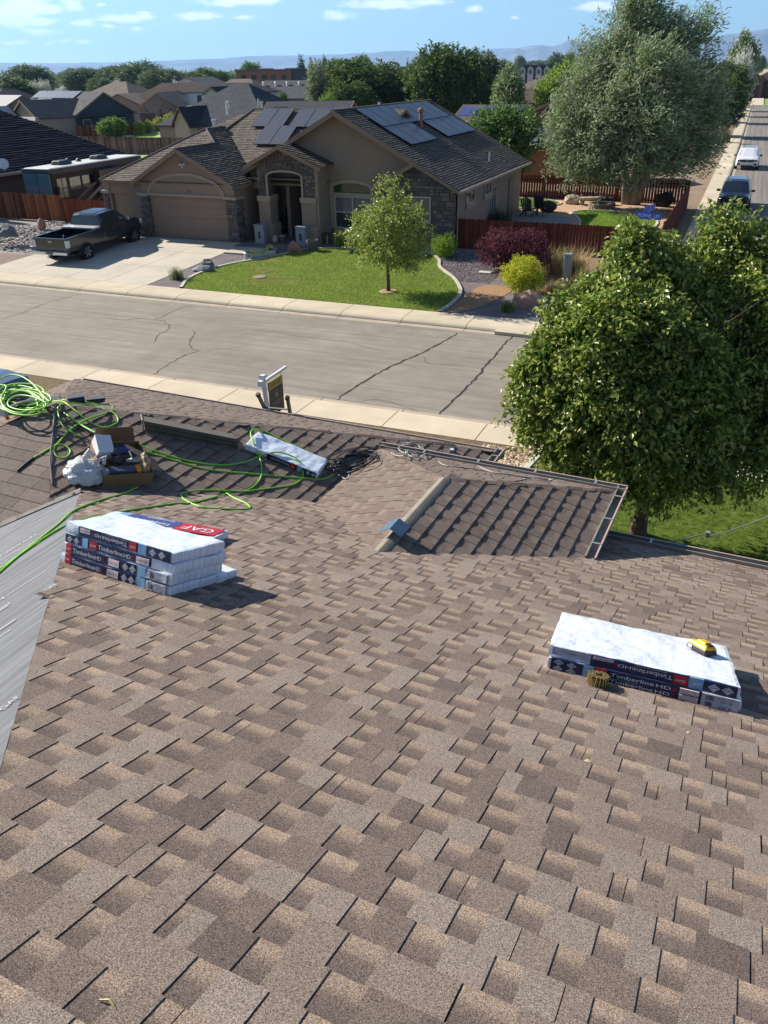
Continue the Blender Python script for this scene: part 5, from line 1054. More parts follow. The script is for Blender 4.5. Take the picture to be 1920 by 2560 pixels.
MB().box(-23.3, -19.1, 41.2, 41.4, gz, 3.3).obj('wall', M_st, th); MB().box(-21.5, -21.3, 38.6, 41.2, gz, 3.3).obj('wall', M_st, th); MB().box(-20.9, -19.7, 41.1, 41.19, gz, 2.9).obj('front_door', M_door, th); MB().box(-23.2, -19.1, 37.9, 41.2, 3.3, 3.36).obj('porch_ceiling', M_fas, th)
rake(-22.8, 4.0, -20.85, 4.94, 36.86, .17); rake(-20.85, 4.94, -18.6, 4.0, 36.86, .17); MB().box(-23.14, -23.04, 36.02, 38.3, 2.97, 3.13).obj('fascia', M_fas, th); MB().box(-23.25, -23.14, 36.8, 38.3, 2.99, 3.03).obj('soffit', M_fas, th); MB().box(-23.24, -22.36, 38.25, 41.19, 2.8, 3.29).obj('wall', M_st, th); MB().box(-24.0, -22.4, 38.12, 38.2, 2.95, 3.12).obj('fascia', M_fas, th)
# pipes and vents on its roof
def onMr(y, x): return Vector((x, y, pMr[0] * x + pMr[2]))
fp = on_pl(1052, 318, (.52, 0, 1), pMr[2]); cl_ = thing('flue_pipe', 'tall reddish brown flue pipe standing among the right-hand solar panels', 'flue', loc=fp)
M_flue = mat('flue_paint', S(158, 108, 92), .6, noise=(9, .8, 1.15)); MB().tube([(0, 0, -.1), (0, 0, .72)], .10, 12).obj('pipe', M_flue, cl_); MB().lathe([(.10, .70), (.15, .74), (.15, .86), (.05, .93), (0, .93)], 14).obj('cap', M_flue, cl_)
for (x, y, h, lb) in ((1223, 405, .5, 'thin pale vent pipe low on the striped right-hand roof slope'), (948, 262, .0, 'small white cap on the ridge above the solar panels')):
    w = on_pl(x, y, (.52, 0, 1), pMr[2]); MB().tube([(0, 0, -.05), (0, 0, max(h, .12))], .05 if h else .09, 8).obj('vent_pipe', M_pale, label=lb, cat='vent pipe', loc=w)
w = on_y(394, 316, 45); MB().tube([(0, 0, -.4), (0, 0, .25)], .11, 10).tube([(0, 0, .25), (0, 0, .36)], .16, 10).obj('vent_pipe', M_pale, label='stubby metal roof vent at the left ridge of the tan house', cat='vent pipe', loc=on_y(537, 316, wy + 1.5))
# solar panels: each a thing
M_pv = mat('solar_cells', S(84, 88, 98), .38, spec=.35, noise=(5, .93, 1.07)); M_pvf = mat('solar_frame', S(40, 42, 48), .4)
def panels(pl, corners, nu, nv, group, labels, lift=.13):
    """corners: bl, br, tr, tl as points on the roof plane"""
    n = Vector((-pl[0], -pl[1], 1)).normalized(); C_ = [c + n * lift for c in corners]; k = 0
    for j in range(nv):
        for i in range(nu):
            def P_(s, t): return C_[0].lerp(C_[1], s).lerp(C_[3].lerp(C_[2], s), t)
            g_ = .012; q = [P_((i + g_) / nu, (j + g_) / nv), P_((i + 1 - g_) / nu, (j + g_) / nv), P_((i + 1 - g_) / nu, (j + 1 - g_) / nv), P_((i + g_) / nu, (j + 1 - g_) / nv)]
            root = thing('solar_panel', labels(i, j), 'solar panel', loc=q[0], group=group); q = [v - q[0] for v in q]; mid = sum(q, Vector()) / 4
            if (q[1] - q[0]).cross(q[3] - q[0]).dot(n) < 0: q = q[::-1]
            MB().prism(q, -n * .045).obj('frame', M_pvf, root); MB().prism([v + (mid - v) * .035 + n * .003 for v in q], -n * .002).obj('cell_sheet', M_pv, root)
            k += 1
def pn(x, y, pl): return on_pl(x, y, (-pl[0], -pl[1], 1), pl[2])
bb = lambda x, y: (560 + x / 3.77, 100 + y / 3.77); c3 = lambda x, y: (900 + x / 3.318, 200 + y / 3.318)
W_ord = ['leftmost', 'second from the left', 'third from the left', 'fourth from the left', 'fifth from the left', 'sixth from the left', 'seventh from the left', 'eighth from the left']
def grid(pl, o, du, dv, nu, nv, group, lab_, lift=.13): panels(pl, [o, o + du * nu, o + du * nu + dv * nv, o + dv * nv], nu, nv, group, lab_, lift)
fu = Vector((1.0, 0, 0)); fv = Vector((0, 1.58, 1.58 * SL_))
o1 = pn(*bb(262, 835), pMf); grid(pMf, o1, fu * .98, fv, 2, 1, 'solar panels on the front slope', lambda i, j: 'dark solar panel, %s of the upper left pair on the front roof slope' % ('left' if i == 0 else 'right'))
o2 = pn(*bb(610, 840), pMf); grid(pMf, o2, fu * .98, fv, 3, 1, 'solar panels on the front slope', lambda i, j: 'dark solar panel, %s of the upper row right of the gap' % W_ord[i])
o3 = pn(*bb(275, 1003), pMf); grid(pMf, o3, fu * .98, fv, 2, 1, 'solar panels on the front slope', lambda i, j: 'dark solar panel, %s one of the lower pair on the front roof slope' % ('left' if i == 0 else 'right'))
A1 = pn(*c3(185, 408), pMr); A2 = pn(*c3(735, 312), pMr); A3 = pn(*c3(545, 190), pMr); A4 = pn(*c3(0, 252), pMr)
du = Vector((0, (A2.y - A1.y) / 8, 0)); dvx = Vector((A4.x - A1.x, 0, A4.z - A1.z))
grid(pMr, A1, du, dvx, 8, 1, 'solar panels on the right-hand slope', lambda i, j: 'slate-blue solar panel, %s of the long upper row by the flue pipe' % W_ord[i])
B1 = pn(*c3(425, 556), pMr); dvb = Vector((A1.x - B1.x - .05, 0, A1.z - B1.z)); 
grid(pMr, Vector((B1.x, A1.y, B1.z)), du, dvb, 3, 1, 'solar panels on the right-hand slope', lambda i, j: 'slate-blue solar panel, %s of the lower row left of the flue pipe' % W_ord[i])
grid(pMr, Vector((B1.x, A1.y + 4.35 * abs(du.y), B1.z)), du, dvb, 4, 1, 'solar panels on the right-hand slope', lambda i, j: 'slate-blue solar panel, %s of the lower row right of the flue pipe' % W_ord[i])
# ================================================================ front yard things, fences, vehicles
def yz(x, y): return yard_z(y) if y < 37.7 else .4
def rock(name, label, c, rad, m, seed, cat='rock', flat=.6, amp=.22, group=None):
    return MB().blob((0, 0, rad[2] * flat * .9), rad, seed, 2, amp, 1.3, flat).obj(name, m, label=label, cat=cat, loc=c, group=group)
M_redrock = mat('boulder_red', S(178, 122, 106), .9, noise=[(3, .85, 1.12), (18, .9, 1.1)], bump=(9, .6, .05)); M_pinkrock = mat('boulder_pink', S(170, 134, 116), .9, noise=[(2.5, .8, 1.15), (18, .9, 1.1)], bump=(9, .6, .05)); M_slate = mat('slate_rock', S(112, 118, 124), .85, noise=[(4, .75, 1.3)], bump=(9, .8, .05)); M_tanrock = mat('tan_rock', S(190, 176, 152), .9, noise=[(3, .8, 1.12)], bump=(8, .6, .05)); M_blkrock = mat('black_rock', S(58, 54, 54), .9, noise=(8, .7, 1.4), bump=(12, .9, .06))
rock('boulder', 'red sandstone boulder between trough and dark flower pot by the lawn', (-19.42, 35.3, .33), (.36, .30, .36), M_redrock, 1)
rock('boulder', 'large flat-faced pinkish boulder in front of the yellow shrub', (-6.62, 29.75, .15), (.62, .36, .42), M_pinkrock, 2)
rock('rock', 'dark slate rock lying flat in the gravel beside the yucca, larger of two', (-21.7, 30.9, .2), (.62, .28, .18), M_slate, 3); rock('rock', 'smaller dark slate rock standing behind the flat one beside the driveway', (-21.85, 31.55, .22), (.32, .2, .26), M_slate, 4)
# galvanised trough planter
tr = thing('trough_planter', 'oval galvanised trough planter with small green plants by the path', 'planter', loc=(-20.55, 34.05, .30), rz=R(58))
M_galv = mat('galvanised', S(176, 182, 190), .35, metal=.5, noise=(6, .85, 1.1), bump=(9, .3, .02)); q = MB(); n_ = 28
for (r0, z0), (r1, z1) in (((1, 0), (1, .12)), ((1, .12), (1.02, .14)), ((1.02, .14), (1, .16)), ((1, .16), (1, .30)), ((1, .30), (1.04, .32)), ((1.04, .32), (1.0, .335)), ((1.0, .335), (.97, .31)), ((.97, .31), (.97, .22))):
    for i in range(n_):
        def E_(r_, z_, k): t = k * 2 * math.pi / n_; cx = .55 if math.cos(t) > 0 else -.55; return (cx + .30 * r_ * math.cos(t), .30 * r_ * math.sin(t), z_)
        q.face([E_(r0, z0, i), E_(r0, z0, i + 1), E_(r1, z1, i + 1), E_(r1, z1, i)])
q.obj('trough', M_galv, tr); MB().box(-.8, .8, -.27, .27, .18, .22).obj('soil', mat('soil_dark', S(60, 46, 36), .95), tr)
# pots, pedestals, lantern and vases
pot = thing('flower_pot', 'tall empty dark grey flower pot at the back edge of the lawn', 'pot', loc=(-18.72, 35.85, .37)); M_pot = mat('pot_grey', S(104, 98, 94), .6)
MB().lathe([(.17, 0), (.25, .42), (.29, .42), (.29, .54), (.25, .54), (.24, .46)], 20).obj('pot_body', M_pot, pot, smooth=False); MB().lathe([(.0, .46), (.24, .46)], 20).obj('pot_soil', mat('soil_dark'), pot)
M_ped = mat('pedestal_grey', S(150, 152, 158), .8, noise=(8, .93, 1.05))
for (x, y, lb) in ((-22.0, 36.65, 'grey concrete pedestal light with a dark slot at the left porch pillar'), (-19.75, 36.8, 'grey concrete pedestal light with a dark slot at the right porch pillar')):
    t = thing('pedestal', lb, 'pedestal', loc=(x, y, .43), rz=R(-4)); MB().box(-.28, .28, -.16, .16, 0, .86).obj('pedestal_body', M_ped, t, bevel=.015); MB().box(-.31, .31, -.19, .19, .86, .91).obj('pedestal_top', M_ped, t); MB().box(-.07, .07, -.165, -.158, .25, .58).obj('dark_slot', M_blk, t)
for (x, y, lb, m, pr) in ((-21.25, 36.75, 'pale rounded vase beside the left grey pedestal', mat('vase_pale', S(170, 160, 150), .7), [(.09, 0), (.15, .10), (.16, .24), (.09, .33), (.13, .40), (.12, .40), (.07, .33)]), (-20.95, 36.95, 'small grey tapered pot right of the pale vase', M_ped, [(.09, 0), (.15, .34), (.17, .34), (.17, .38), (.13, .38), (.12, .3)])):
    MB().lathe(pr, 16).obj('vase', m, label=lb, cat='vase', loc=(x, y, .44), smooth=True)
ln = thing('lantern', 'black lantern frame with a pale candle beside the window wall', 'lantern', loc=(-18.75, 37.55, .42))
for sx in (-.14, .14):
    for sy_ in (-.1, .1): MB().box(sx - .012, sx + .012, sy_ - .012, sy_ + .012, 0, .5).obj('lantern_post', M_blk, ln)
MB().box(-.17, .17, -.13, .13, .5, .54).obj('lantern_roof', M_blk, ln); MB().tube([(0, 0, 0), (.02, 0, .38)], .05, 8).obj('candle', mat('candle', S(196, 180, 140), .6), ln)
# rocking chairs in the porch corner
M_chair = mat('porch_chair', S(34, 28, 30), .6)
def rocker(x, y, rz, lb):
    t = thing('rocking_chair', lb, 'chair', loc=(x, y, .44), rz=rz, group='dark rocking chairs on the porch')
    MB().box(-.27, .27, -.24, .24, .36, .40).obj('seat', M_chair, t)
    for i in range(6): MB().box(-.25 + i * .09, -.25 + i * .09 + .05, .24, .265, .40, 1.1).obj('back_slat', M_chair, t)
    MB().box(-.28, .28, .23, .275, 1.1, 1.18).obj('top_rail', M_chair, t)
    for sx in (-.3, .3): MB().box(sx - .03, sx + .03, -.28, .26, .60, .64).obj('armrest', M_chair, t); MB().box(sx - .025, sx + .025, -.25, -.2, 0.04, .60).obj('leg', M_chair, t); MB().box(sx - .025, sx + .025, .2, .25, .04, .60).obj('leg', M_chair, t); MB().tube([(sx, -.45, .06), (sx, 0, .0), (sx, .5, .08)], .02, 5).obj('rocker', M_chair, t)
rocker(-23.0 + .15, 38.7, R(15), 'dark wooden rocking chair against the garage-side porch wall'); rocker(-22.35, 39.9, R(-25), 'dark rocking chair further back in the porch, behind the left pillar')
# hose coil, manhole, utility pedestal, yard items
MB().tube(spline([(0, 0, .02), (.3, .15, .12), (.5, .1, .04), (.7, .3, .05), (.9, .25, .12)], 6), .02, 6).obj('garden_hose', mat('hose_cream', S(206, 196, 166), .6), label='short cream garden hose lying on the gravel left of the trough', cat='hose', loc=(-21.8, 33.0, .25))
MB().lathe([(.0, .05), (.26, .05), (.30, .03), (.30, .0)], 20).obj('valve_cover', mat('cover_tan', S(150, 136, 110), .9), label='round valve cover sunk in the bare patch of the lawn', cat='cover', loc=(-18.62, 30.62, yard_z(30.6) + .03))
up_ = thing('utility_pedestal', 'tall narrow grey-green utility pedestal among the dry grasses', 'utility box', loc=(-5.95, 33.4, .28)); M_util = mat('utility_green', S(150, 160, 152), .6, noise=(5, .93, 1.05))
MB().box(-.16, .16, -.12, .12, 0, 1.15, 0, .01, .01).obj('pedestal_body', M_util, up_, bevel=.02); MB().box(-.175, .175, -.135, .135, 1.15, 1.22, 0, .03, .03).obj('pedestal_lid', M_util, up_, bevel=.01); MB().box(-.13, .13, -.13, -.125, .12, 1.05).obj('door', M_util, up_)
MB().box(-.28, .28, -.18, .18, 0, .05).obj('meter_lid', mat('lid_pale', S(206, 204, 196), .8), label='small pale meter lid in the gravel left of the purple bush', cat='cover', loc=(-9.55, 34.1, .34))
# pebble bed and pile at the left: pale river rock, darker gravel drive
sheet('gravel_drive', [(-60, 28.13), (-31.92, 28.13), (-31.92, 36.5), (-60, 36.5)], .02, mat('gravel_drive', S(150, 134, 124), .95, noise=[(22, .6, 1.4, 3), (1.5, .88, 1.1)], bump=(26, .8, .03), spec=.1))
def pebbles(name, region, n, r0, r1, cols, label, seed, z0=lambda x, y: yz(x, y), cat='rocks'):
    rg = np.random.default_rng(seed); ico = bmesh.new(); bmesh.ops.create_icosphere(ico, subdivisions=1, radius=1); bv = np.array([v.co for v in ico.verts]); bf = np.array([[v.index for v in f.verts] for f in ico.faces]); ico.free()
    pts = []
    while len(pts) < n: q = region(rg); pts.append(q) if q is not None else None
    pts = np.array(pts); r_ = rg.uniform(r0, r1, n); sc = np.stack([r_ * rg.uniform(.8, 1.5, n), r_ * rg.uniform(.7, 1.1, n), r_ * rg.uniform(.4, .8, n)], 1); th_ = rg.uniform(0, 6.28, n)
    V = bv[None] * sc[:, None]; V = V * rg.uniform(.85, 1.15, (n, len(bv), 1)); c_, s_ = np.cos(th_)[:, None], np.sin(th_)[:, None]
    V = np.stack([V[..., 0] * c_ - V[..., 1] * s_, V[..., 0] * s_ + V[..., 1] * c_, V[..., 2]], -1); zz = np.array([z0(x, y) for x, y in pts]); V += np.stack([pts[:, 0], pts[:, 1], zz + sc[:, 2] * .4], 1)[:, None]
    tri = V[:, bf].reshape(-1, 3); cs = np.array(cols)[rg.integers(0, len(cols), n)] * rg.uniform(.8, 1.15, (n, 1)); C = np.repeat(cs, len(bf) * 3, 0)
    o = link(name, npmesh(name, tri, 3, C, mat('pebble_stone', (1, 1, 1), .9, attr=True, noise=(20, .85, 1.1), spec=.15)), label=label, cat=cat, kind='stuff'); return o
def reg_left(rg):
    x, y = rg.uniform(-48, -32.6), rg.uniform(29, 38.6); lo = 31.3 + (x + 33.5) * -.16 * .9 + (0 if x > -37 else 0); q = (y - 31.4) - (-x - 34) * .05
    return (x, y) if (y > 31.5 + max(0, (-33.2 - x)) * .06 and not (y > 36.0 and x < -37.5)) else None
def berm(x, y): return yz(x, y) + .35 * math.exp(-((y - 34.8) / 1.3) ** 2) + .25 * math.exp(-((y - 35.5) / 1.2) ** 2 - ((x + 41) / 3) ** 2)
q = MB(); 
for i in range(30):
    for j in range(14):
        x0, y0 = -48 + i * .52, 31.2 + j * .56; q.face([(x, y, berm(x, y) + .02) for x, y in ((x0, y0), (x0 + .52, y0), (x0 + .52, y0 + .56), (x0, y0 + .56))])
struct('rock_berm', q, mat('berm_soil', S(150, 142, 134), .95, noise=(9, .7, 1.2)))
pebbles('river_rock', reg_left, 5200, .05, .13, [S(196, 188, 180), S(168, 160, 154), S(214, 206, 196), S(140, 134, 132), S(180, 164, 150)], 'pale river rock heaped in a band left of the pickup', 3, berm)
pebbles('bed_stones', lambda rg: (lambda x, y: (x, y) if y < 38.3 else None)(rg.uniform(-12.0, -8.9), rg.uniform(32.5, 38.2)), 5200, .015, .035, [S(150, 142, 142), S(128, 120, 122), S(172, 162, 158), S(110, 104, 108)], 'grey gravel of the bed between lawn and purple bush', 5, lambda x, y: yz(x, y) + .02, 'gravel')
pebbles('near_pebbles', lambda rg: (rg.uniform(-4.6, -3.34), rg.uniform(13.8, 17.1)), 900, .03, .06, [S(200, 176, 146), S(176, 146, 116), S(214, 196, 168)], 'orange-tan pebbles in the narrow bed past the gutter end', 6, lambda x, y: .45 if y < 15.6 else .45 - (y - 15.6) * .184, 'pebbles')
rock('boulder', 'small square brown boulder standing on the river rock band', tuple(on_z(105, 572, .8)), (.26, .22, .34), M_pinkrock, 12, amp=.12); rock('boulder', 'jagged grey boulder at the left edge of the river rock', tuple(on_z(14, 590, .8)), (.7, .35, .36), M_slate, 13, amp=.4)
# ---- wooden fences: each picket its own piece
def fence(name, label, p0, p1, z0, h, cols, board=.14, gap=.012, rails=2, dog=.0, seed=0, m=None, postevery=2.4, back=1, jitter=.02, pieces=True, z1=None):
    p0, p1 = Vector((*p0, z0)), Vector((*p1, z0 if z1 is None else z1)); L = (p1 - p0).length; t = (p1 - p0).normalized(); nn = Vector((-t.y, t.x, 0)).normalized() * back; rg = random.Random(seed)
    root = thing(name, label, 'fence', loc=p0); n = int(L / (board + gap)); m = m or mat('fence_wood', (1, 1, 1), .85, attr=True, streak=((14, 14, 1.2), .72, 1.25), spec=.15); joined = MB()
    for i in range(n):
        c = t * ((i + .5) * L / n); hh = h * (1 + rg.uniform(-jitter, jitter) * .5); mb = MB() if pieces else joined; mb.col = tuple(np.array(rg.choice(cols)) * rg.uniform(.82, 1.15)); w = board / 2; d = nn * .018
        A = [c - t * w, c + t * w]; zt_ = Vector((0, 0, hh)); k = Vector((0, 0, -.03)); s_ = t * .025
        poly = [A[0], A[1], A[1] + zt_ + k, A[1] - s_ + zt_, A[0] + s_ + zt_, A[0] + zt_ + k]; off = nn * rg.uniform(-.004, .004)
        mb.prism([q + off for q in poly] if back > 0 else [q + off for q in poly], d)
        if pieces: mb.obj('picket', m, root)
    if not pieces: o = joined.obj('picket_run', m, root); o['kind'] = 'stuff'
    for f in ((.18, .82) if rails == 2 else (.12, .5, .86)):
        q = MB(); q.col = tuple(np.array(cols[0]) * .85); a_ = Vector((0, 0, h * f)) + nn * .02; q.prism([a_, a_ + t * L, a_ + t * L + Z_ * .09, a_ + Z_ * .09], nn * .04); q.obj('rail', m, root)
    k = 0.
    while k <= L + .01: q = MB(); q.col = tuple(np.array(cols[0]) * .8); c = t * min(k, L) + nn * .07; q.box(c.x - .05, c.x + .05, c.y - .05, c.y + .05, -.1, h * .97); q.obj('fence_post', m, root); k += postevery
    return root
CED = [S(160, 100, 66), S(138, 82, 54), S(178, 122, 84), S(118, 70, 50), S(150, 92, 60)]; REDW = [S(134, 72, 52), S(120, 62, 46), S(142, 80, 58)]; DKR = [S(118, 60, 46), S(106, 54, 42), S(128, 66, 50)]; OLDF_ = [S(128, 104, 90), S(112, 92, 82), S(146, 124, 106), S(96, 76, 66)]
fence('wooden_fence', 'orange-brown cedar fence of uneven boards left of the pickup', (-47.5, 38.9), (-36.75, 38.9), .45, 1.46, CED, .14, .014, seed=1, back=1, jitter=.03)
fence('gate_fence', 'dark red-brown board gate section between cedar fence and garage', (-36.6, 38.85), (-31.75, 38.85), .42, 1.30, REDW, .14, .006, seed=2)
fence('wooden_fence', 'red-brown stained fence right of the house behind purple bush', (-12.36, 38.72), (-3.0, 38.72), .3, 1.46, DKR, .14, .006, seed=3)
fence('side_fence', 'red-brown fence running back along the side street pavement', (-2.98, 38.8), (-2.98, 56.5), .14, 1.6, DKR, .14, .012, seed=4, back=1)
fence('back_fence', 'dark red picket fence with light gaps behind the big willow', (-14.6, 56.6), (-3.0, 56.6), .2, 1.62, DKR, .135, .04, seed=5, postevery=2.4)
# ---- back yard
M_bsoil = mat('yard_sand', S(206, 172, 142), .95, noise=[(10, .8, 1.15), (1, .9, 1.08)], bump=(20, .8, .04), spec=.1)
byz = lambda y: .42
sheet('back_yard', [(-12.3, 39), (-3.1, 39), (-3.1, 56.5), (-14.6, 56.5), (-14.6, 51.5), (-12.3, 51.5)], .0, M_bsoil, zf=byz)
BL1 = [(q.x, q.y) for q in spline([(-9.2, 51.0, 0), (-8.3, 48.8, 0), (-7.8, 46.2, 0), (-7.6, 43, 0), (-5.0, 43, 0), (-4.0, 47.2, 0), (-4.3, 50.2, 0), (-5.6, 51.2, 0), (-7.2, 52.3, 0), (-8.6, 52.1, 0), (-9.2, 51.0, 0)], 3)][:-1]
BL2 = [(q.x, q.y) for q in spline([(-14.4, 56.3, 0), (-14.4, 51.6, 0), (-12.6, 51.7, 0), (-11.0, 52.9, 0), (-10.5, 54.6, 0), (-11.6, 55.8, 0), (-14.4, 56.3, 0)], 3)][:-1]
for k, bl in enumerate((BL1, BL2)):
    sheet('back_lawn', bl, .02, M_lawn, zf=byz); strip('back_edging', bl + bl[:1], .14, .06, M_edge, zf=byz)
    blades('back_lawn_grass', bl, 9000, .06, .03, [S(150, 182, 70), S(130, 164, 58)], lambda y: .44, ('green lawn patch in the fenced back yard nearer the street sign', 'green lawn patch in the back yard behind the two garden chairs')[k], seed=9 + k)
g = MB(); g.prism([(-12.3, 46.8, .46), (-8.2, 46.8, .46), (-8.6, 48.6, .46), (-9.6, 49.6, .46), (-12.3, 50.0, .46)], (0, 0, -.2)); struct('patio', g, mat('patio_concrete', S(150, 144, 140), .9, noise=(3, .9, 1.08)))
def gchair(x, y, rz, lb, adir):
    t = thing('garden_chair', lb, 'chair', loc=(x, y, .46), rz=rz); m = mat('chair_slate', S(76, 86, 94), .6) if adir else mat('chair_black', S(50, 50, 52), .6)
    if adir:
        for i in range(6): a_ = (i - 2.5) * .105; MB().prism([(a_ - .045, .2, .3), (a_ + .045, .2, .3), (a_ * 1.15 + .05, .45, 1.12 - abs(i - 2.5) * .06), (a_ * 1.15 - .05, .45, 1.12 - abs(i - 2.5) * .06)], (0, .02, 0)).obj('back_slat', m, t)
        for i in range(5): MB().box(-.3, .3, -.35 + i * .12, -.26 + i * .12, .36 - i * .02, .38 - i * .02).obj('seat_slat', m, t)
        for sx in (-.36, .36): MB().box(sx - .06, sx + .06, -.4, .35, .56, .585).obj('armrest', m, t); MB().box(sx - .03, sx + .03, -.36, -.28, 0, .56).obj('leg', m, t); MB().prism([(sx - .03, .5, 0), (sx + .03, .5, 0), (sx + .03, -.3, .36), (sx - .03, -.3, .36)], (0, -.02, -.08)).obj('leg', m, t)
    else:
        MB().prism([(-.27, .2, .42), (.27, .2, .42), (.27, .42, 1.15), (-.27, .42, 1.15)], (0, .03, 0)).obj('sling_back', m, t); MB().box(-.27, .27, -.3, .22, .40, .43).obj('sling_seat', m, t)
        for sx in (-.3, .3):
            MB().tube([(sx, -.32, 0), (sx, -.30, .62), (sx, .28, .64)], .02, 5).obj('arm_frame', m, t); MB().tube([(sx, .35, 0), (sx, .25, .45), (sx, .44, 1.17)], .02, 5).obj('back_frame', m, t)
gchair(-11.25, 48.9, R(165), 'slate-blue slatted adirondack chair on the back patio', 1); gchair(-10.6, 49.1, R(168), 'dark high-backed sling chair beside the adirondack chair', 0)
rock('boulder', 'lumpy black boulder just behind the sling chair on the patio edge', (-10.55, 50.9, .44), (.52, .4, .42), M_blkrock, 21, amp=.3); rock('boulder', 'round black boulder in the corner of the back fence', (-4.3, 55.2, .44), (.55, .45, .55), M_blkrock, 22)
rock('boulder', 'pale squared boulder seat against the back fence, leftmost', (-9.75, 54.6, .44), (.62, .36, .36), M_tanrock, 23, amp=.12)
bn = thing('stone_bench', 'pale stone slab bench between the squared boulder and the fire ring', 'bench', loc=(-8.75, 54.3, .44)); MB().prism([(-.65, -.3, .42), (.6, -.35, .5), (.7, .3, .5), (-.5, .3, .44)], (0, 0, -.14)).obj('bench_slab', M_tanrock, bn, bevel=.03)
for sx in (-.4, .35): MB().blob((sx, 0, .15), (.18, .22, .22), int(sx * 10) + 9, 2, .2).obj('bench_foot', M_tanrock, bn)
fr = thing('fire_ring', 'round stacked-block fire pit ring in front of the willow trunk', 'fire pit', loc=(-7.75, 53.2, .44))
for rr_ in range(2):
    for i in range(16):
        a_ = (i + .5 * rr_) * 2 * math.pi / 16; q = MB(); q.box(-.13, .13, -.09, .09, 0, .15, 0, .015, .01); q.obj('block', mat('block_stone', S(150, 132, 118), .9, noise=(7, .75, 1.2), rnd=.15), fr, mw=Matrix.Translation((.72 * math.cos(a_), .72 * math.sin(a_), rr_ * .16)) @ Matrix.Rotation(a_ + math.pi / 2, 4, 'Z'))
MB().lathe([(.0, .12), (.58, .12)], 16).obj('ash_bed', mat('ash', S(70, 66, 64), .95), fr); rock('rock_pile', 'heap of dark lava rock right behind the fire ring', (-7.9, 54.9, .44), (.5, .35, .35), M_blkrock, 25, amp=.3)
# street-name sign at the corner, its two blades one above the other
ss = thing('street_sign', 'blue street name sign with a second blade above, at the corner', 'street sign', loc=(-3.05, 28.9, .12)); M_sblue = mat('sign_blue', S(20, 92, 190), .4); M_spole = mat('sign_pole', S(160, 160, 156), .5, metal=.5)
sgn = on_y(1622, 539, 28.9) ; ss.location = (sgn.x, 28.9, .12); zt_ = sgn.z - .12
MB().tube([(0, 0, 0), (0, 0, zt_ + .30)], .03, 8).obj('pole', M_spole, ss); yw = R(-10)
b1 = MB().box(-.42, .42, -.012, .012, -.11, .11).obj('name_blade', M_sblue, ss, mw=Matrix.Translation((0, -.04, zt_)) @ Matrix.Rotation(yw, 4, 'Z')); text('POWIE  LN', .15, b1, M_white, face_mw((0, -.014, 0), (1, 0, 0), (0, 0, 1)), sx=.95)
b2 = MB().box(-.40, .40, -.012, .012, -.10, .10).obj('name_blade', M_sblue, ss, mw=Matrix.Translation((0, -.04, zt_ + .23)) @ Matrix.Rotation(R(72), 4, 'Z'))
# slim street lamp along the side street
lp = thing('street_lamp', 'slim pale street lamp pole beside the side street in front of dark trees', 'street lamp', loc=(-3.4, 104, .1)); MB().tube([(0, 0, 0), (0, 0, 5.3)], [.09, .05], 8).obj('pole', M_spole, lp); MB().lathe([(.05, 5.3), (.22, 5.35), (.24, 5.5), (.1, 5.65), (0, 5.68)], 10).obj('lamp_head', M_blk, lp)
# ---- vehicles
M_glass = mat('car_glass', S(14, 16, 20), .05, spec=1.0); M_tyre = mat('tyre', S(26, 26, 28), .85); M_rim = mat('alloy_rim', S(190, 190, 194), .25, metal=.8); M_chrome = mat('chrome', S(220, 220, 224), .12, metal=.9); M_lens = mat('lamp_lens', S(220, 224, 228), .1, spec=1.); M_rlens = mat('tail_lens', S(170, 60, 56), .15, spec=1.)
def wheel(parent, x, y, r_, w, side):
    t = link('wheel', None, parent, loc=(x, y, r_)); t.rotation_euler = (0, 0, 0)
    def lat(prof, m, nm): 
        q = MB(); q.T = Matrix.Rotation(R(90) * -side, 4, 'X'); q.lathe(prof, 24, cap=False); q.obj(nm, m, t, smooth=False)
    lat([(r_ * .62, -w / 2), (r_ * .93, -w / 2), (r_, -w / 2 + .04), (r_, w / 2 - .04), (r_ * .93, w / 2), (r_ * .62, w / 2)], M_tyre, 'tyre')
    lat([(0, w * .28), (r_ * .18, w * .34), (r_ * .2, w * .2), (r_ * .56, w * .2), (r_ * .64, w / 2)], mat('rim_dark', S(60, 60, 64), .4, metal=.6), 'rim')
    q = MB(); q.T = Matrix.Rotation(R(90) * -side, 4, 'X')
    for k in range(6):
        a_ = k * math.pi / 3; c_, s_ = math.cos(a_), math.sin(a_); q.prism([(r_ * .12 * c_ - .035 * s_, r_ * .12 * s_ + .035 * c_, w * .36), (r_ * .12 * c_ + .035 * s_, r_ * .12 * s_ - .035 * c_, w * .36), (r_ * .6 * c_ + .055 * s_, r_ * .6 * s_ - .055 * c_, w * .44), (r_ * .6 * c_ - .055 * s_, r_ * .6 * s_ + .055 * c_, w * .44)], (0, 0, -.03))
    q.obj('spokes', M_rim, t)
def loft(secs, m_=0, close=True):
    """secs: list of rings of 3D points (same count)"""
    q = MB(); rings = [[q.P(p_) for p_ in s_] for s_ in secs]; n = len(rings[0])
    for i in range(len(rings) - 1):
        for k in range(n): j = (k + 1) % n; q.f.append([rings[i][k], rings[i][j], rings[i + 1][j], rings[i + 1][k]]); q.m.append(m_)
    q.f.append(rings[0][::-1]); q.m.append(m_); q.f.append(rings[-1]); q.m.append(m_); return q
def sec(x, w, zb, zt, sh=.75, wt=None, crown=.03):
    wt = wt if wt is not None else w * .9; zs = zb + (zt - zb) * sh
    return [(x, -w, zb), (x, w, zb), (x, w * 1.0, zs), (x, wt, zt - .01), (x, wt * .5, zt + crown), (x, -wt * .5, zt + crown), (x, -wt, zt - .01), (x, -w, zs)]
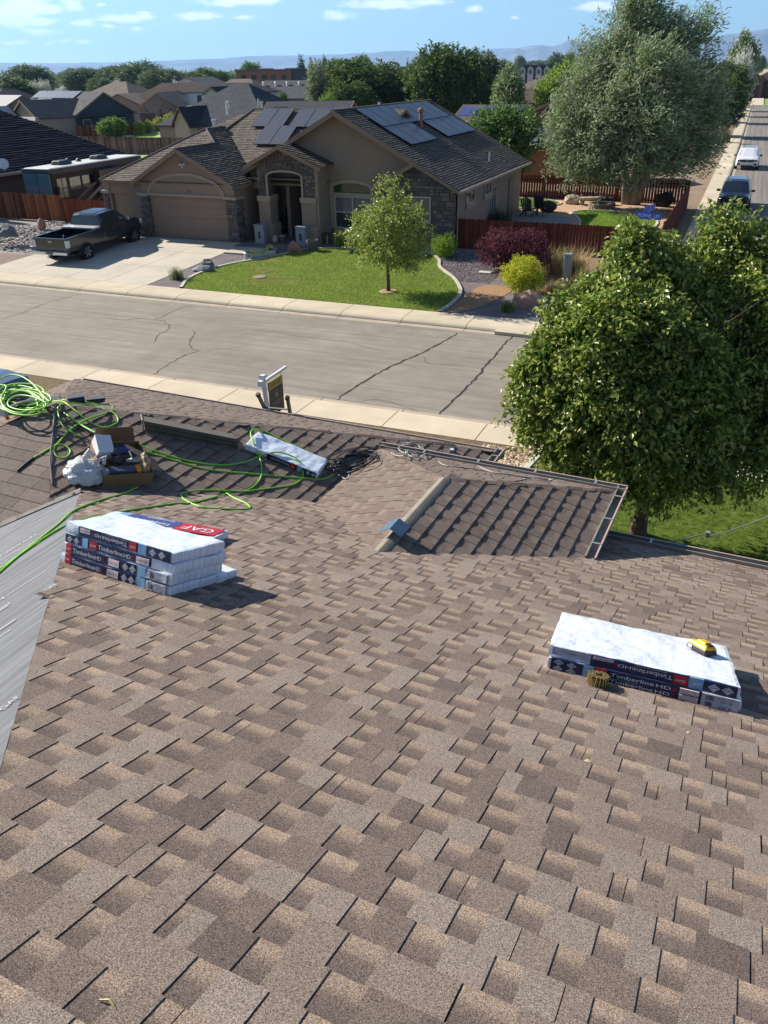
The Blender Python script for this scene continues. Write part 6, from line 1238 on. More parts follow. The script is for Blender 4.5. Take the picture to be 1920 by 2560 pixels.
def arch(parent, x, side, w, r_, m):
    q = MB(); n = 12
    for i in range(n):
        a0, a1 = math.pi * i / n, math.pi * (i + 1) / n; q.prism([(x + r_ * math.cos(a0), side * (w + .012), r_ * .86 + r_ * math.sin(a0) * 1.02), (x + (r_ + .07) * math.cos(a0), side * (w + .012), r_ * .86 + (r_ + .07) * math.sin(a0)), (x + (r_ + .07) * math.cos(a1), side * (w + .012), r_ * .86 + (r_ + .07) * math.sin(a1)), (x + r_ * math.cos(a1), side * (w + .012), r_ * .86 + r_ * math.sin(a1) * 1.02)], (0, -side * .05, 0))
    q.obj('fender_flare', m, parent)
    d = MB(); d.T = Matrix.Translation((x, side * (w + .003), r_ * .86)) @ Matrix.Rotation(R(90) * -side, 4, 'X'); d.lathe([(0, 0), (r_ * .99, 0)], 20); d.obj('wheel_well', M_blk, parent)
# pickup truck, nose toward the garage
M_truck = mat('truck_paint', S(36, 48, 50), .22, spec=.7, coat=.5)
rw, fw_ = on_z(220, 648, .22), on_z(336, 604, .36); dirv = Vector((fw_.x - rw.x, fw_.y - rw.y, 0)); WB = dirv.length; ang = math.atan2(dirv.y, dirv.x); k_ = WB / 3.65
side_r = -1      # camera sees its right side (y negative in truck frame)
pk = thing('pickup_truck', 'dark green-grey crew cab pickup truck parked on the driveway', 'pickup truck')
wd = .98; base = Vector((rw.x, rw.y, .16)) + Vector((-math.sin(ang), math.cos(ang), 0)) * (wd - .05)
pk.matrix_world = Matrix.Translation(base) @ Matrix.Rotation(ang, 4, 'Z') @ Matrix.Diagonal((k_, k_ * .93, k_ * .93, 1)) @ Matrix.Rotation(R(-1.6), 4, 'Y')
x0 = -1.15
low = loft([sec(1.35, wd * .97, .62, 1.22), sec(1.6, wd, .55, 1.25), sec(3.0, wd, .55, 1.28), sec(3.3, wd, .6, 1.30), sec(4.1, wd * .97, .62, 1.24), sec(4.5, wd * .9, .62, 1.12), sec(4.58, wd * .86, .66, 1.02)]); low.obj('front_body', M_truck, pk, bevel=.02)
for s_ in (-1, 1): MB().box(x0, 1.36, min(s_ * wd, s_ * (wd - .1)), max(s_ * wd, s_ * (wd - .1)), .62, 1.27).obj('bed_side', M_truck, pk, bevel=.02)
MB().box(x0, 1.35, -wd + .1, wd - .1, .64, .72).obj('bed_floor', M_blk, pk); MB().box(x0 - .04, x0 + .05, -wd + .02, wd - .02, .62, 1.25).obj('tailgate', M_truck, pk, bevel=.015); MB().box(1.28, 1.36, -wd + .1, wd - .1, .72, 1.25).obj('bed_front', M_truck, pk)
MB().box(.80, 1.26, -wd + .02, wd - .02, 1.275, 1.36).obj('tool_box', mat('toolbox_alu', S(214, 218, 220), .35, metal=.3), pk, bevel=.02)
cab = loft([sec(1.36, .90, 1.2, 1.30, .5, .86), sec(1.45, .90, 1.2, 1.78, .5, .70), sec(1.62, .90, 1.2, 1.86, .5, .70), sec(2.7, .90, 1.2, 1.87, .5, .70), sec(3.0, .90, 1.2, 1.78, .5, .68), sec(3.55, .92, 1.2, 1.28, .5, .86)]); cab.obj('cab', M_truck, pk, bevel=.02)
for s_ in (-1, 1):
    def sw(pts): return [(x, s_ * y, z) for x, y, z in (pts if s_ < 0 else pts[::-1])]
    for pts in ([(1.68, .885, 1.34), (2.28, .885, 1.34), (2.26, .745, 1.75), (1.74, .745, 1.75)], [(2.38, .885, 1.34), (3.25, .90, 1.34), (2.86, .745, 1.73), (2.36, .745, 1.75)]):
        q = MB(); q.prism(sw([(x, y + .012, z) for x, y, z in pts]), (0, -s_ * .02, 0)); q.obj('side_window', M_glass, pk)
    for xx in (2.33, 3.28): MB().box(xx - .006, xx + .006, s_ * (wd + .001) - .003, s_ * (wd + .001) + .003, .68, 1.25).obj('door_seam', M_blk, pk)
    for xx in (2.15, 3.05): MB().box(xx - .09, xx + .06, s_ * (wd + .01) - .015, s_ * (wd + .01) + .015, 1.10, 1.14).obj('door_handle', M_chrome, pk)
    MB().box(3.18, 3.32, min(s_ * 1.0, s_ * 1.2), max(s_ * 1.0, s_ * 1.2), 1.28, 1.46).obj('mirror', M_chrome, pk, bevel=.02)
    MB().box(x0 - .045, x0 + .12, min(s_ * (wd + .005), s_ * (wd - .14)), max(s_ * (wd + .005), s_ * (wd - .14)), .84, 1.16).obj('tail_light', M_lens, pk); MB().box(4.38, 4.56, min(s_ * (wd - .06), s_ * (wd - .32)), max(s_ * (wd - .06), s_ * (wd - .32)), .88, 1.06).obj('headlight', M_lens, pk)
    for xx in (0, 3.65): arch(pk, xx, s_, wd, .46, M_truck); wheel(pk, xx, s_ * (wd - .05), .42, .27, s_)
    MB().box(.55, 3.1, min(s_ * wd, s_ * (wd - .05)), max(s_ * wd, s_ * (wd - .05)), .50, .60).obj('rocker_panel', M_blk, pk)
q = MB(); q.prism([(1.40, .66, 1.38), (1.40, -.66, 1.38), (1.432, -.58, 1.72), (1.432, .58, 1.72)], (.02, 0, 0)); q.obj('rear_window', M_glass, pk); q = MB(); q.prism([(3.50, -.8, 1.34), (3.50, .8, 1.34), (3.06, .62, 1.74), (3.06, -.62, 1.74)], (-.02, 0, -.01)); q.obj('windscreen', M_glass, pk)
MB().box(x0 - .22, x0 - .05, -wd + .02, wd - .02, .52, .68).obj('rear_bumper', M_chrome, pk, bevel=.03); MB().box(x0 - .23, x0 - .215, -.2, .2, .56, .68).obj('licence_plate', mat('plate_dark', S(90, 96, 92), .5), pk); MB().box(x0 - .36, x0 - .2, -.05, .05, .42, .50).obj('tow_hitch', M_chrome, pk)
MB().box(4.5, 4.68, -wd * .92, wd * .92, .5, .72).obj('front_bumper', M_chrome, pk, bevel=.04); MB().box(x0 - .048, x0 - .04, -.1, .1, 1.06, 1.12).obj('badge', M_chrome, pk); MB().tube([(x0 + .25, -.5, .72), (x0 + .35, -.5, 1.35)], .02, 6).obj('bed_pole', M_pale, pk)
for i in range(5): MB().box(1.75, 2.75, -.42 + i * .2, -.38 + i * .2, 1.895, 1.905).obj('roof_rib', M_truck, pk)
MB().box(-.9, 4.3, -.7, .7, .40, .64).obj('chassis', M_blk, pk)
# two SUVs on the side street, front toward the camera (front is -Y here, length along +Y)
def suv(name, label, x, y, L, W, H, paint, roofglass, dark):
    t = thing(name, label, 'suv'); t.matrix_world = Matrix.Translation((x, y, 0)) @ Matrix.Rotation(R(-90), 4, 'Z') @ Matrix.Rotation(R(180), 4, 'Z') @ Matrix.Scale(-1, 4, (1, 0, 0)) if False else Matrix.Translation((x, y, 0)) @ Matrix.Rotation(R(90), 4, 'Z')
    w = W / 2; s = H / 1.8
    loft([sec(.0, w * .86, .45 * s, .92 * s), sec(.12, w * .95, .35 * s, 1.02 * s), sec(.9, w, .3 * s, 1.10 * s), sec(1.3, w, .3 * s, 1.14 * s), sec(L - .3, w, .3 * s, 1.15 * s), sec(L, w * .93, .4 * s, 1.1 * s)]).obj('body', paint, t, bevel=.03)
    loft([sec(1.15, w * .92, 1.08 * s, 1.14 * s, .5, w * .86), sec(1.95, w * .90, 1.08 * s, 1.70 * s, .5, w * .72), sec(2.3, w * .90, 1.08 * s, 1.78 * s, .5, w * .72), sec(L - .7, w * .90, 1.08 * s, 1.78 * s, .5, w * .72), sec(L - .15, w * .9, 1.08 * s, 1.3 * s, .5, w * .8)]).obj('cabin', paint, t, bevel=.03)
    q = MB(); q.prism([(1.22, -w * .80, 1.19 * s), (1.22, w * .80, 1.19 * s), (1.92, w * .66, 1.68 * s), (1.92, -w * .66, 1.68 * s)][::-1], (.01, 0, -.03)); q.obj('windscreen', M_glass, t)
    for s_ in (-1, 1):
        for (xa, xb) in ((1.75, 2.7), (2.8, 3.7), (3.8, L - .6)):
            q = MB(); pts = [(xa, w * .915, 1.2 * s), (xb, w * .915, 1.2 * s), (xb - .05, w * .80, 1.62 * s), (xa + (.3 if xa < 2 else .05), w * .80, 1.62 * s)]; pts = [(a_, s_ * b_, c_) for a_, b_, c_ in pts]; q.prism(pts if s_ < 0 else pts[::-1], (0, -s_ * .02, 0)); q.obj('side_window', M_glass, t)
        MB().box(1.5, 1.62, min(s_ * (w - .02), s_ * (w + .22)), max(s_ * (w - .02), s_ * (w + .22)), 1.12 * s, 1.26 * s).obj('mirror', M_blk, t, bevel=.02)
        MB().box(-.015, .25, min(s_ * w * .86, s_ * w * .50), max(s_ * w * .86, s_ * w * .50), .80 * s, .93 * s).obj('headlight', mat('lens_dark', S(60, 62, 66), .1, spec=1.), t)
        for xx in (.95, L - 1.0): wheel(t, xx, s_ * (w - .06), .38 * s, .24, s_); arch(t, xx, s_, w, .42 * s, paint)
        MB().tube([(2.2, s_ * w * .62, 1.83 * s), (L - .8, s_ * w * .62, 1.83 * s)], .02, 5).obj('roof_rail', M_blk if dark else M_pale, t)
        q = MB(); q.prism([(-.02, s_ * w * .9, .45 * s), (-.02, s_ * w * .55, .5 * s), (-.02, s_ * w * .62, .62 * s), (-.02, s_ * w * .86, .6 * s)], (.05, 0, 0)); q.obj('fog_lamp', M_blk, t)
    MB().box(-.03, .1, -w * .56, w * .56, .72 * s, .92 * s).obj('grille', M_blk, t, bevel=.02); MB().box(-.02, .1, -w * .5, w * .5, .32 * s, .44 * s).obj('lower_grille', M_blk, t); MB().box(-.045, -.02, -.17, .17, .50 * s, .61 * s).obj('licence_plate', M_white, t); MB().box(-.05, -.02, -.09, .09, .80 * s, .85 * s).obj('badge', M_chrome, t)
    MB().box(2.35, L - 1.1, -w * .5, w * .5, 1.805 * s, 1.825 * s).obj('roof_panel', roofglass, t)
suv('parked_suv', 'white suv with black grille and dark glass roof, parked by the side street kerb', .0, 81.5, 4.9, 1.85, 1.62, mat('suv_white', S(240, 242, 246), .25, coat=.4), M_glass, 0)
suv('parked_suv', 'dark blue-black suv with roof rails, parked nearer, half hidden by leaves', -.35, 56.8, 4.7, 1.82, 1.66, mat('suv_dark', S(28, 36, 48), .2, coat=.5), mat('suv_roof', S(60, 80, 110), .2, coat=.4), 1)
# motorhome beside the neighbour's roof
rv = thing('motorhome', 'brown and white motorhome with big teal windscreen behind the cedar fence', 'motorhome'); rv.matrix_world = Matrix.Translation((-39.7, 40.5, .35)) @ Matrix.Rotation(R(2.5), 4, 'Z')
RW, RL, RH = 2.1, 9.4, 2.72; M_rvb = mat('rv_brown', S(56, 45, 42), .5, spec=.25, streak=((.3, .3, 5), .8, 1.15)); M_rvw = mat('rv_white', S(226, 224, 214), .4); M_rvs = mat('rv_windscreen', S(84, 128, 142), .12, spec=.9)
q = MB(); q.box(-RW / 2, RW / 2, .0, RL, .15, RH); q.obj('body', M_rvb, rv, bevel=.12); q = MB(); q.box(-RW / 2 + .05, RW / 2 - .05, .05, RL - .05, RH, RH + .05, 0, .1, .1); q.obj('roof', M_rvw, rv)
MB().box(-RW / 2 - .01, RW / 2 + .01, -.04, .3, RH - .22, RH + .02).obj('front_cap', mat('rv_teal', S(70, 96, 96), .3), rv, bevel=.05); MB().box(-RW / 2 + .06, RW / 2 - .06, -.05, .02, .95, RH - .25).obj('windscreen', M_rvs, rv, bevel=.04); MB().box(-.02, .02, -.06, -.04, .95, RH - .25).obj('windscreen_bar', M_blk, rv)
MB().box(RW / 2 - .01, RW / 2 + .02, .1, RL - .1, RH - .28, RH - .02).obj('awning_case', mat('rv_navy', S(36, 42, 60), .3), rv)
for (ya, yb) in ((.45, .85), (.92, 1.3)):
    for (za, zb) in ((1.05, 1.55), (1.6, 2.15)): MB().box(RW / 2, RW / 2 + .012, ya, yb, za, zb).obj('side_window', mat('rv_window_lit', S(150, 138, 108), .2, spec=.8), rv)
for (ya, yb) in ((1.6, 2.6), (2.8, 3.9), (6.6, 7.4)): MB().box(RW / 2, RW / 2 + .012, ya, yb, 1.4, 2.1).obj('side_window', M_glass, rv)
MB().box(RW / 2 + .02, RW / 2 + .2, .25, .4, 1.3, 1.75).obj('mirror', M_blk, rv, bevel=.03); MB().box(RW / 2, RW / 2 + .45, 4.0, 6.4, .7, 2.3).obj('slide_out', mat('rv_slide', S(72, 58, 52), .3), rv, bevel=.04)
for (yy, w_, l_, h_) in ((1.9, .5, 1.1, .26), (3.15, .25, .4, .3), (4.2, .22, .35, .22), (5.6, .5, 1.1, .26)): MB().box(-.45, -.45 + w_ * 1.6, yy, yy + l_, RH + .04, RH + .04 + h_, 0, .12, .12).obj('roof_unit', mat('rv_unit', S(58, 64, 72), .5), rv, bevel=.05)
for yy in (1.4, 7.2): wheel(rv, RW / 2 - .15, yy, .4, .25, 1) if False else None
# folded awning panels and a tarp-covered boat hull between motorhome and garage
M_panel = mat('panel_brown', S(128, 100, 84), .8, noise=(3, .8, 1.15))
lean = thing('leaning_panels', 'brown roof panels leaning in a row behind the dark red gate', 'panels', loc=(-35.9, 40.2, .4))
for i in range(6):
    a_ = i * .58; q = MB(); q.prism([(-1.6 + a_, 0, .55 - .0 * i), (-1.45 + a_, .1, .62), (.2 + a_, .9, 2.05), (.0 + a_, .8, 2.0)], (.02, .0, -.07)); q.obj('panel', mat('panel_tone%d' % (i % 3), (S(120, 98, 86), S(150, 140, 136), S(98, 74, 62))[i % 3], .8, noise=(3, .8, 1.15)), lean, mw=Matrix.Translation((0, .25 * i, 0)))
bt2 = thing('covered_boat', 'boat under an orange-tan and white tarp beyond the left roof tip', 'boat', loc=(-34.6, 44.0, 1.3), rz=R(-4)); MB().prism([(-.9, 0, .55), (.1, -.3, .5), (.9, .6, .55), (.9, 5, .62), (-.9, 5, .62)], (0, 0, -.6)).obj('hull', M_rvw, bt2, bevel=.06); MB().prism([(-.75, .9, .75), (.75, .9, .75), (.8, 4.9, .85), (-.8, 4.9, .85)], (0, 0, -.2)).obj('tarp', mat('tarp_orange', S(214, 176, 130), .7, noise=(2, .9, 1.08)), bt2, bevel=.05)
cd = thing('parked_car', 'blue-grey car bonnet on the driveway, cut by the left edge above the hose coil', 'car'); cq = on_z(40, 930, 1.35); cd.matrix_world = Matrix.Translation((cq.x - 1.95, cq.y - .30, .1)) @ Matrix.Rotation(R(-4), 4, 'Z')
M_cpt = mat('car_slate', S(96, 104, 122), .25, coat=.5); loft([sec(-2.6, .8, .4, .95), sec(-2.4, .85, .3, 1.05), sec(1.2, .88, .3, 1.12), sec(1.9, .85, .35, 1.05), sec(2.05, .75, .4, .95)]).obj('body', M_cpt, cd, bevel=.03); loft([sec(-2.3, .75, 1.0, 1.1, .5, .7), sec(-1.7, .74, 1.0, 1.5, .5, .6), sec(.2, .74, 1.0, 1.52, .5, .6), sec(1.0, .76, 1.0, 1.12, .5, .7)]).obj('cabin', M_cpt, cd, bevel=.03)
for s_ in (-1, 1): 
    for xx in (-1.6, 1.2): wheel(cd, xx, s_ * .8, .33, .2, s_)
    MB().tube([(-1.7, s_ * .55, 1.54), (.2, s_ * .55, 1.55)], .02, 5).obj('roof_rail', M_blk, cd)
# ================================================================ neighbourhood behind
def far_roof(name, col): return mat(name, col, .95, noise=[(1.6, .86, 1.12), (8, .85, 1.15)], streak=((.6, .6, 9), .82, 1.16), spec=.12)
RF_BLK, RF_GRY, RF_BRN, RF_DGR, RF_TAN = far_roof('far_roof_black', S(58, 60, 68)), far_roof('far_roof_grey', S(98, 98, 100)), far_roof('far_roof_brown', S(104, 90, 82)), far_roof('far_roof_charcoal', S(80, 82, 88)), far_roof('far_roof_taupe', S(124, 114, 104))
WB_, WN_, WG_, WW_, WC_ = mat('wall_beige', S(170, 156, 134), .9), mat('wall_navy', S(56, 66, 82), .8), mat('wall_grey', S(126, 126, 124), .9), mat('wall_white', S(206, 206, 204), .8), mat('wall_brown', S(120, 96, 84), .9)
def block(root, cx, cy, w, d, ze, zr, axis='Y', rot=0, hip=0., rl=None, wall=WB_, roof=RF_GRY, gz=0., oh=.35, gablemat=None, t=.14, trim=None):
    T = Matrix.Translation((cx, cy, 0)) @ Matrix.Rotation(rot, 4, 'Z') @ (Matrix.Rotation(R(90), 4, 'Z') if axis == 'X' else Matrix.Identity(4))
    if axis == 'X': w, d = d, w
    a_, b_ = w / 2, d / 2; hw, hd = a_ - oh, b_ - oh; k = (zr - ze) / a_; zw = ze + k * oh - .02; rl = (d if not hip else max(d - w * hip, .6)) if rl is None else rl; r_ = rl / 2
    P = lambda x, y, z: T @ Vector((x, y, z))
    q = MB()
    if hip: q.T = T; q.box(-hw, hw, -hd, hd, gz - .2, ze - .02)
    else:
        q.prism([P(-hw, -hd, gz - .2), P(hw, -hd, gz - .2), P(hw, -hd, zw), P(0, -hd, zr - .06), P(-hw, -hd, zw)], T.to_3x3() @ Vector((0, 2 * hd, 0)))
    q.obj('wall', wall, root)
    faces = [[P(a_, -b_, ze), P(a_, b_, ze), P(0, r_, zr), P(0, -r_, zr)], [P(-a_, b_, ze), P(-a_, -b_, ze), P(0, -r_, zr), P(0, r_, zr)]]
    if hip: faces += [[P(-a_, -b_, ze), P(a_, -b_, ze), P(0, -r_, zr)], [P(a_, b_, ze), P(-a_, b_, ze), P(0, r_, zr)]]
    for f in faces: MB().prism([v + Vector((0, 0, t)) for v in f], (0, 0, -t * .95)).obj('roof_slope', roof, root)
    if not hip:
        for sy in (-1, 1):
            for sx in (-1, 1):
                q = MB(); y0 = sy * (b_ + .01); q.prism([P(sx * a_, y0, ze - .1), P(0, y0, zr - .1), P(0, y0, zr + t + .02), P(sx * a_, y0, ze + t + .02)] if sx * sy < 0 else [P(0, y0, zr - .1), P(sx * a_, y0, ze - .1), P(sx * a_, y0, ze + t + .02), P(0, y0, zr + t + .02)], T.to_3x3() @ Vector((0, -sy * .06, 0))); q.obj('rake_board', trim or M_fas, root)
    return T
def opening(root, T, face, a_, u0, u1, z0, z1, name, m, proud=.03, frame=None):
    """box on a wall: face 'F' (-y) or 'R' (+x) of a block frame; a_ distance of that wall"""
    q = MB(); q.T = T
    if face == 'F': q.box(u0, u1, -a_ - proud, -a_, z0, z1)
    else: q.box(a_, a_ + proud, u0, u1, z0, z1)
    o = q.obj(name, m, root)
    if frame:
        for (p0, p1, s0, s1) in ((u0 - .08, u1 + .08, z1, z1 + .08), (u0 - .08, u1 + .08, z0 - .08, z0), (u0 - .08, u0, z0, z1), (u1, u1 + .08, z0, z1)):
            q = MB(); q.T = T
            if face == 'F': q.box(p0, p1, -a_ - proud - .03, -a_, s0, s1)
            else: q.box(a_, a_ + proud + .03, p0, p1, s0, s1)
            q.obj('frame', frame, o)
    return o
def vents(root, pts, m=M_pale, r_=.1, h=.3):
    for p in pts: MB().tube([Vector(p) - Vector((0, 0, .2)), Vector(p) + Vector((0, 0, h))], r_, 7).obj('vent_pipe', m, root)
# near-left neighbour: long black hip roof with courses
h1 = thing('neighbour_house', 'brown house with a wide black shingle hip roof at the far left', 'house')
BK = [S(44, 48, 62), S(37, 41, 54), S(51, 55, 70)]
e_ = 2.51; zr1 = 6.3; kx = (zr1 - e_) / 7.0
course_roof('a', (-kx, 0, e_ + kx * -44.02), [(-44.02, 38.5), (-44.02, 55.25), (-51.02, 48.4), (-51.02, 38.5)], 0, h1, expo=.26, cols=BK, seed=31, butt=.05, cell=(.8, 1.6)); 
course_roof('a', (-kx, 0, e_ + kx * -44.02), [(-44.02, 22), (-44.02, 38.5), (-51.02, 38.5), (-51.02, 22)], 0, h1, expo=.26, cols=BK, seed=32, butt=.05, cell=(.8, 1.6))
course_roof('b', (kx, 0, e_ + kx * 58.02), [(-58.02, 22), (-51.02, 22), (-51.02, 48.4), (-58.02, 55.25)], 0, h1, expo=.3, cols=BK, seed=33, cell=(1, 2)); course_roof('c', (0, -kx, e_ + kx * 55.25), [(-44.02, 55.25), (-58.02, 55.25), (-51.02, 48.3)], 0, h1, expo=.3, cols=BK, seed=34, cell=(1, 2))
MB().box(-57.5, -44.6, 22.5, 54.7, .2, 2.55).obj('wall', mat('wall_brown_near', S(118, 92, 80), .9, noise=(2, .95, 1.05)), h1); MB().box(-44.08, -43.94, 22, 55.2, 2.40, 2.56).obj('gutter', mat('gutter_far'), h1); MB().box(-44.6, -44.55, 40.4, 41.6, 1.1, 1.9).obj('window', mat('pale_glass'), h1); MB().box(-47.8, -46.6, 37.5, 39.5, 4, 5.6).obj('dormer_wall', WB_, h1)
sd = thing('satellite_dish', 'pale satellite dish on the eave of the black-roofed house', 'satellite dish', loc=on_x(14, 436, -44.2)); MB().tube([(0, 0, -.1), (0, 0, .35)], .03, 6).obj('mast', M_spole, sd)
q = MB(); q.T = Matrix.Translation((.1, -.1, .62)) @ Matrix.Rotation(R(70), 4, Vector((1, 1, 0))); q.lathe([(0, 0), (.2, .03), (.34, .09)], 18); q.obj('dish', M_white, sd)
# fence, driveway, clipped shrubs and cedar bush of the house beyond
fence('far_fence', 'weathered grey-brown fence between the black roof and the clipped bushes', (-72.0, 80.9), (-53.5, 80.9), .1, 1.8, OLDF_, .2, .02, seed=41, jitter=.02)
g = MB(); g.face([(-99, 103.5, .165), (-83, 103.5, .165), (-86, 111, .165), (-89.5, 121, .165), (-88, 128, .165), (-99.5, 128, .165)]); struct('far_driveway', g, mat('far_concrete', S(224, 222, 216), .9, noise=(1, .93, 1.05)))
g = MB(); g.face([(-83, 103.5, .17), (-64, 103.5, .17), (-66, 122, .17), (-88, 122, .17), (-86, 111, .17)]); struct('far_lawn', g, mat('far_grass', S(150, 178, 74), .95, noise=(1.2, .85, 1.12)))
g = MB(); g.face([(-60, 60, .17), (-42, 56, .17), (-46, 80, .17), (-62, 80, .17)]); struct('side_lawn', g, mat('far_grass', S(150, 178, 74)))
g = MB(); g.face([(-175, 88, .16), (-40, 88, .16), (-40, 98, .16), (-175, 98, .16)]); struct('far_road', g, mat('far_asphalt', S(140, 134, 128), .9))
# blue gabled house with solar panels and beige garage gables
h2 = thing('navy_house', 'navy blue gabled house with a row of solar panels on its grey slope', 'house')
T2 = block(h2, -97.5, 109.8, 17.5, 10.5, 2.9, 5.75, 'X', -.29, wall=WN_, roof=RF_GRY, trim=M_fas)
# T2 y axis runs along the ridge; gable at its -y end faces right
q = MB(); q.T = T2; q.box(-5.2, 5.2, -9.3, -8.3, 2.75, 2.85, 0); q.obj('skirt_roof', RF_DGR, h2)
for (u0, u1, z0, z1) in ((-3.9, -2.7, 1.6, 2.3), (-1.2, -.6, .6, 2.4), (-.4, .1, .9, 2.4), (.5, 1.3, .9, 2.4), (2.3, 3.1, 1.2, 2.3)): opening(h2, T2, 'F', 8.4, u0, u1, z0, z1, 'window', mat('far_glass', S(70, 78, 88), .2, spec=.8), frame=WW_)
T2b = block(h2, -95.2, 102.6, 8.2, 9, 2.7, 4.95, 'Y', -.35, wall=WB_, roof=RF_DGR)
opening(h2, T2b, 'F', 4.15, -2.6, 2.4, .2, 2.3, 'garage_door', WG_); q = MB(); q.T = T2b; q.box(-3.9, 4.1, -4.75, -4.1, 2.55, 2.95, 0, .0, .1); q.obj('pale_skirt_roof', mat('roof_skirt_pale', S(190, 188, 186), .8), h2)  # skirt roof in one even pale grey
T2c = block(h2, -101.0, 96.5, 5.5, 6, 2.6, 4.2, 'Y', -.3, wall=WB_, roof=mat('roof_pale_grey', S(170, 168, 168), .85)); T2d = block(h2, -103.2, 103, 8, 8, 3.6, 5.5, 'X', -.3, wall=WB_, roof=mat('roof_pale_grey'))
T2e = block(h2, -112, 112, 12, 14, 3., 6.2, 'Y', -.3, wall=WG_, roof=RF_GRY, hip=1)
sl = lambda s_, t_: T2 @ Vector((5.25 - (1 - t_) * 0 - t_ * 5.25 + 0, -8.6 + s_ * 15.5, 2.9 + t_ * 2.85 + .2))
nrm = (T2.to_3x3() @ Vector((2.85, 0, 5.25))).normalized()
SG = 'solar panels on the navy house'
for j in range(2):
    for i in range(9 if j else 3):
        s0 = (.30 + i * .076) if j else .62 + i * .076; s0 = s0 if j else .62 + i * .076; t0, t1 = (.66, .97) if j else (.34, .64)
        q = MB(); pts = [T2 @ Vector((-5.25 + 5.25 * t_, -8.6 + s_ * 17.2, 2.9 + t_ * 2.85 + .32)) for s_, t_ in ((s0, t0), (s0 + .072, t0), (s0 + .072, t1), (s0, t1))]
        nn_ = (pts[1] - pts[0]).cross(pts[3] - pts[0]); pts = pts if nn_.z > 0 else pts[::-1]
        pr_ = thing('solar_panel', 'grey solar panel, %s of the %s row on the navy house roof' % (('leftmost', 'second', 'third', 'fourth', 'fifth', 'sixth', 'seventh', 'eighth', 'ninth')[i], ('lower', 'upper')[j]), 'solar panel', group=SG); q.prism(pts, (0, 0, -.06)); q.obj('panel_glass', mat('solar_far', S(96, 100, 112), .3, spec=.5), pr_)
for i, (x, y) in enumerate(((181, 326), (190, 325))): w = on_z(x, y, 0.2); t = thing('wheelie_bin', ('dark green wheeled bin by the beige garage, left one', 'dark green wheeled bin by the beige garage, right one')[i], 'bin', loc=w, group='green bins'); MB().box(-.35, .35, -.35, .35, 0, 1.1, 0, -.05, -.05).obj('bin_body', mat('bin_green', S(34, 66, 60), .6), t); MB().box(-.42, .42, -.42, .42, 1.1, 1.2).obj('bin_lid', mat('bin_lid', S(60, 96, 92), .5), t)
fence('low_fence', 'short orange-tan board fence under the windows of the navy house', (-90.0, 101.4), (-84.5, 107.5), .1, 1.6, CED, .3, .02, seed=43, pieces=False); fence('white_fence', 'pale blue-grey fence running to the stone garage', (-84.4, 107.6), (-92.5, 127), .1, 1.5, [S(150, 158, 170)], .4, .01, seed=44, pieces=False, m=mat('fence_pale', S(160, 168, 178), .7))
# stone double garage gable house
h3 = thing('stone_garage_house', 'grey-roofed house with stone gable over two dark garage doors', 'house')
M_stf = mat('stone_far', S(132, 116, 106), .95, noise=[(6, .65, 1.35, 2), (1.5, .85, 1.1)]); T3 = block(h3, -96.5, 133.5, 9.2, 15, 2.5, 5.2, 'Y', .35, wall=M_stf, roof=RF_DGR)
opening(h3, T3, 'F', 7.15, -3.5, -.9, .1, 2.2, 'garage_door', mat('door_charcoal', S(54, 52, 54), .6), frame=M_stf); opening(h3, T3, 'F', 7.15, -.1, 3.6, .1, 2.2, 'garage_door', mat('door_charcoal'), frame=M_stf)
q = MB(); q.T = T3; q.box(4.27, 4.32, -7, 7, 0, 2.4); q.obj('side_wall', WW_, h3)
for u in (-2.2, .2, 1.9, 3.3): q = MB(); q.T = T3; q.box(u - .06, u + .06, -7.5, -7.15, 2.5, 2.75); q.obj('barn_lamp', M_blk, h3)
block(h3, -104, 150, 22, 12, 3, 6.4, 'X', .3, wall=WB_, roof=RF_BRN, hip=1); block(h3, -112, 142, 10, 9, 2.7, 4.8, 'Y', .2, wall=WB_, roof=RF_TAN)
# white two-storey house
h4 = thing('white_house', 'white two-storey house with a dark roof behind the stone garage', 'house')
T4 = block(h4, -84.6, 134.5, 3.6, 12, 4.83, 5.95, 'Y', .0, wall=WW_, roof=RF_BLK); opening(h4, T4, 'F', 5.65, -.35, .95, 2.9, 4.4, 'window', mat('far_glass'), frame=M_blk)
T4b = block(h4, -86.5, 138, 16, 8, 5.0, 6.4, 'X', .0, wall=WW_, roof=RF_BLK, hip=1); 
for u in (-91, -89.2): MB().box(u, u + .9, 133.9, 134.1, 3.5, 4.7).obj('window', mat('far_glass'), h4)
for i in range(7): MB().box(-92.5 + i * .7, -92.2 + i * .7, 130.5, 133.5, 3.0 - i * .0, 3.12).obj('pergola_slat', WW_, h4)
MB().box(-93, -87.4, 134, 140, 0, 5).obj('wall', WW_, h4)
# big charcoal roofs in the middle
h5 = thing('charcoal_house', 'house with tall charcoal roof slopes and white vent pipes behind the tan house', 'house')
T5 = block(h5, -56.5, 92.5, 15, 15, 2.7, 6.8, 'X', -.0, hip=1, rl=1.9, wall=WB_, roof=RF_DGR); T5b = block(h5, -59.2, 87.0, 2.9, 6.5, 2.66, 4.67, 'Y', -.15, wall=mat('wall_cream', S(214, 196, 160), .85), roof=RF_BLK)
T5c = block(h5, -46.5, 90.5, 10, 9.5, 3.2, 5.0, 'X', .24, wall=WG_, roof=RF_DGR, gablemat=None)
for (x, y, h) in ((448, 278, 1.0), (566, 262, .9)):
    w = on_y(x, y, 88 if x < 500 else 84); MB().tube([w - Z_ * 1.0, w + Z_ * .3], .09, 8).tube([w + Z_ * .3, w + Z_ * .3 + Vector((.25, 0, 0)), w + Vector((.25, 0, -.4))], .08, 8).obj('vent_pipe', M_white, h5)
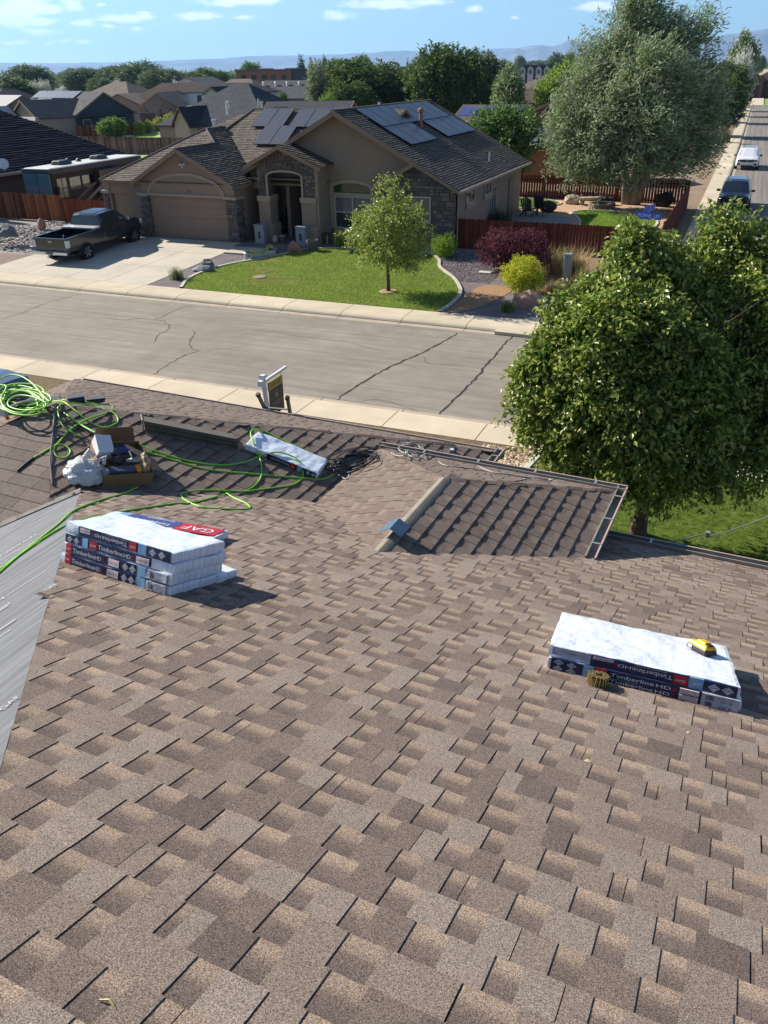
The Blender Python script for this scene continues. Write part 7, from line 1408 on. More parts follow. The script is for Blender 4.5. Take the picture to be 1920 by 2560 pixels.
w = on_y(655, 270, 80); MB().tube([w - Z_ * 1.2, w + Z_ * .5], .14, 10).tube([w + Z_ * .5, w + Z_ * .62], .2, 10).obj('vent_pipe', M_pale, h5); w = on_y(646, 252, 86); MB().tube([w - Z_ * .6, w + Z_ * .2], .12, 8).obj('vent_pipe', M_pale, h5)
h5b = thing('long_grey_roof', 'long low charcoal roof with four white vents in front of the brick block', 'house'); T = block(h5b, -86, 178, 34, 18, 3, 6.3, 'X', -.05, wall=WG_, roof=RF_DGR)
for x in (660, 690, 719, 749): w = on_y(x, 208, 176); MB().lathe([(.3, -.6), (.3, .1), (.4, .15), (.3, .3)], 10).obj('roof_vent', M_white, h5b, loc=w)
# brick office block, dark link, lower wing
h6 = thing('brick_building', 'flat-roofed orange brick building with square windows and rooftop units', 'building')
def slabblock(root, x0p, x1p, ytop, Y, dep, m, name, gz=-1):
    a_, b_ = on_y(x0p, ytop, Y), on_y(x1p, ytop, Y + (0)); z = (a_.z + b_.z) / 2
    return MB().box(a_.x, b_.x, Y, Y + dep, gz, z).obj(name, m, root), a_.x, b_.x, z
M_brk = mat('brick_orange', S(150, 106, 84), .9, noise=(1, .92, 1.06)); w_, xa, xb, zt_ = slabblock(h6, 590, 726, 177, 330, 60, M_brk, 'wall'); MB().box(xa - .5, xb + .3, 329.5, 390, zt_, zt_ + .5).obj('parapet', mat('parapet', S(110, 90, 80), .9), h6)
for x in (604, 629, 656, 677, 704): a_, b_ = on_y(x, 190, 330), on_y(x + 12, 197, 330); MB().box(a_.x, b_.x, 329.8, 330, b_.z - .2, a_.z + .3).obj('window', mat('far_glass_teal', S(44, 66, 68), .2, spec=.8), h6)
w_, xa, xb, zt_ = slabblock(h6, 727, 778, 178, 331, 50, mat('dark_panel', S(62, 68, 78), .6), 'link_block'); w_, xa, xb, zt_ = slabblock(h6, 778, 838, 196, 300, 50, mat('brick_brown', S(124, 106, 94), .9), 'low_wing')
for (x0, x1, y) in ((641, 664, 171), (712, 735, 170)): a_, b_ = on_y(x0, y, 345), on_y(x1, y, 345); MB().box(a_.x, b_.x, 345, 352, 6, a_.z).obj('rooftop_unit', M_spole, h6)
w_, xa, xb, zt_ = slabblock(h6, 800, 806, 176, 301, 8, M_brk, 'stair_tower')
# right-hand brown house, its panels, the grey house beyond
h8 = thing('brown_gable_house', 'brown house with a wide gable and striped roof left of the willow', 'house')
e0, ap, e1 = on_y(1270, 261, 92), on_y(1297, 245, 92), on_y(1383, 297, 92)
T8 = block(h8, -19.5, 101, 9.2, 17.5, 2.95, 4.95, 'Y', .0, wall=mat('wall_rust', S(112, 84, 72), .9), roof=RF_BRN); block(h8, -17, 116, 18, 11, 3.2, 5.9, 'X', 0, wall=WC_, roof=RF_BRN, hip=1); block(h8, -27.5, 100, 8, 10, 2.8, 4.3, 'X', 0, wall=WC_, roof=RF_BRN)
vents(h8, [(-21.5, 101, 5.0), (-20.6, 102, 5.0)], r_=.13, h=.5)
for i in range(6):
    s_ = thing('solar_panel', 'blue solar panel, %s of six on the low roof left of the brown gable' % ('leftmost', 'second', 'third', 'fourth', 'fifth', 'rightmost')[i], 'solar panel', group='solar panels left of the brown gable'); x0 = -31.2 + i * 1.25; MB().prism([(x0, 96.6, 3.45), (x0 + 1.2, 96.6, 3.45), (x0 + 1.2, 99.4, 4.32), (x0, 99.4, 4.32)], (0, 0, -.06)).obj('panel_glass', mat('solar_blue', S(40, 54, 110), .15, spec=.8), s_)
h8b = thing('porch_roof_house', 'orange-brown wall and low panelled roof behind the back fence', 'house'); T = block(h8b, -13.5, 70.5, 9.5, 6.5, 2.6, 3.6, 'X', .0, wall=mat('wall_orange', S(158, 108, 76), .9), roof=RF_BRN, gz=0)
for i in range(3): s_ = thing('solar_panel', 'slate solar panel, %s of three between maple and willow' % ('leftmost', 'middle', 'rightmost')[i], 'solar panel', group='solar panels between maple and willow'); x0 = -17 + i * 1.75; MB().prism([(x0, 67.3, 2.9), (x0 + 1.65, 67.3, 2.9), (x0 + 1.65, 70.2, 3.75), (x0, 70.2, 3.75)], (0, 0, -.06)).obj('panel_glass', mat('solar_slate', S(110, 116, 142), .25, spec=.6), s_)
h9 = thing('grey_hip_house', 'house with plain brown-grey hip roofs behind the brown gable house', 'house'); block(h9, -28, 165, 24, 20, 3, 7.2, 'X', 0, hip=1, wall=WC_, roof=RF_TAN); block(h9, -34, 150, 10, 14, 3, 5.6, 'Y', 0, hip=1, wall=WC_, roof=RF_BRN)
th9 = []
for i in range(4):
    t = thing('townhouse', 'white townhouse with a steep dark gable, %s of four in a row' % ('leftmost', 'second', 'third', 'rightmost')[i], 'house', group='white townhouses in a row'); x0p = 1296 + i * 20.5; a_ = on_y(x0p, 188, 420); b_ = on_y(x0p + 17, 188, 420); z_ = on_y(x0p + 8, 164 - i * .3, 420).z; ze_ = on_y(x0p, 174, 420).z
    w_ = b_.x - a_.x; T = block(t, (a_.x + b_.x) / 2, 428, w_ * 1.0, 16, ze_, z_, 'Y', 0, wall=WW_, roof=RF_BLK, gz=-2, oh=.3); opening(t, T, 'F', 7.75, -w_ * .2, w_ * .2, ze_ - 1.6, ze_ - .2, 'window', mat('far_glass'), .1, M_blk)
h10 = thing('end_house', 'brown brick house with a pointed entry gable at the end of the side street', 'house')
T = block(h10, -1.6, 266, 4.6, 8, 4.1, 5.9, 'Y', 0, wall=mat('brick_red_brown', S(112, 84, 70), .9, noise=(3, .8, 1.2)), roof=RF_BRN); opening(h10, T, 'F', 3.7, -1.2, 1.2, 0, 3.0, 'garage_door', mat('door_maroon', S(64, 40, 38), .6)); block(h10, 6, 275, 20, 14, 3.6, 8.6, 'Y', 0, hip=1, rl=4, wall=mat('brick_red_brown'), roof=far_roof('far_roof_maroon', S(96, 76, 72)))
g = MB(); g.face([(1.4, 217, .03), (14, 217, .03), (14, 262, .03), (1.4, 262, .03)]); struct('end_lawn', g, mat('far_grass2', S(122, 160, 66), .95))
for i, (cx, cy, w, d, ze, zr, ax, hp, rf, wl_) in enumerate(((-140, 175, 18, 14, 3, 6.5, 'X', 1, RF_TAN, WB_), (-118, 172, 16, 12, 3, 6, 'Y', 0, RF_BRN, WB_), (-165, 165, 22, 14, 3, 7.5, 'Y', 1, RF_DGR, WG_), (-128, 210, 20, 14, 3, 6.5, 'X', 1, RF_TAN, WB_), (-150, 140, 14, 16, 3, 7.2, 'Y', 0, RF_GRY, WG_), (-95, 215, 24, 14, 3.2, 7, 'X', 1, RF_BLK, WW_), (-60, 150, 22, 16, 3, 6.6, 'X', 1, RF_BRN, WC_), (-42, 250, 40, 16, 3, 7, 'X', 1, RF_TAN, WB_), (-175, 260, 24, 14, 3, 7, 'Y', 0, RF_DGR, WW_))):
    lb = ('taupe hip-roofed house in the left distance', 'brown gabled house behind the navy house', 'grey house with a tall dark chimney-like gable at the far left', 'taupe roofed house below the left tree line', 'steep grey roofed house left of the solar roof', 'black roofed house right of the left tree line', 'brown hip roof behind the dark round tree', 'long taupe roof in the middle distance behind the green trees', 'dark roofed white house just left of the brick block')[i]
    t = thing('distant_house', lb, 'house'); T = block(t, cx, cy, w, d, ze, zr, ax, -.1, hip=hp, wall=wl_, roof=rf)
    for k_ in range(3): opening(t, T, 'F', (w if ax == 'X' else d) / 2 - .36 if ax == 'X' else d / 2 - .36, -4 + k_ * 3, -2.8 + k_ * 3, 1, 2.2, 'window', mat('far_glass'), .05, M_wf)
    if i == 2: q = MB(); q.T = T; q.box(-1.5, 3, -9, -1, 2, 8); q.obj('tall_dark_wall', WN_, t)
# fields, hills
g = MB(); 
def fld(x0, x1, y0, y1, z0, z1): g.face([(x0, y0, z0), (x1, y0, z0), (x1, y1, z1), (x0, y1, z1)])
fld(-40, 260, 330, 420, -.3, 2.0); fld(-400, 300, 560, 1500, -.4, 3); struct('dry_field', g, mat('field_dry', S(186, 170, 132), .95, noise=[(.02, .85, 1.12), (.3, .9, 1.1)]))
g = MB(); g.face([(10, 300, .0), (200, 300, 0), (200, 331, .4), (10, 331, .4)]); struct('green_field', g, mat('field_green', S(158, 168, 84), .95, noise=(.1, .85, 1.1)))
M_hill = mat('hill_rock_hazed', S(132, 136, 156), .95, noise=[(.0012, .75, 1.3, 5), (.006, .85, 1.15)], spec=.05)  # rock colour tinted blue to carry part of the distance haze
def ridge(name, prof, Yd, depth, seed, gz=-1, rough=.10, kk=1.0):
    """prof: crest line in picture points at distance Yd; real relief folded below the crest"""
    xs_ = np.linspace(prof[0][0], prof[-1][0], 220); ys_ = np.interp(xs_, [p[0] for p in prof], [p[1] for p in prof]); q = MB(); rows = 26; G = []
    for i, (x, y) in enumerate(zip(xs_, ys_)):
        d = ray(x, y); hd = math.hypot(d[0], d[1]); t = Yd / hd; c = Vector((d[0] * t, d[1] * t, CAMZ + d[2] * t)); H_ = c.z - gz; col_ = []; inw = Vector((d[0], d[1], 0)).normalized()
        H_ *= 1 + rough * .5 * mnoise.noise(Vector((i * .35, seed, 0)))
        for j in range(rows + 1):
            f = j / rows; base = Vector((c.x, c.y, 0)) - inw * depth * (1 - f); n1 = mnoise.noise(Vector((i * .16, seed * 3, j * .05))) ; n2 = mnoise.noise(Vector((i * .5, seed, j * .12)))
            prf = f ** 1.7 * .75 + .25 * (1 / (1 + math.exp(-14 * (f - .8 + n1 * .12)))) ; h_ = H_ * min(1, max(0, prf + (n1 * .16 + n2 * .08) * math.sin(math.pi * f) ** .7)); h_ = H_ * (1 if j == rows else h_ / H_)
            col_.append(Vector((base.x, base.y, gz + h_)))
        col_.append(Vector((c.x, c.y, 0)) + inw * depth * .6 + Vector((0, 0, gz))); G.append([q.P(v) for v in col_])
    for i in range(len(G) - 1):
        for j in range(rows + 1): q.f.append([G[i][j], G[i + 1][j], G[i + 1][j + 1], G[i][j + 1]]); q.m.append(0)
    return q.obj(name, M_hill, smooth=True, kind='structure')
ridge('far_mountains', [(-500, 158), (0, 157), (120, 158), (260, 156), (350, 154), (440, 150), (560, 146), (610, 141), (680, 138), (760, 139), (810, 136), (880, 134), (980, 128), (1060, 126), (1120, 124), (1240, 122), (1300, 119), (1340, 112), (1390, 116), (1500, 100), (1700, 95), (1830, 92), (1920, 72), (2100, 60), (2500, 55)], 16500, 2600, 4)
ridge('near_bluffs', [(-500, 166), (0, 164), (200, 163), (420, 160), (560, 152), (640, 148), (800, 147), (960, 140), (1100, 136), (1230, 132), (1265, 126), (1290, 124), (1297, 118), (1306, 125), (1350, 114), (1372, 118), (1400, 112), (1418, 101), (1450, 104), (1500, 108), (1600, 104), (1750, 98), (1830, 84), (1870, 80), (1920, 70), (2200, 62), (2500, 60)], 12500, 2300, 9, rough=.06)
# ================================================================ trees and shrubs
LFB = 1.75
def crown_mesh(name, blobs, n, L, W_, cols, seed, droop=.3, out=.55, twig=10, tl=.35, tip=None, m='leaf', wind=(0, 0, 0), shell=.5):
    """blobs: (cx,cy,cz,rx,ry,rz); leaves sit along short twigs spread through the blobs, denser toward their surface"""
    rg = np.random.default_rng(seed); B = np.array(blobs, float); ar = (B[:, 3] * B[:, 4] * B[:, 5]) ** (2 / 3); pr = ar / ar.sum(); nt_ = max(n // twig, 1)
    bi = rg.choice(len(B), nt_, p=pr); d = rg.normal(size=(nt_, 3)); d /= np.linalg.norm(d, axis=1)[:, None]; rr = shell + (1 - shell) * rg.random(nt_) ** .6; wob = 1 + .16 * np.sin(d[:, 0] * 5 + bi) * np.cos(d[:, 2] * 6 + bi * 2)
    c = B[bi, :3] + d * B[bi, 3:] * (rr * wob)[:, None]; td = d * 1.0 + rg.normal(0, .45, (nt_, 3)) + np.array([0, 0, .45]) + np.array(wind); td /= np.linalg.norm(td, axis=1)[:, None]
    tone = rg.uniform(.78, 1.18, nt_) * (1 + .10 * np.sin(c[:, 0] * 1.9) * np.cos(c[:, 2] * 2.3))
    k = np.repeat(np.arange(nt_), twig); N = len(k); s_ = np.tile(np.linspace(0, 1, twig), nt_) ; p0 = c[k] + td[k] * (tl * s_)[:, None] + rg.normal(0, L * .42, (N, 3)); p0[:, 2] -= droop * tl * s_ ** 2
    ld = d[k] * .5 + td[k] * .3 + rg.normal(0, .65, (N, 3)) + np.array(wind) * 1.3; ld[:, 2] -= droop; ld /= np.linalg.norm(ld, axis=1)[:, None]
    nrm_ = d[k] * out + np.array([0, 0, .55]) + rg.normal(0, .5, (N, 3)); sd = np.cross(ld, nrm_); sd /= np.linalg.norm(sd, axis=1)[:, None] + 1e-9; nn = np.cross(sd, ld)
    l_ = L * rg.uniform(.65, 1.2, N)[:, None]; w_ = W_ * rg.uniform(.7, 1.15, N)[:, None] / 2
    V = np.stack([p0, p0 + ld * l_ * .45 + sd * w_ + nn * w_ * .45, p0 + ld * l_ - nn * l_ * .12, p0 + ld * l_ * .45 - sd * w_ + nn * w_ * .45], 1)
    V3 = V[:, [0, 1, 2, 0, 2, 3]].reshape(-1, 3); cs = np.minimum(np.array(cols) * LFB, .6)[rg.integers(0, len(cols), N)] * (tone[k] * rg.uniform(.85, 1.15, N))[:, None]
    if tip is not None: f = np.clip((s_ - .4) / .45, 0, 1) * np.clip((rr[k] - .66) / .2, 0, 1) * rg.uniform(.25, 1, N); cs = cs * (1 - f[:, None]) + np.array(tip) * f[:, None]
    return npmesh(name, V3, 3, np.repeat(cs, 6, 0), M_leafmat[m])
def sprout(bl, k, f, seed):
    rg = random.Random(seed); out = []
    for b in bl:
        out.append((b[0], b[1], b[2], b[3] * .86, b[4] * .86, b[5] * .86))
        for _ in range(k):
            a_ = rg.uniform(0, 6.28); u = rg.uniform(-.25, .95); s_ = math.sqrt(1 - u * u); g_ = f * rg.uniform(.7, 1.25)
            out.append((b[0] + math.cos(a_) * s_ * b[3] * .82, b[1] + math.sin(a_) * s_ * b[4] * .82, b[2] + u * b[5] * .85, b[3] * g_ * .8, b[4] * g_ * .8, b[5] * g_ * 1.15))
    return out
def lumpy(cx, cy, cz, rx, ry, rz, n, seed, sub=.42, zpow=1.0, top=0.):
    rg = random.Random(seed); out = [(cx, cy, cz, rx * .78, ry * .78, rz * .8)]
    for i in range(n):
        a_ = i * 2.399 + rg.uniform(-.3, .3); u = 1 - 2 * (i + .5) / n; u = u * .95; s_ = math.sqrt(1 - u * u); k = rg.uniform(.58, .82); taper = 1 - top * max(u, 0)
        out.append((cx + math.cos(a_) * s_ * rx * k * taper, cy + math.sin(a_) * s_ * ry * k * taper, cz + u * rz * k, rx * sub * rg.uniform(.8, 1.15), ry * sub * rg.uniform(.8, 1.15), rz * sub * rg.uniform(.8, 1.2)))
    return out
M_bark = mat('bark', S(104, 88, 74), .95, noise=[(14, .65, 1.3), (3, .85, 1.1)], bump=[(30, .9, .03)]); M_bark2 = mat('bark_pale', S(150, 142, 128), .95, noise=(10, .7, 1.2), bump=(20, .8, .03))
def trunk_mesh(h, r0, crown_r, n, seed, lean=0, m=M_bark, start=.35, top=.85):
    rg = random.Random(seed); q = MB(); pts = [Vector((lean * t * h + rg.uniform(-.03, .03) * h * .3 * t, rg.uniform(-.02, .02) * h * t, h * t)) for t in (0, .12, .3, .5, .7, top)]; pts[0].z = -.1
    q.tube(pts, [r0 * 1.35, r0, r0 * .85, r0 * .6, r0 * .38, r0 * .12], 9)
    for i in range(n):
        t = start + (top - start) * (i / max(n - 1, 1)) * .8; b = Vector((lean * t * h, 0, h * t)); a_ = i * 2.4 + rg.uniform(-.4, .4); L_ = crown_r * rg.uniform(.6, .9) * (1 - .4 * (t - start)); up_ = rg.uniform(.35, .9)
        e = b + Vector((math.cos(a_) * L_, math.sin(a_) * L_, L_ * up_)); md = b.lerp(e, .5) + Vector((0, 0, -L_ * .08)); rb = r0 * (.5 - .3 * (t - start)); q.tube([b, md, e], [rb, rb * .6, rb * .15], 6)
        for s_ in (-1, 1): e2 = md + Vector((math.cos(a_ + s_ * .8) * L_ * .45, math.sin(a_ + s_ * .8) * L_ * .45, L_ * .4)); q.tube([md, e2], [rb * .4, rb * .08], 5)
    return q.mesh('trunk', m, True)
def tree(name, label, loc, cm, tm, cat='tree', group=None, sc=(1, 1, 1), rz=0):
    t = thing(name, label, cat, loc=loc, group=group, rz=rz); t.scale = sc
    if tm: link('trunk', tm, t)
    link('crown', cm, t); return t
GR_FG = [S(84, 108, 38), S(98, 122, 42), S(66, 90, 32), S(114, 134, 48), S(74, 98, 36)]; TIPY = S(206, 208, 110)
# the big leafy street tree at the right, and its neighbour at the frame edge
fb = []
def fgb(x, y, Y, r_, rz=None): p = on_y(x, y, Y); fb.append((p.x, p.y, p.z, r_, r_, (rz or r_)))
for (x, y, Y, r_, rz) in ((1600, 900, 14.0, 1.35, 1.6), (1590, 660, 14.2, .62, .85), (1525, 730, 14.0, .6, .7), (1660, 690, 14.5, .6, .8), (1430, 800, 13.7, .62, .62), (1400, 860, 13.4, .6, .6), (1340, 940, 13.2, .55, .55), (1310, 990, 13.2, .42, .5), (1370, 1060, 13.2, .6, .6), (1430, 1120, 13.3, .6, .5), (1520, 1160, 13.2, .6, .45), (1620, 1165, 13.2, .65, .45),
     (1700, 1120, 13.2, .7, .55), (1740, 1000, 13.3, .8, .9), (1680, 860, 13.4, .8, .8), (1560, 1010, 12.9, .85, .9), (1480, 960, 12.9, .75, .8), (1500, 850, 13.1, .7, .8), (1600, 800, 13.2, .75, .8), (1420, 1000, 13.0, .6, .6), (1600, 1110, 12.8, .7, .6), (1760, 1150, 13.3, .55, .45), (1660, 1215, 13.2, .3, .25), (1360, 870, 13.3, .45, .45), (1590, 590, 14.2, .34, .4), (1480, 720, 13.9, .35, .4)): fgb(x + (22 if x < 1480 else 0), y + (38 if y < 760 else 15), Y, r_ * .93, rz * .9)
root0 = Vector((-.68, 13.45, .45)); fbl = [(a_ - root0.x, b_ - root0.y, c_ - root0.z, d_, e_, f_) for a_, b_, c_, d_, e_, f_ in fb]
cm = crown_mesh('crown', sprout(fbl, 4, .34, 1), 66000, .115, .060, GR_FG, 51, droop=.55, twig=10, tl=.26, tip=TIPY, shell=.62, out=.9)
fgt = tree('leafy_tree', 'big glossy green tree in front of the street corner, filling the right side', root0, cm, trunk_mesh(3.6, .13, 2.0, 9, 5, .02, start=.33, top=1.15))
MB().box(-.10, .10, -.16, .0, .70, .78).obj('trunk_band', M_pale, fgt)
fb = []
for (x, y, Y, r_, rz) in ((1850, 800, 15.2, 1.3, 1.8), (1795, 485, 15.5, .28, .42), (1790, 540, 15.4, .4, .5), (1785, 590, 15.4, .5, .7), (1770, 540, 15.6, .3, .4), (1760, 660, 15.2, .6, .7), (1860, 640, 15.3, .7, .8), (1910, 560, 15.6, .5, .7), (1830, 700, 15.0, .7, .8), (1790, 780, 14.8, .7, .8), (1900, 760, 14.8, .8, .8), (1850, 900, 14.4, .8, .8), (1900, 1000, 14.2, .8, .8), (1840, 1060, 14.0, .7, .55), (1910, 1100, 14.0, .8, .45), (1850, 1160, 14, .5, .35), (1720, 740, 15.0, .5, .6), (2000, 800, 15, 1.3, 1.8), (2000, 1080, 14.4, 1.0, .8), (2010, 600, 15.4, .8, .8)): fgb(x + 12, y + (75 if y < 720 else 20), Y, r_ * .9, rz * .88)
root1 = Vector((1.75, 14.6, .45)); fbl = [(a_ - root1.x, b_ - root1.y, c_ - root1.z, d_, e_, f_) for a_, b_, c_, d_, e_, f_ in fb]
cm = crown_mesh('crown', sprout(fbl, 4, .34, 2), 48000, .115, .060, GR_FG, 52, droop=.55, twig=10, tl=.26, tip=TIPY, shell=.62, out=.9)
tree('leafy_tree', 'second glossy green tree behind the first, cut off by the right edge', root1, cm, trunk_mesh(3.8, .14, 2.0, 9, 6, .02, start=.33, top=1.15))
# young tree on the opposite lawn
GR_L = [S(128, 140, 62), S(112, 126, 52), S(146, 154, 74), S(98, 112, 46)]
lt = on_z(971, 731, .2); bl = lumpy(0, 0, 2.35, 1.45, 1.35, 1.35, 15, 3, .40, top=.25) + [(-1.15, .1, 2.3, .6, .5, .45), (-1.5, 0, 2.15, .4, .4, .3), (1.25, 0, 2.25, .65, .5, .5), (.2, 0, 3.7, .45, .45, .6), (.0, 0, 4.1, .22, .22, .35), (-.7, 0, 1.5, .5, .5, .4), (.8, 0, 1.45, .6, .5, .4)]
tree('young_tree', 'light green young tree with a slim straight trunk standing on the lawn', lt, crown_mesh('crown', bl, 15000, .11, .062, GR_L, 53, droop=.35, twig=10, tl=.34, tip=S(196, 208, 120), shell=.3), trunk_mesh(3.4, .075, 1.3, 9, 8, start=.3, top=1.05))
MB().lathe([(0, .03), (.34, .03), (.38, .0)], 14).obj('mulch_ring', mat('mulch_ring', S(176, 150, 116), .95, noise=(12, .7, 1.2)), kind='structure', loc=(lt.x, lt.y, .24))
# the great willow-like tree beyond the back fence
WIL = [S(126, 140, 100), S(106, 122, 82), S(146, 158, 120), S(90, 106, 68), S(116, 132, 88)]
fb = []
for (x, y, Y, r_, rz) in ((1600, 290, 56, 3.2, 3.8), (1560, 40, 56, 1.0, 1.5), (1600, 60, 56, 1.3, 1.6), (1650, 50, 56, 1.1, 1.5), (1545, 130, 55, 1.3, 1.5), (1490, 190, 55, 1.4, 1.6), (1465, 120, 56, .6, .9), (1450, 260, 54, 1.5, 1.6), (1420, 340, 54, 1.5, 1.5), (1400, 400, 53.5, 1.2, 1.2), (1440, 430, 53, 1.4, 1.0), (1520, 440, 53, 1.6, 1.0), (1600, 400, 52.5, 1.8, 1.5), (1680, 420, 53, 1.6, 1.1), (1740, 390, 54, 1.5, 1.4), (1760, 300, 55, 1.6, 1.6), (1770, 200, 56, 1.4, 1.5), (1740, 110, 56, 1.2, 1.5), (1780, 60, 57, .7, 1.1), (1700, 90, 56, 1.1, 1.4), (1530, 300, 52.8, 2.0, 2.0), (1620, 200, 53, 2.0, 2.2), (1700, 240, 53.5, 1.9, 2.0), (1480, 350, 53, 1.6, 1.6), (1640, 320, 52, 1.8, 1.8), (1390, 330, 54.5, .8, 1.2), (1560, 160, 54.5, 1.4, 1.6)): fgb(x - (32 if x > 1640 else 5), y + (22 if y < 250 else -12 if y > 330 else 0), Y, r_ * .8, rz * .82)
rw_ = Vector((-6.45, 55.5, .4)); fbl = [(a_ - rw_.x, b_ - rw_.y, c_ - rw_.z, d_, e_, f_) for a_, b_, c_, d_, e_, f_ in fb]
q = MB()
for (dx, tx, r_) in ((-.12, -1.6, .26), (.28, .3, .24), (.45, 2.2, .2)): q.tube([(dx, 0, -.1), (dx + tx * .12, 0, 1.3), (dx + tx * .6, 0, 4.0), (dx + tx * 1.4, .2, 7.5)], [r_ * 1.3, r_, r_ * .7, r_ * .15], 9)
wt = tree('willow_tree', 'huge silvery grey-green tree rising above the back fence to the top of the picture', rw_, crown_mesh('crown', sprout(fbl, 3, .36, 3), 90000, .28, .075, WIL, 54, droop=.1, twig=14, tl=1.15, tip=S(190, 198, 172), m='matte', wind=(.6, 0, .35), shell=.4), q.mesh('trunk', M_bark2, True))
# template crowns shared by the many trees of the middle and far distance
def tmpl(cols, seed, n=9000, L=.55, kind='round', tip=None):
    if kind == 'round': bl = lumpy(0, 0, .56, .42, .42, .40, 16, seed, .36)
    elif kind == 'tall': bl = lumpy(0, 0, .53, .30, .30, .46, 16, seed, .36, top=.5)
    elif kind == 'pine': bl = [(0, 0, .15 + .16 * i, .33 * (1 - i * .17), .33 * (1 - i * .17), .13) for i in range(6)]
    elif kind == 'column': bl = lumpy(0, 0, .5, .16, .16, .5, 14, seed, .42)
    else: bl = lumpy(0, 0, .35, .5, .5, .32, 14, seed, .35)
    return crown_mesh('crown', bl, n, L / 10, L / 18, cols, seed, droop=.2, twig=6, tl=L / 9, tip=tip, m='matte', shell=.25)
DG = [S(62, 84, 44), S(54, 76, 40), S(74, 96, 50)]; MG = [S(84, 108, 56), S(74, 98, 50), S(98, 122, 62)]; SG_ = [S(116, 128, 100), S(102, 116, 90), S(134, 144, 118)]; YG = [S(110, 136, 52), S(96, 122, 46), S(126, 150, 62)]; CT = [S(88, 104, 76), S(78, 94, 66), S(100, 116, 86)]
TM = {'dg': tmpl(DG, 61, 15000, .42, tip=S(140, 158, 80)), 'dg2': tmpl(DG, 62, 15000, .42, tip=S(130, 150, 76)), 'mg': tmpl(MG, 63, 9000, .5), 'mg2': tmpl(MG, 64, 9000, .5), 'ct': tmpl(CT, 65, 9000, .5), 'ct2': tmpl(CT, 66, 9000, .5), 'tall': tmpl(CT, 67, 9000, .5, 'tall'), 'pine': tmpl(DG, 68, 5000, .5, 'pine'), 'col': tmpl(SG_, 69, 7000, .42, 'column', S(160, 168, 110)), 'silver': tmpl([S(176, 182, 164), S(152, 162, 142), S(192, 196, 180)], 70, 5000, .5, 'bush'), 'yg': tmpl(YG, 71, 12000, .42, tip=S(170, 186, 84)), 'bush': tmpl(MG, 72, 6000, .45, 'bush'), 'willow2': tmpl(WIL, 73, 9000, .5, 'tall')}
TT = trunk_mesh(1, .022, .35, 7, 12, start=.2, top=.8)
def bgt(kind, cx, ytop, wpx, Y, label, name='tree', gz=0., zs=1., group=None, cat='tree', wide=1.):
    p_ = on_y(cx, ytop, Y); d = ray(cx, ytop); h = (p_.z - gz); dist = math.hypot(p_.x, p_.y); wm = wpx / F_PX * dist * 1.05
    wt_ = {'tall': .62, 'pine': .62, 'col': .36, 'silver': .95, 'bush': .95, 'willow2': .62}.get(kind, .84); s_ = wm / wt_
    t = thing(name, label, cat, loc=(p_.x, Y, gz), rz=(cx * 7.7) % 6.28, group=group); t.scale = (s_, s_, h / (.97 if kind not in ('silver', 'bush') else .67)); link('crown', TM[kind], t)
    if kind not in ('silver', 'bush', 'pine'): link('trunk', TT, t)
    return t
bgt('mg', 1262, 250, 165, 61, 'rounded mid-green tree behind the right end of the tan house', gz=.2)
bgt('dg', 905, 146, 205, 128, 'broad dark green tree just above the left ridge of the tan house'); bgt('dg2', 865, 200, 110, 115, 'lower green mass at the foot of the broad dark tree, left side'); bgt('dg', 980, 165, 120, 135, 'dark green tree overlapping the broad dark tree on its right')
bgt('dg2', 1120, 104, 180, 125, 'tall dark green tree with a pointed top right of the gap'); bgt('dg', 1085, 140, 110, 130, 'dark green tree leaning left of the pointed tall tree'); bgt('ct', 1205, 118, 110, 130, 'dark silvery tree right of the pointed tall tree'); bgt('willow2', 1275, 165, 75, 110, 'wispy dark willow in front of the brown roofs')
bgt('col', 792, 160, 44, 118, 'narrow pale-tipped poplar left of the dark green trees', 'poplar'); bgt('yg', 822, 232, 46, 105, 'bright green bushy tree at the foot of the poplar'); bgt('yg', 1425, 148, 135, 112, 'rounded yellow-green tree left of the huge willow'); bgt('mg', 707, 224, 22, 110, 'tiny round treetop between two charcoal roofs')
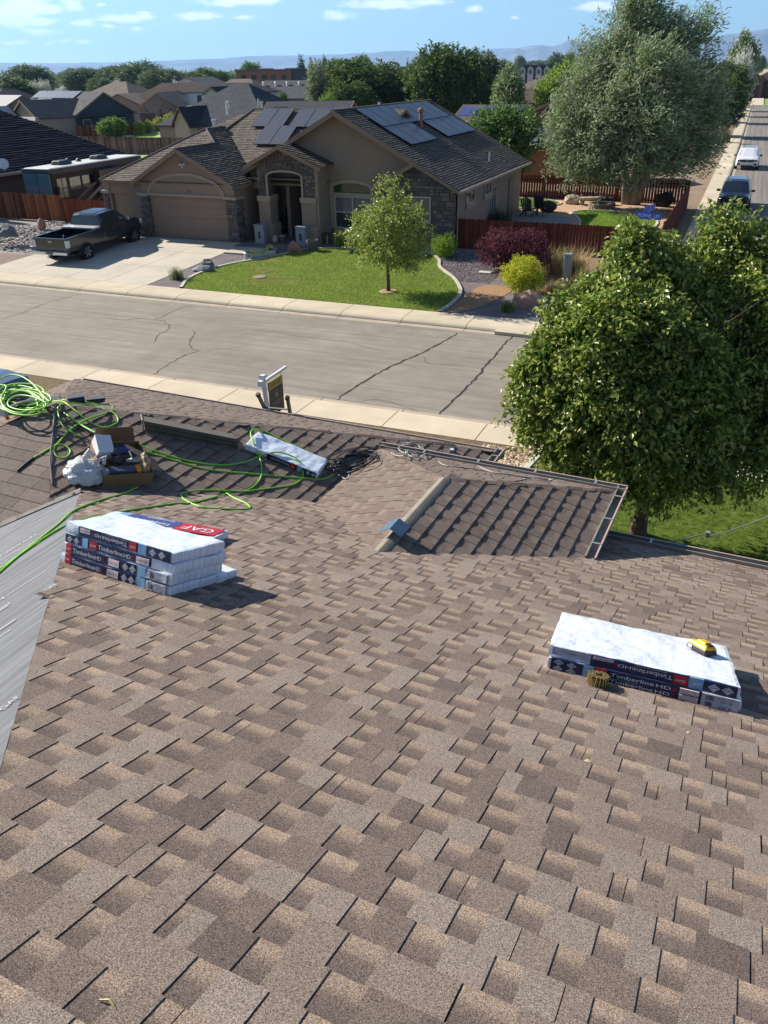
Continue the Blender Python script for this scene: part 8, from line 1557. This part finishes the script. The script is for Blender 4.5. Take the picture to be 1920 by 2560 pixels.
for (k, cx, yt, w, Y, lb) in (('ct', 68, 158, 92, 300, 'big dark cottonwood at the far left of the tree line'), ('tall', 38, 197, 100, 118, 'dark conifer-like tree beside the black roof at the left'), ('ct2', 15, 195, 45, 200, 'dark tree at the left picture edge'), ('ct', 195, 166, 86, 290, 'cottonwood in the left tree line, first of the dense row'), ('ct2', 235, 170, 90, 300, 'second cottonwood of the dense left row'), ('ct', 292, 160, 95, 295, 'third cottonwood of the dense row, a little lighter'), ('ct2', 345, 153, 100, 290, 'tallest cottonwood of the dense left row'), ('ct', 405, 168, 96, 280, 'dark cottonwood at the right end of the dense row'), ('mg', 480, 176, 60, 330, 'mid-green tree right of the dense row'), ('mg2', 512, 167, 52, 340, 'rounded green tree left of the brick block'), ('mg', 548, 174, 40, 350, 'small green tree touching the brick block'), ('ct', 440, 185, 50, 300, 'low tree in the dip right of the dense row'),
       ('mg2', 626, 153, 48, 420, 'single round tree rising behind the brick block'), ('pine', 752, 146, 32, 400, 'dark pine, left of three behind the brick block'), ('pine', 777, 153, 26, 400, 'dark pine, middle of three behind the brick block'), ('pine', 800, 157, 24, 400, 'dark pine, right of three behind the brick block'), ('tall', 812, 145, 18, 390, 'thin poplar left of the pale round tree'), ('mg', 848, 143, 62, 360, 'pale round tree above the low brown wing'), ('mg2', 906, 136, 52, 340, 'dark round treetop behind the broad dark tree'), ('ct', 940, 160, 60, 330, 'tree in the distance right of the dark round treetop'),
       ('ct2', 1038, 150, 34, 520, 'distant round tree in the gap between the dark trees'), ('pine', 1019, 152, 12, 520, 'small dark spire tree in the gap'), ('ct', 1010, 166, 40, 500, 'low distant trees left of the small spire'), ('ct', 1302, 137, 26, 900, 'lone distant tree on the dry field'), ('ct2', 1262, 148, 34, 880, 'distant tree at the left end of the dry field'), ('ct', 1345, 149, 60, 1100, 'low distant tree row on the dry field'), ('ct2', 1392, 131, 44, 520, 'feathery pale tree left of the yellow-green tree'), ('mg', 1425, 126, 26, 500, 'dark treetop peeping beside the feathery tree'),
       ('willow2', 1868, 84, 62, 190, 'tall leafy tree behind the end house'), ('silver', 1852, 125, 62, 170, 'pale bare-branched grey tree beside the end house'), ('dg', 1828, 150, 82, 150, 'dark green tree along the side street, farther one'), ('dg2', 1815, 190, 105, 120, 'dark green tree along the side street behind the lamp'), ('ct', 1905, 136, 22, 800, 'distant grey-green tree at the right edge'), ('silver', 80, 203, 26, 240, 'silver-leaved shrub left above the grey roof'), ('silver', 105, 200, 28, 240, 'second silver-leaved shrub above the grey roof'), ('silver', 150, 216, 26, 230, 'silver shrub below the cottonwoods'), ('silver', 298, 202, 30, 240, 'silver shrub in the middle of the dense row'), ('silver', 440, 202, 26, 230, 'pale shrub right of the dense row'), ('ct', 250, 190, 60, 220, 'lower bushy tree in front of the cottonwood row')): bgt(k, cx, yt, w, Y, lb, gz=-.3)
# a farther belt of trees closes the plain
rg_ = random.Random(77)
def belt(name, x0, x1, Y, h, lab_, seed):
    rg = np.random.default_rng(seed); n = 120; bl = []
    for i in range(n): px_ = x0 + (x1 - x0) * i / n; p_ = on_y(px_, 185, Y * rg.uniform(.95, 1.1)); r_ = h * rg.uniform(.3, .6); bl.append((p_.x, p_.y, r_ * .9, r_ * 1.3, r_ * 1.3, r_))
    link(name, crown_mesh(name, bl, 42000, h * .16, h * .1, CT + MG, seed, m='matte', twig=5, tl=h * .1), label=lab_, cat='trees', kind='stuff')
belt('far_treeline', -60, 1300, 620, 9, 'hazy belt of distant trees across the valley floor', 5); belt('far_treeline', 900, 2000, 1400, 12, 'thin hazy line of trees at the edge of the dry field', 6); belt('mid_treeline', -100, 640, 420, 8, 'tree belt filling gaps behind the left rooftops', 7)
bt_ = TM['bush']; 
def shrub(kind, x, y, h, w, lb, name='shrub', cols=None, n=4200, seed=1, L=.09, tip=None, d=None, trunkless=True, shape='bush', z=None, twig=7, tl=.16, Wf=.55):
    zz = yz(x, y) if z is None else z; bl = lumpy(0, 0, h * .48, w / 2 * .86, (d or w) / 2 * .86, h * .48, 12, seed, .40) if shape == 'bush' else shape
    return link(name, None, loc=(x, y, zz), label=lb, cat='shrub') if False else (lambda t: (link('foliage', crown_mesh('foliage', bl, n, L, L * Wf, cols, seed, droop=.1, twig=twig, tl=tl, tip=tip, m='matte', shell=.4), t), link('stem', MB().tube([(0, 0, -.05), (0, 0, h * .4)], .04, 6).mesh('stem', M_bark), t), t)[2])(thing(name, lb, 'shrub', loc=(x, y, zz)))
PUR = [S(84, 44, 56), S(70, 38, 48), S(98, 52, 62), S(60, 34, 44)]; YEL = [S(186, 184, 44), S(150, 160, 40), S(206, 200, 60), S(110, 130, 36)]; RG = [S(120, 146, 44), S(96, 124, 38), S(136, 158, 52)]
shrub('p', -8.35, 34.3, 1.95, 3.7, 'large round purple-leaved shrub in front of the red fence', 'purple_shrub', PUR, 17000, 21, .085, S(140, 52, 70), 2.6)
shrub('y', -7.25, 31.3, 1.5, 1.85, 'bright yellow-green mounded shrub in front of the purple one', 'yellow_shrub', YEL, 9000, 22, .08, S(226, 214, 70))
shrub('r', -12.15, 36.3, 1.02, 1.25, 'clipped round green bush at the stone corner of the house', 'round_bush', RG, 8000, 23, .05, None)
for i, (x, y, h) in enumerate(((-83.7, 107.2, 1.9), (-84.9, 111, 1.95), (-86.5, 116, 2.1), (-87.6, 120.5, 2.5))): shrub('c', x, y, h, h * .95, 'clipped yellow-green ball bush by the far driveway, %s of four' % ('nearest', 'second', 'third', 'farthest')[i], 'ball_bush', [S(140, 140, 60), S(110, 120, 50), S(160, 158, 72)], 1500, 30 + i, .22, None, z=.15)
shrub('b', -83.8, 101.5, 2.7, 4.3, 'broad leafy green bush behind the weathered fence', 'leafy_bush', [S(92, 120, 52), S(80, 106, 46), S(108, 134, 58)], 7000, 41, .3, None, z=.1)
def tuft(x, y, h, n, w, cols, lb, name='grass_clump', seed=1, z=None, spread=.5, base=.12, cat='plant', arch=.5):
    rg = np.random.default_rng(seed); zz = yz(x, y) if z is None else z; V = []; C = []
    for i in range(n):
        a_ = rg.uniform(0, 6.28); t_ = rg.uniform(.2, 1) * spread; L_ = h * rg.uniform(.6, 1.1); b = np.array([rg.normal(0, base), rg.normal(0, base), 0]); dr = np.array([math.cos(a_), math.sin(a_), 0]); sd = np.array([-math.sin(a_), math.cos(a_), 0]) * w / 2
        c = np.array(cols[rg.integers(0, len(cols))]) * rg.uniform(.8, 1.2); pr = []
        for k in range(4): f = k / 3; pr.append(b + dr * (t_ * L_ * f ** 1.3) + np.array([0, 0, L_ * (f - arch * t_ * f * f)]))
        for k in range(3):
            w0, w1 = 1 - k / 3, 1 - (k + 1) / 3 + .05; V += [pr[k] - sd * w0, pr[k] + sd * w0, pr[k + 1] + sd * w1, pr[k] - sd * w0, pr[k + 1] + sd * w1, pr[k + 1] - sd * w1]; C += [c] * 6
    return link(name, npmesh(name, np.array(V), 3, np.array(C), M_leafmat['matte']), loc=(x, y, zz), label=lb, cat=cat)
DRY = [S(206, 180, 122), S(182, 156, 104), S(222, 200, 146), S(160, 140, 90)]; GRN = [S(112, 136, 60), S(92, 116, 50), S(134, 150, 74)]; YUC = [S(124, 134, 84), S(150, 148, 100), S(100, 112, 66)]
tuft(-5.9, 34.5, 1.5, 520, .03, DRY, 'tall fountain of dry golden grass by the red fence', seed=1, spread=.75, base=.2); tuft(-6.75, 35.2, 1.25, 260, .03, DRY, 'wispy dry grass between purple shrub and golden fountain', seed=2, spread=.5, base=.25); tuft(-6.0, 31.9, .8, 420, .025, DRY, 'low mound of pale dry grass right of the yellow shrub', seed=3, spread=.9, base=.25, arch=.8); tuft(-5.2, 33.3, .9, 320, .025, DRY, 'low dry grass beside the utility pedestal', seed=4, spread=.8, base=.3)
tuft(-7.2, 28.95, .5, 160, .03, GRN, 'small green tuft in the gravel near the pavement corner', seed=5, base=.1); tuft(-22.0, 29.35, .62, 170, .035, YUC, 'spiky yucca clump between driveway and lawn', 'yucca', seed=6, spread=.7, arch=.2); tuft(-17.75, 37.0, 1.15, 240, .03, GRN + DRY[:1], 'tall green ornamental grass with pale plumes under the window', seed=7, spread=.4, base=.15); tuft(-17.1, 37.1, .7, 240, .04, GRN, 'leafy green clump right of the ornamental grass', seed=8, spread=.6, base=.2); tuft(-16.4, 37.0, .6, 240, .05, GRN, 'green perennials below the arched window, farthest right', seed=9, spread=.7, base=.25)
tuft(-11.9, 44.6, 1.3, 420, .04, [S(60, 84, 44), S(74, 98, 52)], 'dark arching green grass between house wall and fence', seed=10, spread=.7, base=.3, z=.4); tuft(-20.3, 34.45, .38, 120, .03, GRN, 'small upright green plant in the trough planter', 'planter_plant', seed=11, base=.05, z=.52); tuft(-20.7, 33.9, .2, 200, .03, [S(130, 146, 96), S(108, 126, 76)], 'low grey-green plants along the trough planter', 'planter_plant', seed=12, base=.2, z=.52)
tuft(-2.9, 110, 2.2, 160, .1, YUC, 'yucca-like bush beside the side street pavement', seed=13, z=.1, base=.3)
# ================================================================ air: thin even haze round everything
hz_ = MB().box(-19000, 19000, -800, 25500, -2.2, 1060).obj('haze', mat('unused_surface', (.5, .5, .5))); hz_['kind'] = 'stuff'
mh = bpy.data.materials.new('haze_air'); mh.use_nodes = True; nt = mh.node_tree; nt.nodes.clear(); ho = nt.nodes.new('ShaderNodeOutputMaterial'); pv = nt.nodes.new('ShaderNodeVolumePrincipled')
pv.inputs['Density'].default_value = 5.5e-5; pv.inputs['Color'].default_value = (.34, .63, 1.0, 1); pv.inputs['Anisotropy'].default_value = .2; nt.links.new(pv.outputs[0], ho.inputs['Volume'])
hz_.data.materials.clear(); hz_.data.materials.append(mh)
